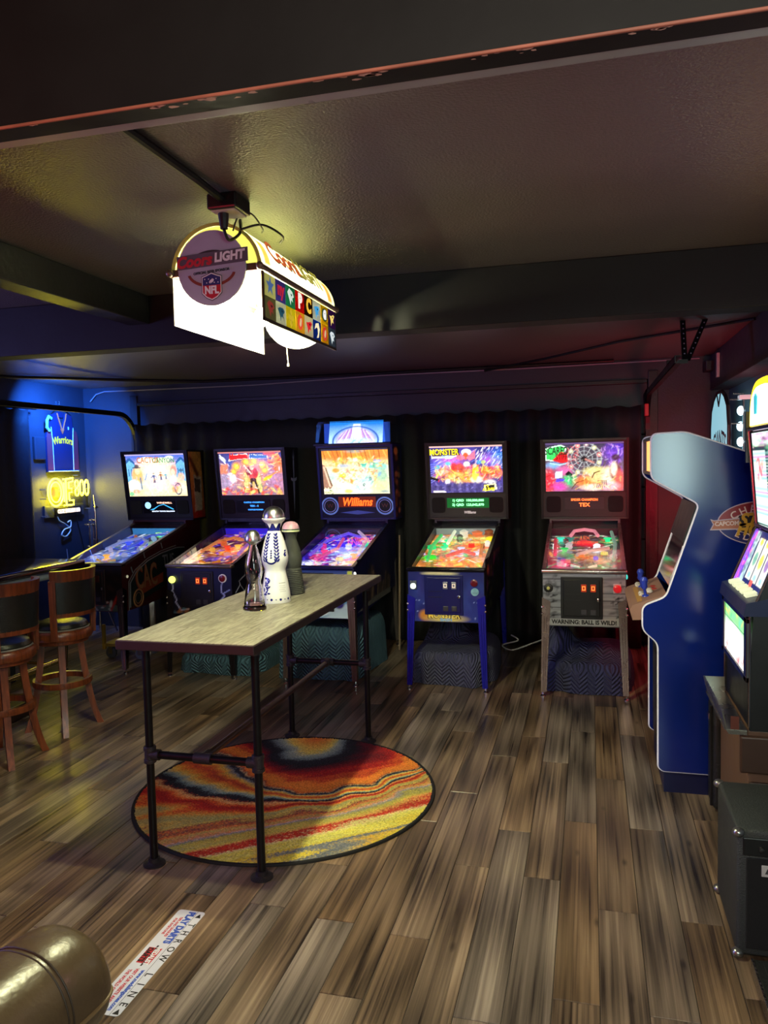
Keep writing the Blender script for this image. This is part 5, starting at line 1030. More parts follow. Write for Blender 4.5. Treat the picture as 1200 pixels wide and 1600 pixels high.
# Scared Stiff
A = Art(76, 50, (150, 152, 158))
for k in range(7): A.line((0, .14 * k + .06), (1, .14 * k + .07), .010, (60, 60, 66)); A.specks(12, (0, .14 * k + .06, 1, .14 * k + .2), [(120, 122, 130), (176, 178, 182), (96, 98, 104)], (.02, .05), k + 3, .5, 4, 0)
A.specks(30, (0, .0, .18, 1), [(40, 40, 44), (90, 92, 98)], (.02, .05), 21, .7).specks(24, (.84, .0, 1, 1), [(40, 40, 44), (90, 92, 98)], (.02, .05), 22, .7)
for x, y in ((.13, .58), (.13, .47), (.13, .2), (.92, .55), (.92, .46), (.93, .2)): A.ell(x, y, .025, .025, (26, 26, 30), .3); A.line((x - .04, y - .03), (x + .04, y + .01), .012, (30, 30, 34))
A.poly([(.08, .0), (.08, .13), (.98, .15), (.98, .02)], (176, 178, 178))
spooky = dict(key='spook', cab=mat('grey_plank_cabinet', (70, 70, 76), .5), bb=blk_cab, leg=mat('steel_leg', (176, 158, 152), .26, metal=.9), rail=mat('rose_steel_rail', (170, 150, 148), .25, metal=.9), bar=mat('satin_steel_bar', (196, 186, 180), .25, metal=.9), rear=em('maroon_rear_panel', (70, 20, 40), .4), flip=(240, 240, 220), front=A, door_m=mat('black_coin_door', (14, 14, 15), .4), reject=mat('amber_backed_reject', (90, 30, 16), .4), digit=amber,
    field=art_field(75, [(.55, .72, .3, .10, (220, 40, 60), .9), (.85, .82, .18, .12, (20, 190, 100), .9), (.15, .78, .15, .08, (30, 140, 120), .9), (.2, .5, .14, .12, (30, 170, 80), .9), (.2, .2, .2, .12, (220, 60, 110), .9), (.55, .4, .3, .12, (190, 130, 80), .9), (.1, .62, .06, .2, (230, 60, 80), .8), (.75, .3, .2, .12, (200, 150, 120), .9), (.68, .55, .12, .06, (240, 240, 255), .9)], [(230, 220, 210), (60, 160, 110), (190, 60, 80), (90, 80, 90), (50, 50, 56), (220, 170, 110), (130, 130, 140)], (80, 66, 70)),
    glass=art_spooky(), strip=(90, 80, 130), spk=mat('charcoal_speaker_panel', (44, 44, 46), .5), dmd_m=mat('grey_display', (58, 54, 60), .4), dmd=(-.155, .155, 1.245, 1.345),
    bumpers=[(.84, .80, (30, 240, 150)), (.15, .80, (60, 230, 200)), (.30, .80, (40, 120, 110)), (.22, .52, (30, 200, 90))],
    ramps=[([(.3, .80, .06), (.35, .92, .07), (.5, .96, .07), (.65, .92, .07), (.7, .80, .06)], (240, 150, 170), .7), ([(.1, .35, .04), (.08, .7, .05)], (230, 70, 90), .6), ([(.4, .35, .03), (.6, .45, .04), (.85, .5, .04)], (210, 190, 180), .4), ([(.9, .25, .03), (.94, .6, .05), (.9, .9, .05)], (150, 200, 180), .4)],
    toys=[(.5, .70, .04, .06, (230, 40, 60), .8), (.68, .58, .05, .03, (245, 245, 255), 1.2), (.28, .60, .05, .03, (210, 210, 220), .6), (.25, .25, .03, .04, (220, 60, 110), .8), (.66, .33, .03, .02, (70, 50, 220), .9), (.78, .45, .03, .03, (210, 210, 90), .7), (.9, .35, .05, .03, (210, 190, 180), .5), (.08, .58, .05, .02, (250, 250, 250), 1.4), (.44, .38, .03, .04, (210, 130, 70), .6)],
    dmd_text=[('SPIDER CHAMPION', .026, .0, 1.322, em('dmd_orange', (255, 110, 50), 2.2), dict(bold=.0009, xs=.95)), ('TEX', .042, .0, 1.280, em('dmd_orange', (255, 110, 50), 2.2), dict(bold=.0014, xs=1.1))],
    title=[('SCARED', .085, -.218, 1.718, mat('title_dark_green', (14, 70, 30), .4, emit=.3), dict(bold=.001, xs=.60)), ('STIFF', .06, -.178, 1.668, mat('title_dark_red', (110, 0, 10), .4, emit=.4), dict(bold=.001, xs=.7))])
m5 = pinball(PX[4], 'pinball machine with steel legs, grey plank front and spider wheel backglass, rightmost', spooky)
T('WARNING: BALL IS WILD!', .040, (.0, -.003, .530), (1, 0, 0), (0, 0, 1), mat('black_stencil', (16, 16, 18), .6), m5, bold=.0016, xs=.93, name='warning_lettering')
MB().lathe([(.032, 0), (.030, .006), (.012, .010)], 12, (-.238, -.002, .765), 'y').build('plunger_rosette', mat('black_rosette', (20, 20, 20), .5), m5); MB().ball((-.238, -.014, .765), .012, 10, 8).build('ball_launch_button', mat('olive_knob', (170, 170, 90), .4, emit=.3), m5, True)
MB().bbox(.195, .245, -.004, 0, .735, .80, .002).build('start_plate', mat('pale_pink_plate', (206, 186, 186), .4), m5); MB().lathe([(.027, 0), (.027, .012), (.012, .017)], 18, (.22, -.003, .768), 'y').build('start_button', mat('red_lit_button', (190, 30, 36), .3, emit=.5), m5)
for s in (-1, 1): MB().lathe([(.016, 0), (.016, .008), (.008, .012)], 14, (s * W, .03, .845), 'x').build('flipper_button', em('teal_lit_button', (60, 220, 200), .9), m5)
rs = mat('red_side_panel', (110, 24, 30), .5)

# ================================================================== MOVING BLANKETS UNDER THE MACHINES
def blanket_mat(name, col, k=9.0):
    m = mat(name, col, .9, var=.25, scale=12); nt = m.node_tree; n = nt.nodes; l = nt.links; b = n['Principled BSDF']
    tc = n.new('ShaderNodeTexCoord'); sp = n.new('ShaderNodeSeparateXYZ'); l.new(tc.outputs['Object'], sp.inputs[0])
    pp = n.new('ShaderNodeMath'); pp.operation = 'PINGPONG'; pp.inputs[1].default_value = .055; l.new(sp.outputs['X'], pp.inputs[0])
    yz = n.new('ShaderNodeMath'); yz.operation = 'SUBTRACT'; l.new(sp.outputs['Z'], yz.inputs[0]); l.new(sp.outputs['Y'], yz.inputs[1])
    ad = n.new('ShaderNodeMath'); ad.operation = 'ADD'; l.new(pp.outputs[0], ad.inputs[0]); l.new(yz.outputs[0], ad.inputs[1])
    mu = n.new('ShaderNodeMath'); mu.operation = 'MULTIPLY'; mu.inputs[1].default_value = 210; l.new(ad.outputs[0], mu.inputs[0])
    si = n.new('ShaderNodeMath'); si.operation = 'SINE'; l.new(mu.outputs[0], si.inputs[0])
    bp = n.new('ShaderNodeBump'); bp.inputs['Strength'].default_value = .9; bp.inputs['Distance'].default_value = .010; l.new(si.outputs[0], bp.inputs['Height']); l.new(bp.outputs[0], b.inputs['Normal'])
    return m
teal_b = blanket_mat('teal_quilted_blanket', (74, 112, 132)); slate_b = blanket_mat('slate_quilted_blanket', (82, 84, 112)); navy_b = blanket_mat('navy_quilted_blanket', (62, 64, 98))
def blanket(label, m, cx, cy, hw, hd, h, seed, extra=()):
    """A blanket draped over stored boxes: flat top, rounded shoulders, wavy hem on the floor."""
    g = random.Random(seed); nu, nv = 56, 16; ph = [g.uniform(0, 6.28) for _ in range(6)]; vs_ = []
    for j in range(nv + 1):
        v = j / nv
        for i in range(nu):
            a = 2 * PI * i / nu; c, s_ = math.cos(a), math.sin(a); e_ = .45
            sq = Vector((math.copysign(abs(c) ** e_, c), math.copysign(abs(s_) ** e_, s_)))
            if v < .45: r_ = v / .45 * .9; z = h * (1 - .04 * r_ * r_)
            else:
                k = (v - .45) / .55; r_ = .9 + .13 * math.sin(min(1, k * 2.2) * PI / 2) * .9; z = h * .965 * (1 - k ** 1.35)
                r_ += k * (.05 * math.sin(5 * a + ph[0]) + .035 * math.sin(11 * a + ph[1]))
            x, y = hw * sq.x * r_, hd * sq.y * r_
            z += h * .05 * math.sin(7 * x + ph[2]) * math.cos(6 * y + ph[3]) * (1 - v) 
            for (ex, ey, er, eh) in extra: z += eh * math.exp(-((x - ex) ** 2 + (y - ey) ** 2) / er ** 2) * (1 if v < .5 else max(0, 1 - (v - .5) * 2.0))
            vs_.append((x, y, max(z, .004) if v < 1 else .004))
    fs = [(j * nu + i, j * nu + (i + 1) % nu, (j + 1) * nu + (i + 1) % nu, (j + 1) * nu + i) for j in range(1, nv) for i in range(nu)] + [tuple(nu + i for i in range(nu))]
    fs = [f[::-1] for f in fs]
    o = MB().add(vs_, fs).build('moving_blanket', m, None, True, (cx, cy, 0))
    return tag(o, label, 'blanket', 'moving blankets under the pinball machines')
blanket('flat teal quilted moving blanket under the castle pinball machine', teal_b, PX[1] + .07, 6.0, .36, .44, .15, 1)
blanket('tall teal quilted moving blanket under the blue river pinball machine', teal_b, PX[2] - .07, 6.02, .36, .46, .42, 2)
blanket('slate chevron quilted moving blanket under the blue legged pinball machine', slate_b, PX[3] - .005, 6.02, .30, .44, .25, 3, ((-.12, .25, .14, .25),))
blanket('dark navy moving blanket heaped under the rightmost pinball machine', navy_b, PX[4] + .02, 6.02, .315, .46, .22, 4, ((-.22, -.05, .12, .26), (.1, -.1, .16, .08)))
tag(MB().tube(sm([(-.62, 6.25, .25), (-.56, 6.2, .22), (-.68, 6.15, .19), (-.6, 6.12, .16), (-.45, 6.2, .20), (-.30, 6.3, .24)]), .006, 6).build('power_cord', cw, None, True), 'loose pale power cord between the two right pinball machines', 'cord')
tag(MB().tube([(-1.64, 6.62, .0), (-1.63, 6.62, .5), (-1.62, 6.62, 1.02)], [.010, .010, .008], 8).build('cue_stick', mat('pale_wood_stick', (150, 130, 110), .5), None, True), 'thin pale wooden stick standing upright beside the river pinball machine', 'stick')

# dolly under the western machine
dy = mat('yellow_dolly_paint', (150, 118, 40), .5); tyre = mat('grey_caster_rubber', (70, 72, 76), .6)
t = thing('moving_dolly', 'low yellow moving dolly on caster wheels under the leftmost pinball machine', 'dolly', (-3.97, 6.02, 0))
MB().bbox(-.16, .22, -.14, .14, .105, .135, .005).bbox(-.165, -.14, -.15, -.12, .08, .30, .004).build('deck', dy, t)
for x, y in ((-.10, -.11), (.19, -.11), (-.10, .11), (.19, .11)):
    wl = MB().lathe([(.018, -.014), (.048, -.014), (.05, -.008), (.05, .008), (.048, .014), (.018, .014)], 20, (x, y, .05), 'y').build('caster_wheel', tyre, t, True)
    MB().box(x - .02, x + .02, y - .020, y - .016, .04, .105).box(x - .02, x + .02, y + .016, y + .020, .04, .105).build('caster_fork', chrome_m, wl)

# ================================================================== HANGING LAMP
LX0, LX1, LYN, LYF, LZS, LZB, LZT = -1.355, -1.030, 2.40, 3.15, 2.300, 2.130, 2.455
lamp = thing('hanging_bar_lamp', 'lit hanging bar lamp with arched shade and football team logo panel', 'lamp', ((LX0 + LX1) / 2, (LYN + LYF) / 2, ZC))
lcx, lcy = (LX0 + LX1) / 2, (LYN + LYF) / 2
def LP(x, y, z): return (x - lcx, y - lcy, z - ZC)
bulb_m = em('lamp_bulb', (244, 244, 196), 1800)
for yy in (2.58, 2.88):
    MB().ball(LP(lcx - .05, yy, 2.235), .030, 14, 10, 1.2).build('bulb', bulb_m, lamp, True)
    MB().lathe([(.016, 0), (.018, .03), (.018, .075)], 12, LP(lcx - .05, yy, 2.27)).build('bulb_socket', mat('ivory_plastic', (190, 180, 168), .5), lamp, True)
arc_n = 20; hw = (LX1 - LX0) / 2; ah = LZT - LZS
def arcp(k, y, sc=1.0): a = PI * k / arc_n; return LP(lcx + hw * sc * math.cos(a), y, LZS + ah * sc * math.sin(a))
A = Art(64, 44, (250, 246, 190)); A.grad((255, 252, 230), (226, 226, 150), .2, .8).specks(40, (0, .3, 1, 1), [(200, 196, 120), (255, 255, 240)], (.05, .12), 3, .5)
for x0, x1 in ((.04, .10), (.90, .96)): A.poly([(x0, .05), (x0, .42), (x1, .42), (x1, .05)], (214, 120, 60))
A.noise(.05, 2, 3)
def shade():
    ny = 64; na = 44; vs_ = []; cols = []
    for j in range(na):
        a = PI * j / (na - 1)
        for i in range(ny):
            y = LYN + (LYF - LYN) * i / (ny - 1); vs_.append(LP(lcx + hw * math.cos(a), y, LZS + ah * math.sin(a)))
            v = (a / PI) * 2; v = v if v <= 1 else 2 - v
            cols.append(A.a[min(43, int(v * 43)), i])
    fs = [(j * ny + i, (j + 1) * ny + i, (j + 1) * ny + i + 1, j * ny + i + 1) for j in range(na - 1) for i in range(ny - 1)]
    me = bpy.data.meshes.new('arched_shade'); me.from_pydata(vs_, [], fs); ca = me.color_attributes.new('Col', 'FLOAT_COLOR', 'POINT')
    ca.data.foreach_set('color', np.concatenate([np.array(cols), np.ones((len(cols), 1))], 1).ravel())
    o = bpy.data.objects.new('arched_shade', me); C.objects.link(o); o.parent = lamp; me.materials.append(translucent_mat('printed_lamp_shade', (255, 255, 255), .13, .5, attr=True)); me.polygons.foreach_set('use_smooth', [True] * len(fs)); return o
sh = shade()
def on_shade(txt, size, a_deg, yc, m_, **kw):
    a = math.radians(a_deg); p = Vector(LP(lcx + (hw + .001) * math.cos(a), yc, LZS + (ah + .001) * math.sin(a))); u_ = Vector((-math.sin(a) * hw, 0, math.cos(a) * ah))
    T(txt, size, p, (0, 1, 0), u_, m_, sh, **kw)
lred = mat('shade_orange_letters', (214, 90, 40), .5, emit=.5); lyel = mat('shade_yellow_letters', (196, 190, 70), .5, emit=.35); ldk = mat('shade_dark_shadow', (56, 40, 40), .6)
on_shade('Coors', .125, 30, LYN + .235, ldk, bold=.004, xs=.85, shear=.15); on_shade('Coors', .125, 31, LYN + .235, lred, bold=.001, xs=.85, shear=.15, extr=.002)
on_shade('LIGHT', .115, 30, LYN + .50, ldk, bold=.004, xs=.85); on_shade('LIGHT', .115, 31, LYN + .50, lyel, bold=.001, xs=.85, extr=.002)
# end caps: clear yellowish arch with a round sign
arch_m = translucent_mat('yellow_acrylic_arch', (240, 232, 130), .05, .5)
for (yy, sgn, nm) in ((LYN, -1, 'near'), (LYF, 1, 'far')):
    n_ = arc_n + 1
    mbx = MB(); outer = [arcp(k, yy) for k in range(n_)]; inner = [arcp(k, yy, .93) for k in range(n_)]
    mbx.add(outer + inner, [(k, k + 1, n_ + k + 1, n_ + k) if sgn > 0 else (k, n_ + k, n_ + k + 1, k + 1) for k in range(n_ - 1)])
    rim = mbx.build('end_arch_rim', arch_m, lamp); sd = rim.modifiers.new('thick', 'SOLIDIFY'); sd.thickness = .006
    mbx = MB(); mbx.add([LP(lcx, yy + .002 * -sgn, LZS)] + [arcp(k, yy + .002 * -sgn, .93) for k in range(n_)], [(0, k + 1, k + 2) if sgn < 0 else (0, k + 2, k + 1) for k in range(n_ - 1)])
    mbx.build('end_arch_panel', arch_m, lamp)
    dr = .122 if sgn < 0 else .158; dy_ = yy + sgn * .016; cz = LZS + .005
    disc = MB().lathe([(dr, -.004), (dr, .004)], 40, LP(lcx - .008, dy_, cz), 'y').build('round_sign', mat('lavender_grey_disc', (170, 166, 190), .45) if sgn < 0 else mat('pale_far_disc', (196, 196, 190), .5), lamp)
    bar_ = MB().bbox(*(lambda a, b: (a[0], b[0], a[1], b[1], a[2], b[2]))(LP(LX0 - .004, min(yy, yy + sgn * .012), LZS - .012), LP(LX1 + .004, max(yy, yy + sgn * .012), LZS + .012)), .002).build('end_bar', mat('bronze_lamp_bar', (110, 92, 78), .4, metal=.6), lamp)
    if sgn < 0:
        o_ = Vector(LP(lcx - .008, dy_ - .0045, cz)); R_, U_ = (1, 0, 0), (0, 0, 1)
        def ovl(rx, rz, z0, a0, a1, wd, m_, nm_):
            q = MB(); vs_ = []
            for k in range(25):
                a = a0 + (a1 - a0) * k / 24; c_, s_ = math.cos(a), math.sin(a)
                vs_ += [o_ + Vector((rx * c_, -.0006, z0 + rz * s_)), o_ + Vector(((rx - wd) * c_, -.0006, z0 + (rz - wd) * s_))]
            q.add(vs_, [(2 * k, 2 * k + 1, 2 * k + 3, 2 * k + 2) for k in range(24)]).build(nm_, m_, disc)
        ovl(.088, .058, .0, .25, PI - .25, .008, mat('dark_grey_print', (56, 52, 60), .5), 'ball_outline'); ovl(.088, .052, -.01, PI + .2, 2 * PI - .2, .010, mat('brick_red_print', (130, 56, 44), .5), 'ball_outline')
        dkp = mat('dark_print', (40, 34, 42), .6)
        MB().slab(o_ + Vector((-.122, -.002, .000)), (.255, 0, .012), (0, 0, .044), (0, -.004, 0)).build('name_plate', mat('grey_plum_plate', (92, 84, 100), .5), disc)
        nr, nw = mat('crimson_letters', (196, 46, 60), .45), mat('white_letters', (236, 232, 238), .45)
        T('Coors', .050, o_ + Vector((-.060, -.0065, .023)), (1, 0, .05), (0, 0, 1), nr, disc, bold=.0022, shear=.2); T('LIGHT', .040, o_ + Vector((.068, -.0065, .031)), (1, 0, .05), (0, 0, 1), nw, disc, bold=.0018, shear=.08, xs=.95)
        T('OFFICIAL BEER SPONSOR', .0115, o_ + Vector((0, -.001, -.012)), (1, 0, .06), (0, 0, 1), dkp, disc, bold=.0004)
        shp = [(-.033, .0), (-.02, .004), (0, .012), (.02, .004), (.033, .0), (.033, -.05), (.018, -.064), (0, -.072), (-.018, -.064), (-.033, -.05)]
        def shield(sc_, dz_, dep, m_, clip=None):
            pts = [(x_ * sc_, z_ * sc_ + (sc_ - 1) * .03) for x_, z_ in shp]
            if clip: pts = [(x_, max(z_, clip)) for x_, z_ in pts]
            MB().add([o_ + Vector((x_, dep, z_ - .030)) for x_, z_ in pts], [tuple(range(len(pts)))[::-1]]).build('crest', m_, disc)
        shield(1.12, 0, -.0012, dkp); shield(1.06, 0, -.0016, nw); shield(.97, 0, -.0020, mat('crest_red', (186, 34, 52), .5)); shield(.97, 0, -.0024, mat('crest_navy', (40, 44, 110), .5), clip=-.026)
        T('NFL', .034, o_ + Vector((0, -.003, -.073)), R_, U_, nw, disc, bold=.0016, xs=.85)
        st = MB()
        for k in range(8): 
            cx_, cz_ = -.024 + .0068 * k, -.036 - .012 * (k % 2); st.add([o_ + Vector((cx_ + .0022 * math.cos(2 * PI * q / 5), -.0028, cz_ + .0022 * math.sin(2 * PI * q / 5))) for q in range(5)], [tuple(range(5))[::-1]])
        st.add([o_ + Vector((.010 * math.cos(2 * PI * q / 12 ) * .9 + .0, -.0028, -.043 + .006 * math.sin(2 * PI * q / 12) + .004 * math.cos(2 * PI * q / 12))) for q in range(12)], [tuple(range(12))[::-1]])
        st.build('crest_stars', nw, disc)['kind'] = 'stuff'
# long side rods and panels
bronze = mat('bronze_lamp_bar', (110, 92, 78), .4)
for s, X in ((-1, LX0), (1, LX1)):
    rd = MB().tube([LP(X, LYN - .018, LZS), LP(X, LYF + .018, LZS)], .010, 12).build('side_rod', bronze, lamp, True)
    for yy in (LYN - .018, LYF + .018): MB().ball(LP(X, yy, LZS), .013, 12, 8).build('rod_knob', bronze, rd, True)
pm_w = translucent_mat('white_acrylic_panel', (246, 246, 226), .02, .75)
MB().slab(LP(LX0 - .001, LYN, LZB), (.003, 0, 0), (0, LYF - LYN, 0), (.0, 0, LZS - .012 - LZB)).build('white_side_panel', pm_w, lamp)
mbf = MB()
for (y0, y1, z0, z1) in ((LYN, LYF, LZB - .002, LZB + .008), (LYN, LYN + .008, LZB, LZS - .012), (LYF - .008, LYF, LZB, LZS - .012)):
    mbf.box(*(lambda a, b: (a[0], b[0], a[1], b[1], a[2], b[2]))(LP(LX1 - .004, y0, z0), LP(LX1 + .003, y1, z1)))
logo_f = mbf.build('logo_panel_frame', mat('dark_bronze_trim', (70, 58, 48), .4, metal=.5), lamp)
cols_ = [[(226, 226, 170), (96, 90, 170), (60, 150, 120), (200, 40, 36), (70, 50, 30), (240, 246, 250), (226, 196, 30), (96, 50, 140)],
         [(130, 130, 96), (236, 240, 226), (226, 214, 60), (236, 196, 70), (240, 236, 220), (40, 80, 170), (226, 186, 40), (96, 116, 140)]]
marks = [['*', 'ny', 'E', 'P', 'C', 'L', 'G', 'V'], ['F', 'P', 'x', 'o', 'C', 'R', 'o', 'S']]
mcol = [[(60, 90, 140), (246, 250, 255), (206, 226, 214), (250, 246, 230), (240, 190, 60), (60, 160, 220), (250, 250, 250), (250, 220, 120)], [(120, 40, 34), (20, 70, 90), (180, 160, 40), (210, 70, 40), (206, 30, 40), (250, 240, 190), (190, 50, 40), (220, 236, 240)]]
tw = (LYF - LYN - .016) / 8; thh = (LZS - .014 - LZB - .008) / 2; x_o = LX1 + .0035
for r_ in (0, 1):
    for k in range(8):
        y0 = LYN + .008 + tw * k; z0 = LZB + .008 + thh * (1 - r_)
        tl_ = MB().slab(LP(x_o - .003, y0 + .0006, z0 + .0006), (.003, 0, 0), (0, tw - .0012, 0), (0, 0, thh - .0012)).build('logo_tile', translucent_mat('logo_tile_%d_%d' % (r_, k), cols_[r_][k], .14, .5), logo_f)
        mk = mat('logo_mark_%d_%d' % (r_, k), mcol[r_][k], .5, emit=.7); cy_, cz_ = y0 + tw / 2, z0 + thh / 2; c_ = marks[r_][k]
        def shape(pts, m_=mk, dx=.0006): MB().add([LP(x_o + dx, cy_ + a_, cz_ + b_) for a_, b_ in pts], [tuple(range(len(pts)))]).build('team_mark', m_, tl_)
        if c_ == '*': shape([((.036 if q % 2 == 0 else .014) * math.sin(2 * PI * q / 10), (.036 if q % 2 == 0 else .014) * math.cos(2 * PI * q / 10)) for q in range(10)])
        elif c_ == 'ny': T('ny', .062, LP(x_o + .0006, cy_, cz_ + .006), (0, 1, 0), (0, 0, 1), mat('giants_red', (214, 40, 70), .5, emit=.3), tl_, bold=.003)
        elif c_ in 'PCG' and not (r_ == 1): 
            if c_ == 'G': shape([(.033 * math.cos(2 * PI * q / 20), .025 * math.sin(2 * PI * q / 20)) for q in range(20)], mat('dark_green_oval', (40, 90, 50), .5, emit=.2))
            T(c_, .072 if c_ != 'G' else .045, LP(x_o + .0012, cy_, cz_), (0, 1, 0), (0, 0, 1), mk, tl_, bold=.004)
        elif c_ == 'o': shape([(.026 * math.cos(2 * PI * q / 18), .028 * math.sin(2 * PI * q / 18)) for q in range(18)]); shape([(.012 * math.cos(2 * PI * q / 6) + .002, .018 * math.sin(2 * PI * q / 6 + .4)) for q in range(6)], mat('cream_mark', (246, 226, 170), .5, emit=.4), .0012)
        elif c_ == 'x': shape([(0, .034), (.009, .02), (.006, .008), (.022, .012), (.026, 0), (.016, -.012), (.005, -.006), (.010, -.024), (0, -.034), (-.010, -.024), (-.005, -.006), (-.016, -.012), (-.026, 0), (-.022, .012), (-.006, .008), (-.009, .02)])
        elif c_ in 'EFSPLCV': 
            v_ = 'EFSPLCV'.index(c_); shape([(-.030, .012), (-.012, .028 - .003 * v_), (.018, .020), (.032, .004 + .002 * v_), (.016, -.002), (.022, -.016), (.004, -.010), (-.002 * v_, -.030), (-.014, -.008)])
            shape([(-.004, .012), (.016, .010), (.008, .002)], mat('logo_black', (24, 24, 30), .5), .0012)
        elif c_ == 'R': shape([(-.03, .0), (-.016, .024), (.016, .03), (.03, .008), (.016, -.026), (-.006, -.03), (.008, -.012), (.006, .008), (-.008, .010)])
# hanging hardware
MB().tube(sm([LP(-1.112, 2.30, ZC - .102), LP(-1.112, 2.335, 2.375), LP(-1.10, 2.39, 2.41), LP(-1.12, 2.44, 2.468), LP(-1.15, 2.52, 2.462), LP(-1.18, 2.62, 2.46)]), .005, 8).tube(sm([LP(-1.11, 2.36, 2.41), LP(-1.085, 2.36, 2.46), LP(-1.06, 2.40, 2.47), LP(-1.05, 2.46, 2.44), LP(-1.09, 2.55, 2.455)]), .003, 6).tube(sm([LP(-1.10, 2.39, 2.42), LP(-1.05, 2.46, 2.452), LP(-1.02, 2.56, 2.44), LP(-1.06, 2.64, 2.44)]), .004, 6).build('power_cord', ck, lamp, True)
hg = MB()
for yy in (2.60, 3.0):
    zz = 2.46
    while zz < ZC - .012: hg.lathe([(.004, -.005), (.005, 0), (.004, .005)], 8, LP(lcx, yy, zz)); zz += .011
    hg.tube([LP(lcx, yy, 2.44), LP(lcx, yy, ZC)], .0025, 6)
hg.build('hanging_chain', bolt_m, lamp)['kind'] = 'stuff'
MB().tube([LP(-1.14, 2.86, 2.23), LP(-1.135, 2.86, 2.12), LP(-1.13, 2.86, 2.045)], .0022, 6).lathe([(.0001, -.012), (.005, -.010), (.005, 0), (.0001, .003)], 8, LP(-1.13, 2.86, 2.045)).build('pull_string', mat('ivory_string', (216, 210, 180), .7), lamp)

# ================================================================== LEFT WALL: JERSEY, NEON SIGN
jx = XL
t = thing('basketball_jersey', 'navy basketball jersey with orange trim and yellow team name on the left wall', 'jersey', (jx, 6.74, 1.64))
navy_c = mat('navy_jersey_mesh', (16, 22, 62), .7, bump=.3, bscale=150); red_c = mat('brick_red_jersey_side', (130, 44, 50), .7); or_c = mat('orange_piping', (236, 96, 40), .6); wh_c = mat('white_piping', (220, 220, 226), .6)
# outline in (s, z): s runs along the wall (+y), front faces +x
out_ = [(-.235, .0), (-.235, .34), (-.215, .40), (-.18, .43), (-.165, .47), (-.155, .56), (-.07, .585), (-.05, .52), (0, .40), (.05, .52), (.07, .585), (.155, .56), (.165, .47), (.18, .43), (.215, .40), (.235, .34), (.235, 0)]
def flat_x(pts, x0, x1, m_, nm, par): 
    return MB().prism([(a, b) for a, b in pts], 'x', x0, x1).build(nm, m_, par)
flat_x(out_[::-1], .012, .035, navy_c, 'body', t)
for s in (-1, 1):
    flat_x([(s * .236, .004), (s * .236, .34), (s * .218, .40), (s * .185, .42), (s * .155, .30), (s * .150, .004)][::s], .034, .038, red_c, 'side_panel', t)
    MB().tube([(.038, s * .150, .004), (.038, s * .155, .30), (.038, s * .168, .44)], .004, 6).build('piping', wh_c, t); MB().tube([(.037, s * .07, .58), (.039, s * .05, .52), (.039, 0, .40)], .007, 6).build('collar', or_c, t)
flat_x([(-.03, .425), (0, .375), (.03, .425)], .036, .041, or_c, 'collar_point', t)
flat_x([(-.06, .585), (-.045, .54), (.045, .54), (.06, .585), (0, .60)], .012, .016, navy_c, 'back_collar', t)
MB().tube([(.037, -.235, .006), (.037, .235, .006)], .005, 6).build('hem', wh_c, t)
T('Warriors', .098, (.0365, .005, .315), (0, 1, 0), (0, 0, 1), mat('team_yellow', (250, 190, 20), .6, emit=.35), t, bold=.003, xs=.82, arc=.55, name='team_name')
MB().bbox(.036, .040, .085, .10, .42, .45, .001).build('maker_patch', wh_c, t)
MB().tube([(.03, -.15, .57), (.02, 0, .66), (.03, .15, .57)], .005, 6).tube([(.02, 0, .66), (.015, 0, .70)], .004, 6).build('hanger', chrome_m, t)
MB().tube([(.05, -.21, .40), (.055, -.25, .43), (.055, -.245, .50), (.05, -.21, .54), (.05, -.175, .52)], .014, 8).build('cyan_loop', mat('pale_cyan_loop', (150, 220, 240), .5), t, True)  # pale cyan curved tube beside the jersey's left edge
tag(MB().bbox(jx, jx + .03, 6.34, 6.49, 1.76, 1.98, .006).build('wall_panel_box', wall_m), 'small painted electrical panel on the blue wall left of the jersey', 'panel')

ny_m = em('yellow_neon_tube', (255, 236, 30), 26.0); nw_m = em('white_neon_tube', (255, 236, 226), 1.3)
t = thing('neon_sign', 'glowing yellow neon beer sign on the left wall below the jersey', 'neon sign', (jx, 6.745, 1.41))
rd_, up_ = (0, 1, 0), (0, 0, 1)
def ovalpath(cy, cz, ry, rz): return [(.07, cy + ry * math.cos(2 * PI * k / 28), cz + rz * math.sin(2 * PI * k / 28)) for k in range(28)]
MB().tube(ovalpath(-.19, .03, .115, .135), .008, 8, True).build('neon_letter', ny_m, t, True); MB().tube(ovalpath(-.19, .03, .080, .098), .007, 8, True).build('neon_letter', ny_m, t, True)
def stroke(pts, r_=.0075): MB().tube([(.07, a, b) for a, b in pts], r_, 8).build('neon_letter', ny_m, t, True)
stroke([(-.075, .155), (-.035, .155), (-.035, -.105), (-.075, -.105)]); stroke([(-.065, .12), (-.065, -.07)])
stroke([(-.035, .155), (.075, .165), (.075, .13), (.01, .12), (.01, .06), (.055, .06), (.055, .02), (.01, .02), (.01, -.06), (.075, -.06), (.075, -.105), (-.035, -.105)])
for c_ in (.135, .215, .295):
    if c_ == .135:
        for q in (.10, .02): MB().tube(ovalpath(c_, q, .028, .038), .007, 8, True).build('neon_letter', ny_m, t, True)
    else: MB().tube(ovalpath(c_, .06, .032, .078), .007, 8, True).build('neon_letter', ny_m, t, True)
MB().bbox(.035, .045, -.235, -.12, -.02, .08, .002).build('sign_badge', mat('amber_badge', (150, 84, 40), .5, emit=.2), t)
tb_ = MB().bbox(.02, .035, -.165, .245, -.205, -.125, .004).build('tagline_backing', mat('black_acrylic', (20, 20, 22), .3), t)
T('OLDE ENGLISH 800', .056, (.037, .04, -.165), rd_, up_, nw_m, tb_, bold=.0015, xs=.72, extr=.004)
MB().bbox(.0, .02, -.3, .3, -.22, -.10, .004).build('mount_bar', mat('clear_grey_mount', (60, 64, 66), .4), t)
mbp = MB()
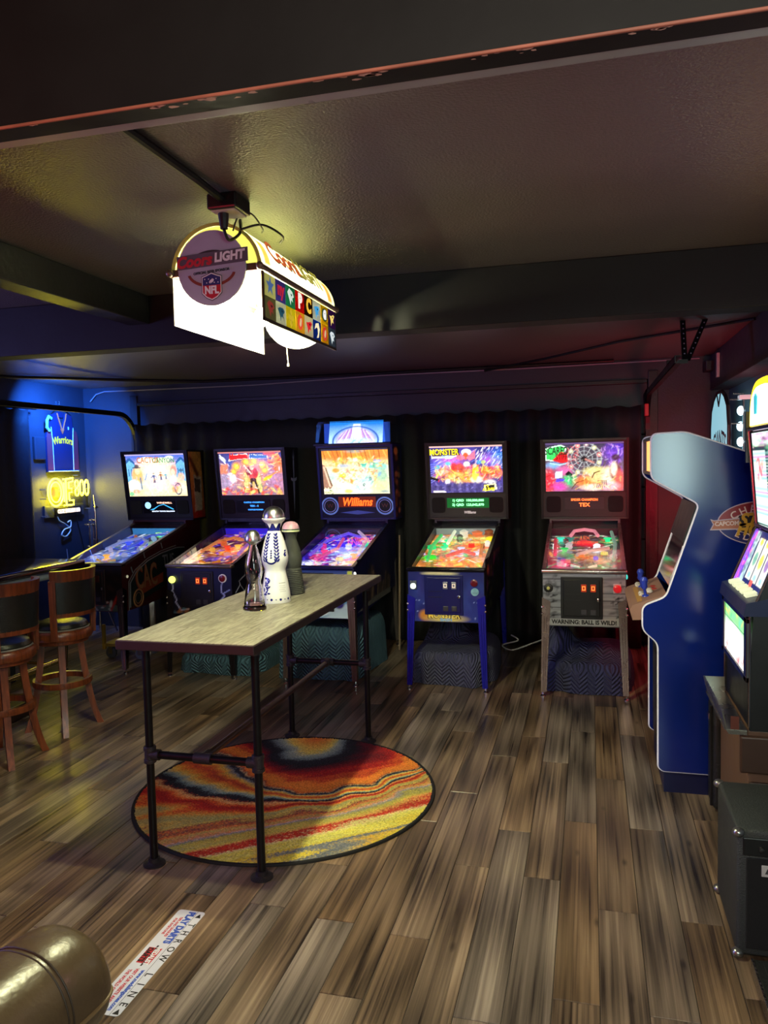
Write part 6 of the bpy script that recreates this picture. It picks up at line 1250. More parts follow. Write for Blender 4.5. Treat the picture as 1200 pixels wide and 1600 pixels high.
for (a, b) in ((-.33, .06), (-.33, -.03), (.34, .05), (-.33, -.2), (.34, -.16), (.16, .19)): mbp.tube([(0, a, b), (.055, a + .02, b)], .004, 6)
mbp.build('tube_support', mat('grey_glass_support', (80, 86, 90), .3), t)
MB().tube(sm([(.02, -.12, -.21), (.03, -.1, -.26), (.02, 0, -.30), (.03, .06, -.36), (.02, .0, -.42), (.03, -.08, -.40), (.02, -.02, -.35), (.03, .06, -.33), (.02, .08, -.27), (.03, .02, -.28)]), .007, 6).build('coiled_cable', mat('pale_teal_cable', (150, 180, 180), .5), t, True)
MB().tube([(.02, .15, -.06), (.02, .17, -.22), (.03, .22, -.42), (.03, .28, -.62), (.03, .30, -.80)], .004, 6).build('power_cord', ck, t, True)
MB().tube([(.02, .0, -.55), (.02, .015, -.7), (.02, .06, -.9), (.02, .08, -1.1)], .004, 6).build('hanging_cord', cw, t, True)

# chrome hardware stand in the corner
t = thing('chrome_stand', 'chrome drum hardware stand with clamps in the left rear corner', 'stand', (-4.80, 6.80, 0))
MB().tube([(0, 0, .02), (0, 0, .95), (0, 0, 1.28), (-.01, 0, 1.40)], [.012, .012, .010, .006], 10).build('pole', chrome_m, t, True)
MB().tube([(-.075, 0, .55), (-.075, 0, 1.12)], .009, 8).tube([(-.035, .01, .6), (-.035, .01, 1.10)], .008, 8).build('side_arm', chrome_m, t, True)
for (x, z) in ((-.10, .88), (-.05, .88), (-.10, 1.10), (-.04, 1.10), (-.04, 1.145), (0, .95), (.01, 1.28)):
    MB().lathe([(.0001, -.016), (.014, -.012), (.018, 0), (.014, .012), (.0001, .016)], 8, (x, 0, z)).tube([(x - .03, 0, z), (x + .03, 0, z)], .006, 6).build('clamp', chrome_m, t, True)
for k in range(3):
    a = 2 * PI * k / 3 + .5; MB().tube([(0, 0, .45), (.16 * math.cos(a), .16 * math.sin(a), .012)], .009, 8).build('leg', chrome_m, t, True)

# ================================================================== BAR AND STOOLS
bx0, bx1, by0, by1, bz = -4.30, -3.58, 1.9, 4.93, 1.0
t = thing('bar_counter', 'dark glossy bar counter with foot rail at the left behind the stools', 'bar counter', ((bx0 + bx1) / 2, (by0 + by1) / 2, 0))
ox, oy = (bx0 + bx1) / 2, (by0 + by1) / 2
gloss_b = mat('dark_lacquered_bar_top', (44, 26, 20), .10, var=.3, scale=12, coat=1.0); woodp = mat('pale_bar_panel_wood', (150, 118, 84), .5, var=.3, scale=18); dkw = mat('dark_bar_wood', (50, 32, 24), .45, var=.3)
MB().bbox(bx0 - ox, bx1 - ox, by0 - oy, by1 - oy, bz - .045, bz, .012, 3).build('bar_top', gloss_b, t, True)
MB().tube([(bx1 - ox - .03, by0 - oy, bz - .075), (bx1 - ox - .03, 4.62 - oy, bz - .075)], .022, 12).build('padded_rail', mat('teal_reflection_rail', (170, 206, 212), .35), t, True)  # pale teal reflected light is painted into the rail's colour
for yc in (2.6, 4.15):
    MB().bbox(-.16, .16, yc - oy - .2, yc - oy + .2, .10, bz - .045, .008).build('pedestal', woodp, t); MB().bbox(-.22, .26, yc - oy - .26, yc - oy + .26, 0, .10, .012).build('pedestal_base', dkw, t)
MB().tube([(.36, by0 - oy + .2, .33), (.36, 4.6 - oy, .33)], .017, 12).build('foot_rail', mat('brass_rail', (190, 170, 110), .25, metal=.9), t, True)
for yc in (2.4, 3.5, 4.5): MB().tube([(.36, yc - oy, .33), (.2, yc - oy, .33), (.12, yc - oy, .33)], .010, 8).build('rail_bracket', mat('brass_rail', (190, 170, 110), .25), t)
tag(MB().bbox(-4.55, -4.38, 4.2, 5.1, 0, .82, .01).build('low_cabinet', mat('teal_grey_cabinet', (66, 84, 86), .5)), 'grey green low cabinet against the left side behind the bar', 'cabinet')

wood_s = bpy.data.materials.new('cherry_stool_wood'); wood_s.use_nodes = True
def cherry(m):
    nt = m.node_tree; n = nt.nodes; l = nt.links; b = n['Principled BSDF']; tc = n.new('ShaderNodeTexCoord'); mp = n.new('ShaderNodeMapping'); mp.inputs['Scale'].default_value = (30, 30, 3); l.new(tc.outputs['Object'], mp.inputs[0])
    nz = n.new('ShaderNodeTexNoise'); nz.inputs['Scale'].default_value = 2; nz.inputs['Detail'].default_value = 5; nz.inputs['Distortion'].default_value = .6; l.new(mp.outputs[0], nz.inputs['Vector'])
    rp = n.new('ShaderNodeValToRGB'); rp.color_ramp.elements[0].position = .3; rp.color_ramp.elements[0].color = lin((76, 35, 18)) + (1,); rp.color_ramp.elements[1].position = .75; rp.color_ramp.elements[1].color = lin((142, 72, 38)) + (1,)
    l.new(nz.outputs['Fac'], rp.inputs[0]); l.new(rp.outputs[0], b.inputs['Base Color']); b.inputs['Roughness'].default_value = .3
cherry(wood_s)
leather_s = mat('dark_green_black_leather', (30, 32, 29), .24, bump=.2, bscale=160)
def stool(label, loc, rz):
    """Swivel bar stool; the sitter faces -x, the backrest stands on the +x side."""
    t = thing('bar_stool', label, 'bar stool', loc, rz, 'bar stools at the counter')
    R0 = .195
    MB().lathe([(R0 - .03, .585), (R0 - .008, .588), (R0, .60), (R0, .635), (R0 - .012, .65), (R0 - .03, .652)], 36, caps=False).build('seat_ring', wood_s, t, True)
    MB().lathe([(.0001, .56), (.16, .56), (.17, .565), (.17, .585), (.0001, .585)], 30).build('swivel_plate', wood_s, t, True)
    MB().lathe([(R0 - .032, .645), (R0 - .024, .665), (R0 - .035, .685), (.12, .698), (.0001, .702)], 36).build('seat_cushion', leather_s, t, True)
    MB().lathe([(R0 - .022, .648), (R0 - .016, .654), (R0 - .022, .660)], 36, caps=False).build('cushion_piping', mat('pale_piping', (130, 130, 124), .5), t, True)
    def arcpt(a, r_, z): return (r_ * math.cos(a), r_ * math.sin(a), z)
    def arcband(a0, a1, r0, r1, z0, z1, n_=14, lean=0.0):
        vs_ = []
        for k in range(n_ + 1):
            a = a0 + (a1 - a0) * k / n_
            for (r_, z) in ((r0, z0), (r1, z0), (r1 + lean, z1), (r0 + lean, z1)): vs_.append(arcpt(a, r_, z))
        fs = [(4 * k + j, 4 * k + (j + 1) % 4, 4 * (k + 1) + (j + 1) % 4, 4 * (k + 1) + j) for k in range(n_) for j in range(4)] + [(0, 3, 2, 1), (4 * n_, 4 * n_ + 1, 4 * n_ + 2, 4 * n_ + 3)]
        return MB().add(vs_, [f[::-1] for f in fs])
    A0 = math.radians(56)
    arcband(-A0 - .05, A0 + .05, .192, .222, .965, 1.035, 16, .008).build('top_rail', wood_s, t, True)
    arcband(-A0, A0, .188, .212, .742, .772, 16, .002).build('lower_rail', wood_s, t, True)
    arcband(-A0 + .10, A0 - .10, .182, .214, .768, .968, 16, .008).build('back_pad', leather_s, t, True)
    for s in (-1, 1):
        arcband(s * A0 - .09, s * A0 + .09, .186, .216, .60, .975, 4, .010).build('back_post', wood_s, t, True)
    for k in range(4):
        a = PI / 4 + k * PI / 2; prof = [(p_.x, p_.z) for p_ in sm([(.115, 0, .565), (.125, 0, .45), (.145, 0, .30), (.172, 0, .15), (.196, 0, .06), (.218, 0, .0)], 4)]; mb = MB(); vs_ = []
        for i, (r_, z) in enumerate(prof):
            wd = .026 - .004 * i / (len(prof) - 1); th_ = .024
            rad_, tan_ = Vector((math.cos(a), math.sin(a), 0)), Vector((-math.sin(a), math.cos(a), 0)); c_ = rad_ * r_ + Vector((0, 0, z))
            vs_ += [c_ - rad_ * th_ * .8 - tan_ * wd * .75, c_ + rad_ * th_ * .8 - tan_ * wd * .75, c_ + rad_ * th_ * .8 + tan_ * wd * .75, c_ - rad_ * th_ * .8 + tan_ * wd * .75]
        fs = [(4 * i + j, 4 * (i + 1) + j, 4 * (i + 1) + (j + 1) % 4, 4 * i + (j + 1) % 4) for i in range(len(prof) - 1) for j in range(4)] + [(0, 1, 2, 3), tuple(4 * len(prof) - q_ for q_ in (4, 1, 2, 3))]
        mb.add(vs_, fs).build('leg', wood_s, t, True)
    MB().lathe([(.150, .29), (.178, .288), (.182, .30), (.178, .325), (.150, .323), (.150, .29)], 40, caps=False).build('foot_ring', wood_s, t, True)
    return t
s1 = stool('cherry wood bar stool with dark leather back, nearest at the left edge', (-3.275, 3.69, 0), math.radians(4))
s2 = copy_thing(s1, (-3.285, 4.235, 0), math.radians(-6), 'cherry wood bar stool with yellow light on its seat, farther along the bar')

# ================================================================== ARCADE CABINET (right)
SY0, SY1 = 3.97, 4.60
t = thing('arcade_cabinet', 'tall blue arcade cabinet with white edge trim and oval red side logo', 'arcade cabinet', (.66, (SY0 + SY1) / 2, 0))
sox, soy = .66, (SY0 + SY1) / 2
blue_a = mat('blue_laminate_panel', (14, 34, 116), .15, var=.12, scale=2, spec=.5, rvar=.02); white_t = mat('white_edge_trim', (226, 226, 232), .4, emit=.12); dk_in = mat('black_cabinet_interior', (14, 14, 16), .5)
def rnd(poly, r_=.02, n_=4):
    out = []; m_ = len(poly)
    for i in range(m_):
        p0, p, p1 = Vector(poly[i - 1]), Vector(poly[i]), Vector(poly[(i + 1) % m_]); a, b = (p0 - p), (p1 - p); q = min(r_, a.length * .45, b.length * .45)
        s_, e_ = p + a.normalized() * q, p + b.normalized() * q
        for k in range(n_ + 1):
            u_ = k / n_; out.append(tuple((s_ * (1 - u_) + p * u_) * (1 - u_) + (p * (1 - u_) + e_ * u_) * u_))
    return out
prof = [(.288, 1.762), (.440, 1.768), (1.10, 1.52), (1.10, .108), (.340, .108), (.320, .125), (.320, .745), (.248, .808), (.248, .925), (.357, .972), (.507, 1.425), (.288, 1.552)]
rp_ = rnd([(a - sox, b) for a, b in prof], .03, 5)
for (y0, y1, nm) in ((SY0, SY0 + .02, 'near'), (SY1 - .02, SY1, 'far')):
    pn = MB().prism(rp_, 'y', y0 - soy, y1 - soy).build('side_panel', blue_a, t)
    ym = (y0 + y1) / 2 - soy
    MB().tube([(a, ym, b) for a, b in rp_], .0072, 8, True).build('edge_trim', white_t, pn, True)
inn0, inn1 = SY0 + .021 - soy, SY1 - .021 - soy
def strip(name, pts, m_, th=.012, y0=inn0, y1=inn1, par=None):
    (a0, b0), (a1, b1) = pts; d = Vector((a1 - a0, 0, b1 - b0)); n_ = Vector((-d.z, 0, d.x)).normalized() * th
    return MB().slab((a0 - sox, y0, b0), d, (0, y1 - y0, 0), n_).build(name, m_, par or t)
mq = strip('marquee', [(.306, 1.575), (.306, 1.742)], em('orange_lit_marquee', (250, 170, 90), 1.6), -.012)
strip('marquee_bezel', [(.299, 1.565), (.299, 1.580)], dk_in); strip('marquee_bezel', [(.299, 1.736), (.299, 1.752)], dk_in)
strip('top_panel', [(.30, 1.752), (.44, 1.757)], blue_a, -.012); strip('top_rear_panel', [(.44, 1.757), (1.09, 1.51)], blue_a, -.012)
strip('speaker_board', [(.31, 1.562), (.50, 1.452)], dk_in)
strip('monitor_bezel', [(.502, 1.42), (.44, 1.235)], dk_in, -.01); 
strip('monitor_glass', [(.507, 1.418), (.375, 1.02)], mat('dark_monitor_glass', (18, 20, 30), .06, spec=.8), -.004)
Aq = Art(20, 60, (30, 30, 40)); Aq.specks(60, (0, 0, 1, 1), [(230, 230, 236), (30, 30, 40), (200, 60, 60), (90, 110, 170), (240, 240, 240)], (.04, .12), 5, .9)
Aq.panel('bezel_sticker', (.372 - sox, inn0 + .002, 1.03), (0, .05, 0), (.132, 0, .385), flat_m, t)
cpm = mat('tan_control_panel', (150, 112, 92), .5, var=.15)
cp = MB().prism([(.36 - sox, .985), (.20 - sox, .925), (.185 - sox, .905), (.20 - sox, .852), (.36 - sox, .862)], 'y', inn0, inn1).build('control_panel', cpm, t)
def cpp(x, y, h=0): return Vector((x - sox, y - soy, .925 + (x - .20) * .375 + h))
MB().slab(cpp(.225, SY0 + .06, .0005), (.022, 0, .00825), (0, .45, 0), (0, 0, .001)).build('yellow_stripe', mat('gold_panel_stripe', (190, 140, 60), .5), cp)
bluep = mat('blue_stick_plastic', (40, 60, 170), .3); whp = mat('white_button_plastic', (220, 214, 206), .3)
for yy in (SY0 + .14, SY0 + .44):
    js = MB().tube([cpp(.27, yy, 0), cpp(.262, yy, .05)], .007, 10).lathe([(.02, 0), (.018, .006), (.008, .012)], 14, cpp(.27, yy, 0)).build('joystick', bluep, cp, True); MB().lathe([(.010, 0), (.017, .012), (.014, .028), (.019, .045), (.012, .06), (.0001, .064)], 14, cpp(.262, yy, .04)).build('joystick_ball', bluep, js, True)
    for r_ in (0, 1):
        for k in range(3):
            b_ = MB().lathe([(.016, 0), (.016, .005), (.011, .008), (.011, .012), (.0001, .013)], 14, cpp(.255 + .04 * r_, yy + .06 + .033 * k + .01 * r_, 0)).build('push_button', whp, cp, True)
for k in range(2): MB().lathe([(.014, 0), (.014, .006), (.0001, .009)], 12, cpp(.32, SY0 + .26 + .08 * k, 0)).build('start_button', mat('red_plastic_button', (170, 50, 44), .4), cp, True)
strip('front_panel', [(.338, .13), (.338, .80)], mat('black_front_board', (18, 18, 24), .4), -.012)
strip('coin_door', [(.330, .30), (.330, .62)], mat('dark_steel_coin_door', (34, 34, 38), .35, metal=.5), -.008, inn0 + .14, inn1 - .14)
MB().box(.345 - sox, 1.09 - sox, SY0 + .012 - soy, SY1 - .012 - soy, .0, .115).build('kick_base', mat('dark_blue_kick_base', (12, 20, 66), .4), t)
MB().box(1.08 - sox, 1.095 - sox, inn0, inn1, .1, 1.5).build('rear_panel', dk_in, t)
# side logo
lcx_, lcz = .790 - sox, 1.333; ly = SY0 - soy
def ls(pts, d, m_, nm='side_logo'): return MB().add([(a, ly - d, b) for a, b in pts], [tuple(range(len(pts)))]).build(nm, m_, lg_) 
lg_ = MB().add([(lcx_ + .208 * math.cos(2 * PI * k / 48), ly - .0008, lcz + .106 * math.sin(2 * PI * k / 48)) for k in range(48)], [tuple(range(48))]).build('side_logo', mat('logo_pale_outline', (190, 176, 190), .5), t)
ell_ = lambda rx, rz, a0, a1, n_=24: [(lcx_ + rx * math.cos(a0 + (a1 - a0) * k / n_), lcz + rz * math.sin(a0 + (a1 - a0) * k / n_)) for k in range(n_ + 1)]
ls(ell_(.203, .101, 0, PI), .0014, mat('logo_red', (140, 30, 44), .4)); ls(ell_(.203, .101, PI, 2 * PI), .0014, mat('logo_blue', (24, 34, 110), .4))
ls(ell_(.150, .058, 0, 2 * PI, 36), .0020, mat('logo_rim', (180, 170, 180), .5)); ls(ell_(.146, .054, 0, 2 * PI, 36), .0026, mat('logo_black_centre', (20, 14, 22), .5))
rib = mat('logo_gold_ribbon', (176, 110, 84), .5)
ls([(lcx_ - .238, lcz + .020), (lcx_ - .226, lcz - .006), (lcx_ - .240, lcz - .034), (lcx_ - .110, lcz - .030), (lcx_ - .110, lcz + .026), (lcx_ - .222, lcz + .014), ], .0028, mat('logo_pale_outline', (190, 176, 190), .5)); ls([(lcx_ - .232, lcz + .013), (lcx_ - .220, lcz - .006), (lcx_ - .232, lcz - .028), (lcx_ - .112, lcz - .024), (lcx_ - .112, lcz + .020), (lcx_ - .222, lcz + .009)], .0032, rib)
T('CAPCOM', .028, (lcx_ - .165, ly - .0036, lcz - .002), (1, 0, .05), (0, 0, 1), mat('logo_cream', (226, 206, 200), .5), lg_, bold=.001, xs=.9)
T('CHAMPION', .050, (lcx_ + .004, ly - .0020, lcz + .074), (1, 0, 0), (0, 0, 1), mat('logo_cream', (226, 206, 200), .5), lg_, xs=.95, arc=.26, space=1.42, bold=.0006); T('EDITION', .048, (lcx_, ly - .0020, lcz - .077), (1, 0, 0), (0, 0, 1), mat('logo_cream', (226, 206, 200), .5), lg_, xs=.95, arc=-.28, space=1.6, bold=.0006)
yg = mat('logo_yellow', (214, 170, 50), .45)
T('STREET', .080, (lcx_ + .006, ly - .0034, lcz + .020), (1, 0, .06), (0, 0, 1), yg, lg_, xs=.92, shear=.35, bold=.0035); T('FIGHTER', .074, (lcx_ + .006, ly - .0034, lcz - .026), (1, 0, .06), (0, 0, 1), yg, lg_, xs=.92, shear=.35, bold=.0035)

# ================================================================== SLOT MACHINE ON ITS STAND
t = thing('wooden_stand', 'brown wooden stand carrying the slot machine at the right edge', 'stand', (.85, 3.44, 0))
wst = mat('walnut_stand_wood', (104, 76, 58), .5, var=.25, scale=20)
MB().bbox(-.28, .26, -.31, .31, 0, .615, .004).build('body', wst, t); MB().bbox(-.31, .27, -.34, -.315, .46, .60, .006).build('front_lip', mat('dark_walnut', (58, 38, 28), .45), t); MB().bbox(-.275, .255, -.322, -.31, .05, .42, .004).build('side_panel', mat('dark_walnut', (58, 38, 28), .45), t)
M0, M1 = 3.12, 3.67
t = thing('slot_machine', 'glowing slot machine with reel window and lit panels standing on the wooden stand', 'slot machine', (.80, (M0 + M1) / 2, .617))
def S(x, y, z): return (x - .80, y - (M0 + M1) / 2, z - .617)
def sbox(mb, x0, x1, y0, y1, z0, z1, b=.004): a, c = S(x0, y0, z0), S(x1, y1, z1); return mb.bbox(a[0], c[0], a[1], c[1], a[2], c[2], b)
blk = mat('black_slot_cabinet', (16, 16, 17), .4); silver_t = mat('slot_chrome_trim', (170, 170, 172), .22, metal=1)
sprof = [(.575, .617), (.575, .80), (.585, 1.05), (.60, 1.10), (.69, 1.335), (.70, 1.36), (.668, 1.76), (1.10, 1.76), (1.10, .617)]
for (y0, y1) in ((M0, M0 + .02), (M1 - .02, M1)): MB().prism([(a - .80, b - .617) for a, b in sprof], 'y', y0 - (M0 + M1) / 2, y1 - (M0 + M1) / 2).build('side_panel', blk, t)
i0, i1 = M0 + .02, M1 - .02
def spanel(name, p0, p1, m_, th=.01, art=None, ins=0.0, out=0.0, par=None):
    """Slanted front panel between the two sides from (x,z) p0 up to p1."""
    a, b = Vector(S(p0[0], i1 - ins, p0[1])), Vector(S(p1[0], i1 - ins, p1[1])); u_ = b - a; r_ = Vector((0, -(i1 - i0 - 2 * ins), 0)); n_ = r_.cross(u_).normalized()
    a = a + n_ * out
    if art: return art.panel(name, a, r_, u_, m_, par or t)
    return MB().slab(a - n_ * th, r_, u_, n_ * th).build(name, m_, par or t)
spanel('lower_door', (.578, .62), (.578, .80), blk); spanel('belly_backing', (.58, .80), (.583, 1.045), blk)
A = Art(60, 40, (250, 250, 246)); A.grad((240, 240, 230), (120, 210, 120), .45, .75).ell(.5, .42, .42, .34, (255, 255, 255), .5).poly([(0, .70), (0, .74), (1, .74), (1, .70)], (60, 90, 80)).specks(24, (0, 0, 1, .2), [(170, 40, 60), (240, 240, 240), (120, 100, 110)], (.03, .07), 3, .8).specks(16, (0, .78, 1, 1), [(210, 220, 80), (60, 170, 120), (90, 200, 150)], (.06, .12), 5, .6)
for k in range(5): A.line((.1 + .2 * k, .0), (.14 + .2 * k, .3), .03, (150, 60, 70), .6)
spanel('belly_glass', (.571, .825), (.575, 1.02), print_mat('bright_slot_glass', 2.0, .15), art=A, ins=.03, out=.006)
fr = MB()
for (y0, y1, z0, z1) in ((i0 - .02, i1 + .02, .80, .822), (i0 - .02, i1 + .02, 1.022, 1.045), (i0 - .02, i0 + .028, .80, 1.045), (i1 - .028, i1 + .02, .80, 1.045)): sbox(fr, .560, .578, y0, y1, z0, z1, .003)
fr.build('belly_frame', silver_t, t)
dk_ = MB().prism([(.55 - .80, 1.052 - .617), (.56 - .80, 1.10 - .617), (.66 - .80, 1.125 - .617), (.66 - .80, 1.052 - .617)], 'y', S(0, M0 - .002, 0)[1], S(0, M1 + .002, 0)[1]).build('button_deck', mat('navy_button_deck', (24, 30, 70), .35), t)
for k in range(5):
    yy = M1 - .07 - .085 * k; MB().slab(S(.575, yy, 1.107), (.045, 0, .0112), (0, -.055, 0), (0, 0, .012)).build('play_button', mat('lit_play_button', (214, 220, 180), .4, emit=.7), dk_)
spanel('reel_backing', (.665, 1.11), (.70, 1.335), blk)
A = Art(70, 40, (30, 36, 90))
for k in range(3):
    x0 = .30 + .215 * k; A.poly([(x0, .12), (x0, .88), (x0 + .19, .88), (x0 + .19, .12)], (226, 226, 200)); A.ell(x0 + .095, .5, .07, .16, [(120, 170, 150), (226, 200, 90), (150, 120, 170)][k], .3); A.ell(x0 + .095, .82, .06, .08, (230, 200, 80), .4); A.ell(x0 + .095, .2, .06, .08, (150, 190, 200), .4); A.line((x0, .5), (x0 + .19, .5), .01, (60, 60, 70))
A.poly([(0, 0), (0, 1), (.12, 1), (.12, 0)], (110, 60, 190)).poly([(.12, 0), (.12, 1), (.26, 1), (.26, 0)], (170, 196, 196)).specks(20, (0, 0, .12, 1), [(170, 60, 200), (60, 90, 220), (230, 80, 170)], (.04, .1), 4, .8).specks(20, (.13, 0, .26, 1), [(60, 80, 110), (230, 240, 240), (90, 120, 140)], (.04, .08), 5, .7).poly([(.52, .0), (.52, .14), (.62, .14), (.62, 0)], (240, 90, 80))
spanel('reel_window', (.612, 1.122), (.692, 1.335), lit_m, art=A, ins=.004)
pur = em('purple_side_light', (150, 90, 230), 1.0); MB().add([S(.598, i1 - .001, 1.105), S(.662, i1 - .001, 1.112), S(.712, i1 - .001, 1.335), S(.692, i1 - .001, 1.335)], [(0, 1, 2, 3)]).build('side_light', pur, t)
spanel('top_backing', (.705, 1.36), (.675, 1.755), blk)
A = Art(60, 70, (206, 236, 226))
for k in range(26):
    y = k / 26; A.line((0, y), (1, y + .01), .012, [(150, 214, 200), (226, 200, 220), (230, 236, 200), (120, 190, 190), (210, 120, 190)][k % 5], .9)
for k in range(40): A.line((.50, k / 40), (.60, k / 40), .010, (30, 60, 60))
A.poly([(0, .80), (0, .84), (1, .85), (1, .81)], (40, 60, 60)).poly([(0, .88), (0, 1), (1, 1), (1, .88)], (206, 110, 190)).specks(40, (0, .84, 1, 1), [(240, 220, 240), (90, 40, 80), (120, 220, 150)], (.02, .05), 3, .7, 3, 0).specks(10, (0, .5, .3, .7), [(230, 70, 80), (240, 230, 230)], (.04, .08), 4, .9)
spanel('pay_table_glass', (.699, 1.365), (.671, 1.745), lit_m, art=A, ins=.012, out=.002)
tr_ = MB()
for y in (M1 - .004, M0 + .004): tr_.tube([S(.697, y, 1.352), S(.664, y, 1.762)], .007, 8).tube([S(.556, y, 1.05), S(.594, y, 1.10), S(.697, y, 1.35)], .006, 8).tube([S(.573, y, .63), S(.573, y, 1.05)], .005, 8)
tr_.tube([S(.664, M0, 1.762), S(.664, M1, 1.762)], .010, 8).tube([S(.697, M0, 1.352), S(.697, M1, 1.352)], .010, 8).build('chrome_trim', silver_t, t, True)
MB().box(*(lambda a, b: (a[0], b[0], a[1], b[1], a[2], b[2]))(S(.67, M0, 1.762), S(1.10, M1, 1.775))).build('top_plate', blk, t)
n_ = 22; q = [(.0 + .255 * math.copysign(abs(math.cos(PI * k / n_)) ** .6, math.cos(PI * k / n_)), .185 * math.sin(PI * k / n_) ** .7) for k in range(n_ + 1)]
MB().prism([(3.405 - (M0 + M1) / 2 + a, 1.775 - .617 + b) for a, b in q], 'x', .665 - .80, .725 - .80).build('topper_dome', mat('yellow_lit_acrylic', (250, 226, 60), .3, emit=1.5, ecol=(255, 226, 40)), t)
MB().prism([(3.405 - (M0 + M1) / 2 + a * .86, 1.776 - .617 + b * .84) for a, b in q], 'x', .660 - .80, .664 - .80).build('topper_face', mat('white_lit_acrylic', (250, 250, 236), .3, emit=1.7, ecol=(255, 252, 232)), t)
MB().prism([(3.50 - (M0 + M1) / 2 + a, 1.82 - .617 + b) for a, b in ((-.02, 0), (.02, 0), (.03, .07), (0, .085), (-.03, .07))], 'x', .656 - .80, .660 - .80).build('topper_mark', em('teal_mark', (60, 190, 200), .9), t)
MB().box(*(lambda a, b: (a[0], b[0], a[1], b[1], a[2], b[2]))(S(.655, M1 + .01, 1.62), S(.68, M1 + .03, 1.84))).build('side_post', blk, t)
mbb = MB()
for z in (.90, 1.02): mbb.lathe([(.010, 0), (.010, .008), (.005, .012)], 10, S(.665, M0, z), 'y')
mbb.build('side_lock', bolt_m, t, True)
t = thing('coin_tray', 'stainless steel coin tray mounted on the front of the wooden stand', 'coin tray', (.562, 3.385, .603))
steel = mat('stainless_tray_steel', (150, 146, 138), .28, metal=.9, var=.05, scale=8)
MB().box(-.075, .003, -.27, .23, .015, .019).build('tray_floor', steel, t)
MB().prism([(-.085, .085), (-.080, .088), (-.066, .019), (-.07, .015)], 'y', -.27, .23).prism([(-.085, .085), (-.07, .015), (-.06, .0), (.003, .0), (.003, .015), (-.068, .017)], 'y', -.272, -.268).prism([(-.085, .085), (-.07, .015), (.003, .015), (.003, .085)], 'y', .23, .234).build('tray_rim', steel, t)
MB().slab((-.055, -.274, .02), (.03, 0, 0), (0, .002, 0), (0, 0, .05)).build('red_sticker', mat('red_label', (90, 40, 26), .5), t)

# black case squeezed between the arcade cabinet and the stand
t = thing('black_case', 'black leather instrument case wedged between arcade cabinet and wooden stand', 'case', (.80, 3.86, 0))
MB().bbox(-.26, .26, -.085, .085, .01, .52, .03, 4).build('body', mat('black_grained_leather', (24, 25, 25), .45, bump=.3, bscale=120), t, True); MB().tube([(-.262, -.06, .03), (-.264, -.06, .50), (-.2, -.06, .525)], .006, 6).build('piping', black_m, t, True); MB().bbox(-.27, -.255, -.02, .02, .42, .45, .003).build('latch', chrome_m, t)

# amplifier
t = thing('guitar_amplifier', 'black guitar amplifier cabinet with metal corners and white badge at right', 'amplifier', (.70, 2.88, 0))
MB().bbox(-.242, .25, -.206, .20, .012, .435, .012, 3).build('cabinet', mat('black_tolex_vinyl', (44, 48, 48), .5, bump=.5, bscale=300), t, True)
MB().bbox(-.215, .225, -.212, -.204, .04, .345, .003).build('speaker_grille', mat('black_grille_cloth', (8, 8, 9), .85, bump=.4, bscale=500), t)
MB().bbox(-.225, .235, -.210, -.204, .352, .412, .003).build('control_strip', mat('black_control_strip', (18, 17, 18), .4), t)
ctl = T('Lindon', .026, (-.13, -.2115, .385), (1, 0, 0), (0, 0, 1), mat('worn_copper_letters', (120, 80, 60), .4), t, name='maker_name', shear=.2) if False else None
MB().bbox(-.17, -.135, -.216, -.212, .29, .327, .001).build('badge', mat('white_badge', (190, 188, 186), .5), t); MB().prism([(-.16, .30), (-.145, .30), (-.1525, .318)], 'y', -.2175, -.216).build('badge_mark', mat('dark_badge_mark', (60, 60, 62), .5), t)
for k in range(5): MB().lathe([(.009, 0), (.008, .012), (.0001, .014)], 10, (-.17 + .08 * k, -.210, .378), 'y').build('control_knob', mat('dark_knob', (30, 28, 28), .4), t, True)
for sx in (-1, 1):
    for sy in (-1, 1):
        for z in (.018, .425): MB().ball((sx * .238 if sx < 0 else .246, sy * .198 - .003, z), .020, 10, 8, .8).build('corner_guard', mat('nickel_corner', (150, 150, 148), .3, metal=.9), t, True)
        MB().lathe([(.016, 0), (.016, .014)], 10, (sx * .2, sy * .16, 0)).build('rubber_foot', black_m, t)
t = thing('pedal_board', 'low black ribbed board with bright metal edge on the floor beside the amplifier', 'floor board', (.72, 2.2, 0))
MB().bbox(-.225, .25, -.40, .40, .0, .05, .004).build('board', mat('black_ribbed_rubber', (20, 20, 21), .6, bump=.4, bscale=60), t)
for k in range(9): MB().bbox(-.20 + .045 * k, -.185 + .045 * k, -.385, .385, .05, .054, .001).build('ridge', mat('black_rib', (28, 28, 29), .5), t)
MB().bbox(-.232, -.225, -.40, .40, .004, .052, .001).build('metal_edge', mat('bright_edge_strip', (190, 188, 190), .2, metal=1, bump=.8, bscale=90), t)

# ================================================================== RIGHT WALL: JERSEY SHAPED LIT SIGN
t = thing('lit_wall_sign', 'pale lit jersey shaped sign standing off the right wall', 'sign', (.965, 6.42, 1.55))
q = [(-.40, -.25), (-.41, .32), (-.36, .46), (-.24, .54), (-.10, .585), (.10, .585), (.24, .54), (.36, .46), (.41, .32), (.40, -.25)]
MB().prism(q, 'x', -.012, 0).build('face', mat('pale_teal_lit_face', (170, 206, 206), .4, emit=.75, ecol=(140, 206, 220)), t)
MB().tube([(-.006, a, b) for a, b in q], .014, 8, True).build('dark_rim', black_m, t)
T('GIANTS', .20, (-.0125, -.02, .22), (0, -1, 0), (0, 0, 1), mat('dark_sign_letters', (70, 40, 60), .5), t, bold=.004, xs=.82, arc=.9)
MB().tube([(-.014, .09, .58), (-.014, 0, .48), (-.014, -.09, .58)], .007, 6).build('neckline', black_m, t)
glow = em('white_blue_tube', (190, 226, 240), 2.6)
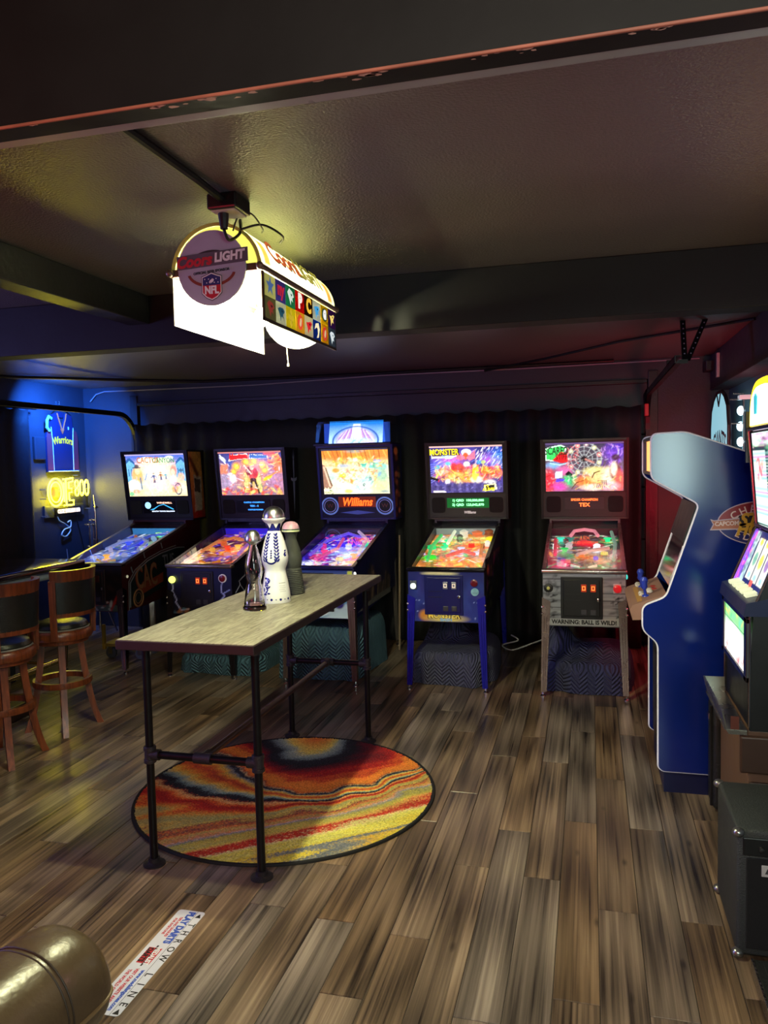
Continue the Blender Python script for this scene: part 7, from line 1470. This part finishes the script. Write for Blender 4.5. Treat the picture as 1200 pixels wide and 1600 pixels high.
for k in range(6): MB().ball((.075, -.385 + .01 * (k % 2), .42 - .11 * k), .027, 12, 8, 1.3).build('glass_globe', glow, t, True)
mbw = MB()
for z in (.50, .33, .1, -.1): mbw.tube([(0, -.39, z), (.16, -.39, z)], .006, 6)
mbw.tube([(.02, -.40, .54), (.09, -.40, .54), (.09, -.40, -.2)], .008, 6).build('mount_frame', chrome_m, t); MB().bbox(.06, .14, -.42, -.34, .50, .53, .003).build('transformer', mat('white_box', (220, 224, 226), .4, emit=.3), t)

# ================================================================== THROW LINE STICKER
t = thing('throw_line_sticker', 'white THROW LINE dart sticker stuck on the wooden floor', 'sticker', (-1.44, 2.243, .0))
hw_, hl_ = .054, .280
st_m = mat('white_vinyl_sticker', (226, 224, 232), .4, var=.02)
MB().prism(rnd([(-hw_, -hl_), (hw_, -hl_), (hw_, hl_), (-hw_, hl_)], .014, 4), 'z', .0002, .0012).build('vinyl', st_m, t)
kblk, kred, kblu = mat('black_ink', (22, 20, 22), .5), mat('red_ink', (206, 50, 60), .5), mat('blue_ink', (60, 90, 190), .5)
dn, rt = (0, -1, 0), (1, 0, 0); zz = .00125
MB().box(.0225, .0237, -hl_, hl_, zz, zz + .0002).build('rule_line', kblk, t)
for k, ch in enumerate('THROW'): T(ch, .036, (.0385, .195 - .0475 * k, zz), dn, rt, kblk, t, extr=.0003, bold=.0005)
for k, ch in enumerate('LINE'): T(ch, .036, (.0385, -.085 - .0475 * k, zz), dn, rt, kblk, t, extr=.0003, bold=.0005)
for y in (.252, -.262): MB().add([(.028, y - .011, zz + .0004), (.050, y - .011, zz + .0004), (.039, y + .013, zz + .0004)], [(0, 1, 2)]).build('arrow', kblk, t)
T('PLAY DARTS', .036, (.004, .175, zz), dn, rt, kblu, t, extr=.0003, bold=.0022, xs=.95)
T('TIPS AND LEAGUES', .014, (-.020, .175, zz), dn, rt, kred, t, extr=.0003, bold=.0005); T('FOR EVERYONE', .014, (-.036, .175, zz), dn, rt, kred, t, extr=.0003, bold=.0005)
T('www.medalistgames.com', .0205, (.010, -.165, zz), dn, rt, kblu, t, extr=.0003, bold=.0009, xs=.93); T('VISIT OUR WEBSITE AND JOIN', .0165, (-.014, -.165, zz), dn, rt, kred, t, extr=.0003, bold=.0006, xs=.9); T('THE WORLD OF MEDALIST!', .0165, (-.036, -.165, zz), dn, rt, kred, t, extr=.0003, bold=.0006, xs=.9)
MB().slab((-.040, -.036, zz), (.050, 0, 0), (0, .085, 0), (0, 0, .0002)).build('logo_block', kred, t); MB().slab((-.016, -.050, zz + .0002), (.006, 0, 0), (0, .112, 0), (0, 0, .0002)).build('logo_arrow', kblk, t)
T('MEDALIST', .026, (-.004, .005, zz + .0004), dn, rt, mat('white_ink', (240, 240, 240), .5), t, extr=.0003, bold=.0012, xs=.8); T('DARTS', .026, (-.030, .008, zz + .0004), dn, rt, kblk, t, extr=.0003, bold=.0014, xs=.95)

# ================================================================== LEATHER ARMCHAIR (lower left corner)
t = thing('leather_sofa', 'brown leather sofa arm with stitched seams in the lower left corner', 'sofa', (-1.185, 1.515, 0), math.radians(82))
lea = mat('brown_leather', (84, 68, 48), .32, var=.2, scale=10, bump=.12, bscale=60, spec=.6)
def arm():
    """Rolled arm along local -x; section in (y, z); the far end at x = 0 is padded and rounded."""
    n_ = 30; roll = [(.135 * math.copysign(abs(math.cos(a)) ** .85, math.cos(a)), .475 + .130 * math.sin(a)) for a in [-.9 + (PI + 1.8) * k / n_ for k in range(n_ + 1)]]
    sec = [(.080, .05), (.080, .30), (.082, .365)] + roll + [(-.082, .365), (-.080, .30), (-.080, .05)]
    cz = .42; vs_ = []; xs_ = [(-1.1, 1.0), (-.45, 1.0), (-.150, 1.0), (-.140, .985), (-.130, 1.0), (-.10, 1.0), (-.06, .985), (-.03, .955), (-.010, .90), (.004, .82), (.012, .70)]
    for (x_, s_) in xs_:
        for (y_, z_) in sec: vs_.append((x_, y_ * s_, cz + (z_ - cz) * s_ if z_ > .3 else z_))
    m_ = len(sec); fs = [(i * m_ + j, i * m_ + j + 1, (i + 1) * m_ + j + 1, (i + 1) * m_ + j) for i in range(len(xs_) - 1) for j in range(m_ - 1)] + [tuple((len(xs_) - 1) * m_ + j for j in range(m_))]
    ob = MB().add(vs_, fs).build('arm', lea, t, True)
    tw_ = mat('tan_leather_welt', (120, 98, 66), .4)
    for s_ in (-1, 1): MB().tube(sm([(-1.0, s_ * .134, .455), (-.3, s_ * .134, .455), (-.12, s_ * .134, .455), (-.06, s_ * .131, .455), (-.02, s_ * .124, .455), (.004, s_ * .108, .455), (.014, s_ * .08, .45)]), .0055, 8).build('welt', tw_, ob, True)
    for dx in (-.147, -.133): MB().tube([(dx, y_ * .997, cz + (z_ - cz) * .997) for y_, z_ in roll], .0022, 6).build('seam_stitch', mat('dark_brown_thread', (50, 38, 26), .6), ob, True)
arm()
MB().bbox(-1.05, -.02, .14, .85, .05, .26, .03, 3).build('base', lea, t, True); MB().bbox(-1.0, -.01, .16, .84, .26, .40, .05, 4).build('seat_cushion', lea, t, True)
MB().bbox(-1.3, -1.02, -.14, .95, .05, .85, .06, 4).build('backrest', lea, t, True)
for x_, y_ in ((-.08, -.06), (-.08, .78), (-1.2, -.06), (-1.2, .85)): MB().lathe([(.02, 0), (.028, .05)], 12, (x_, y_, 0)).build('foot', dkw, t)
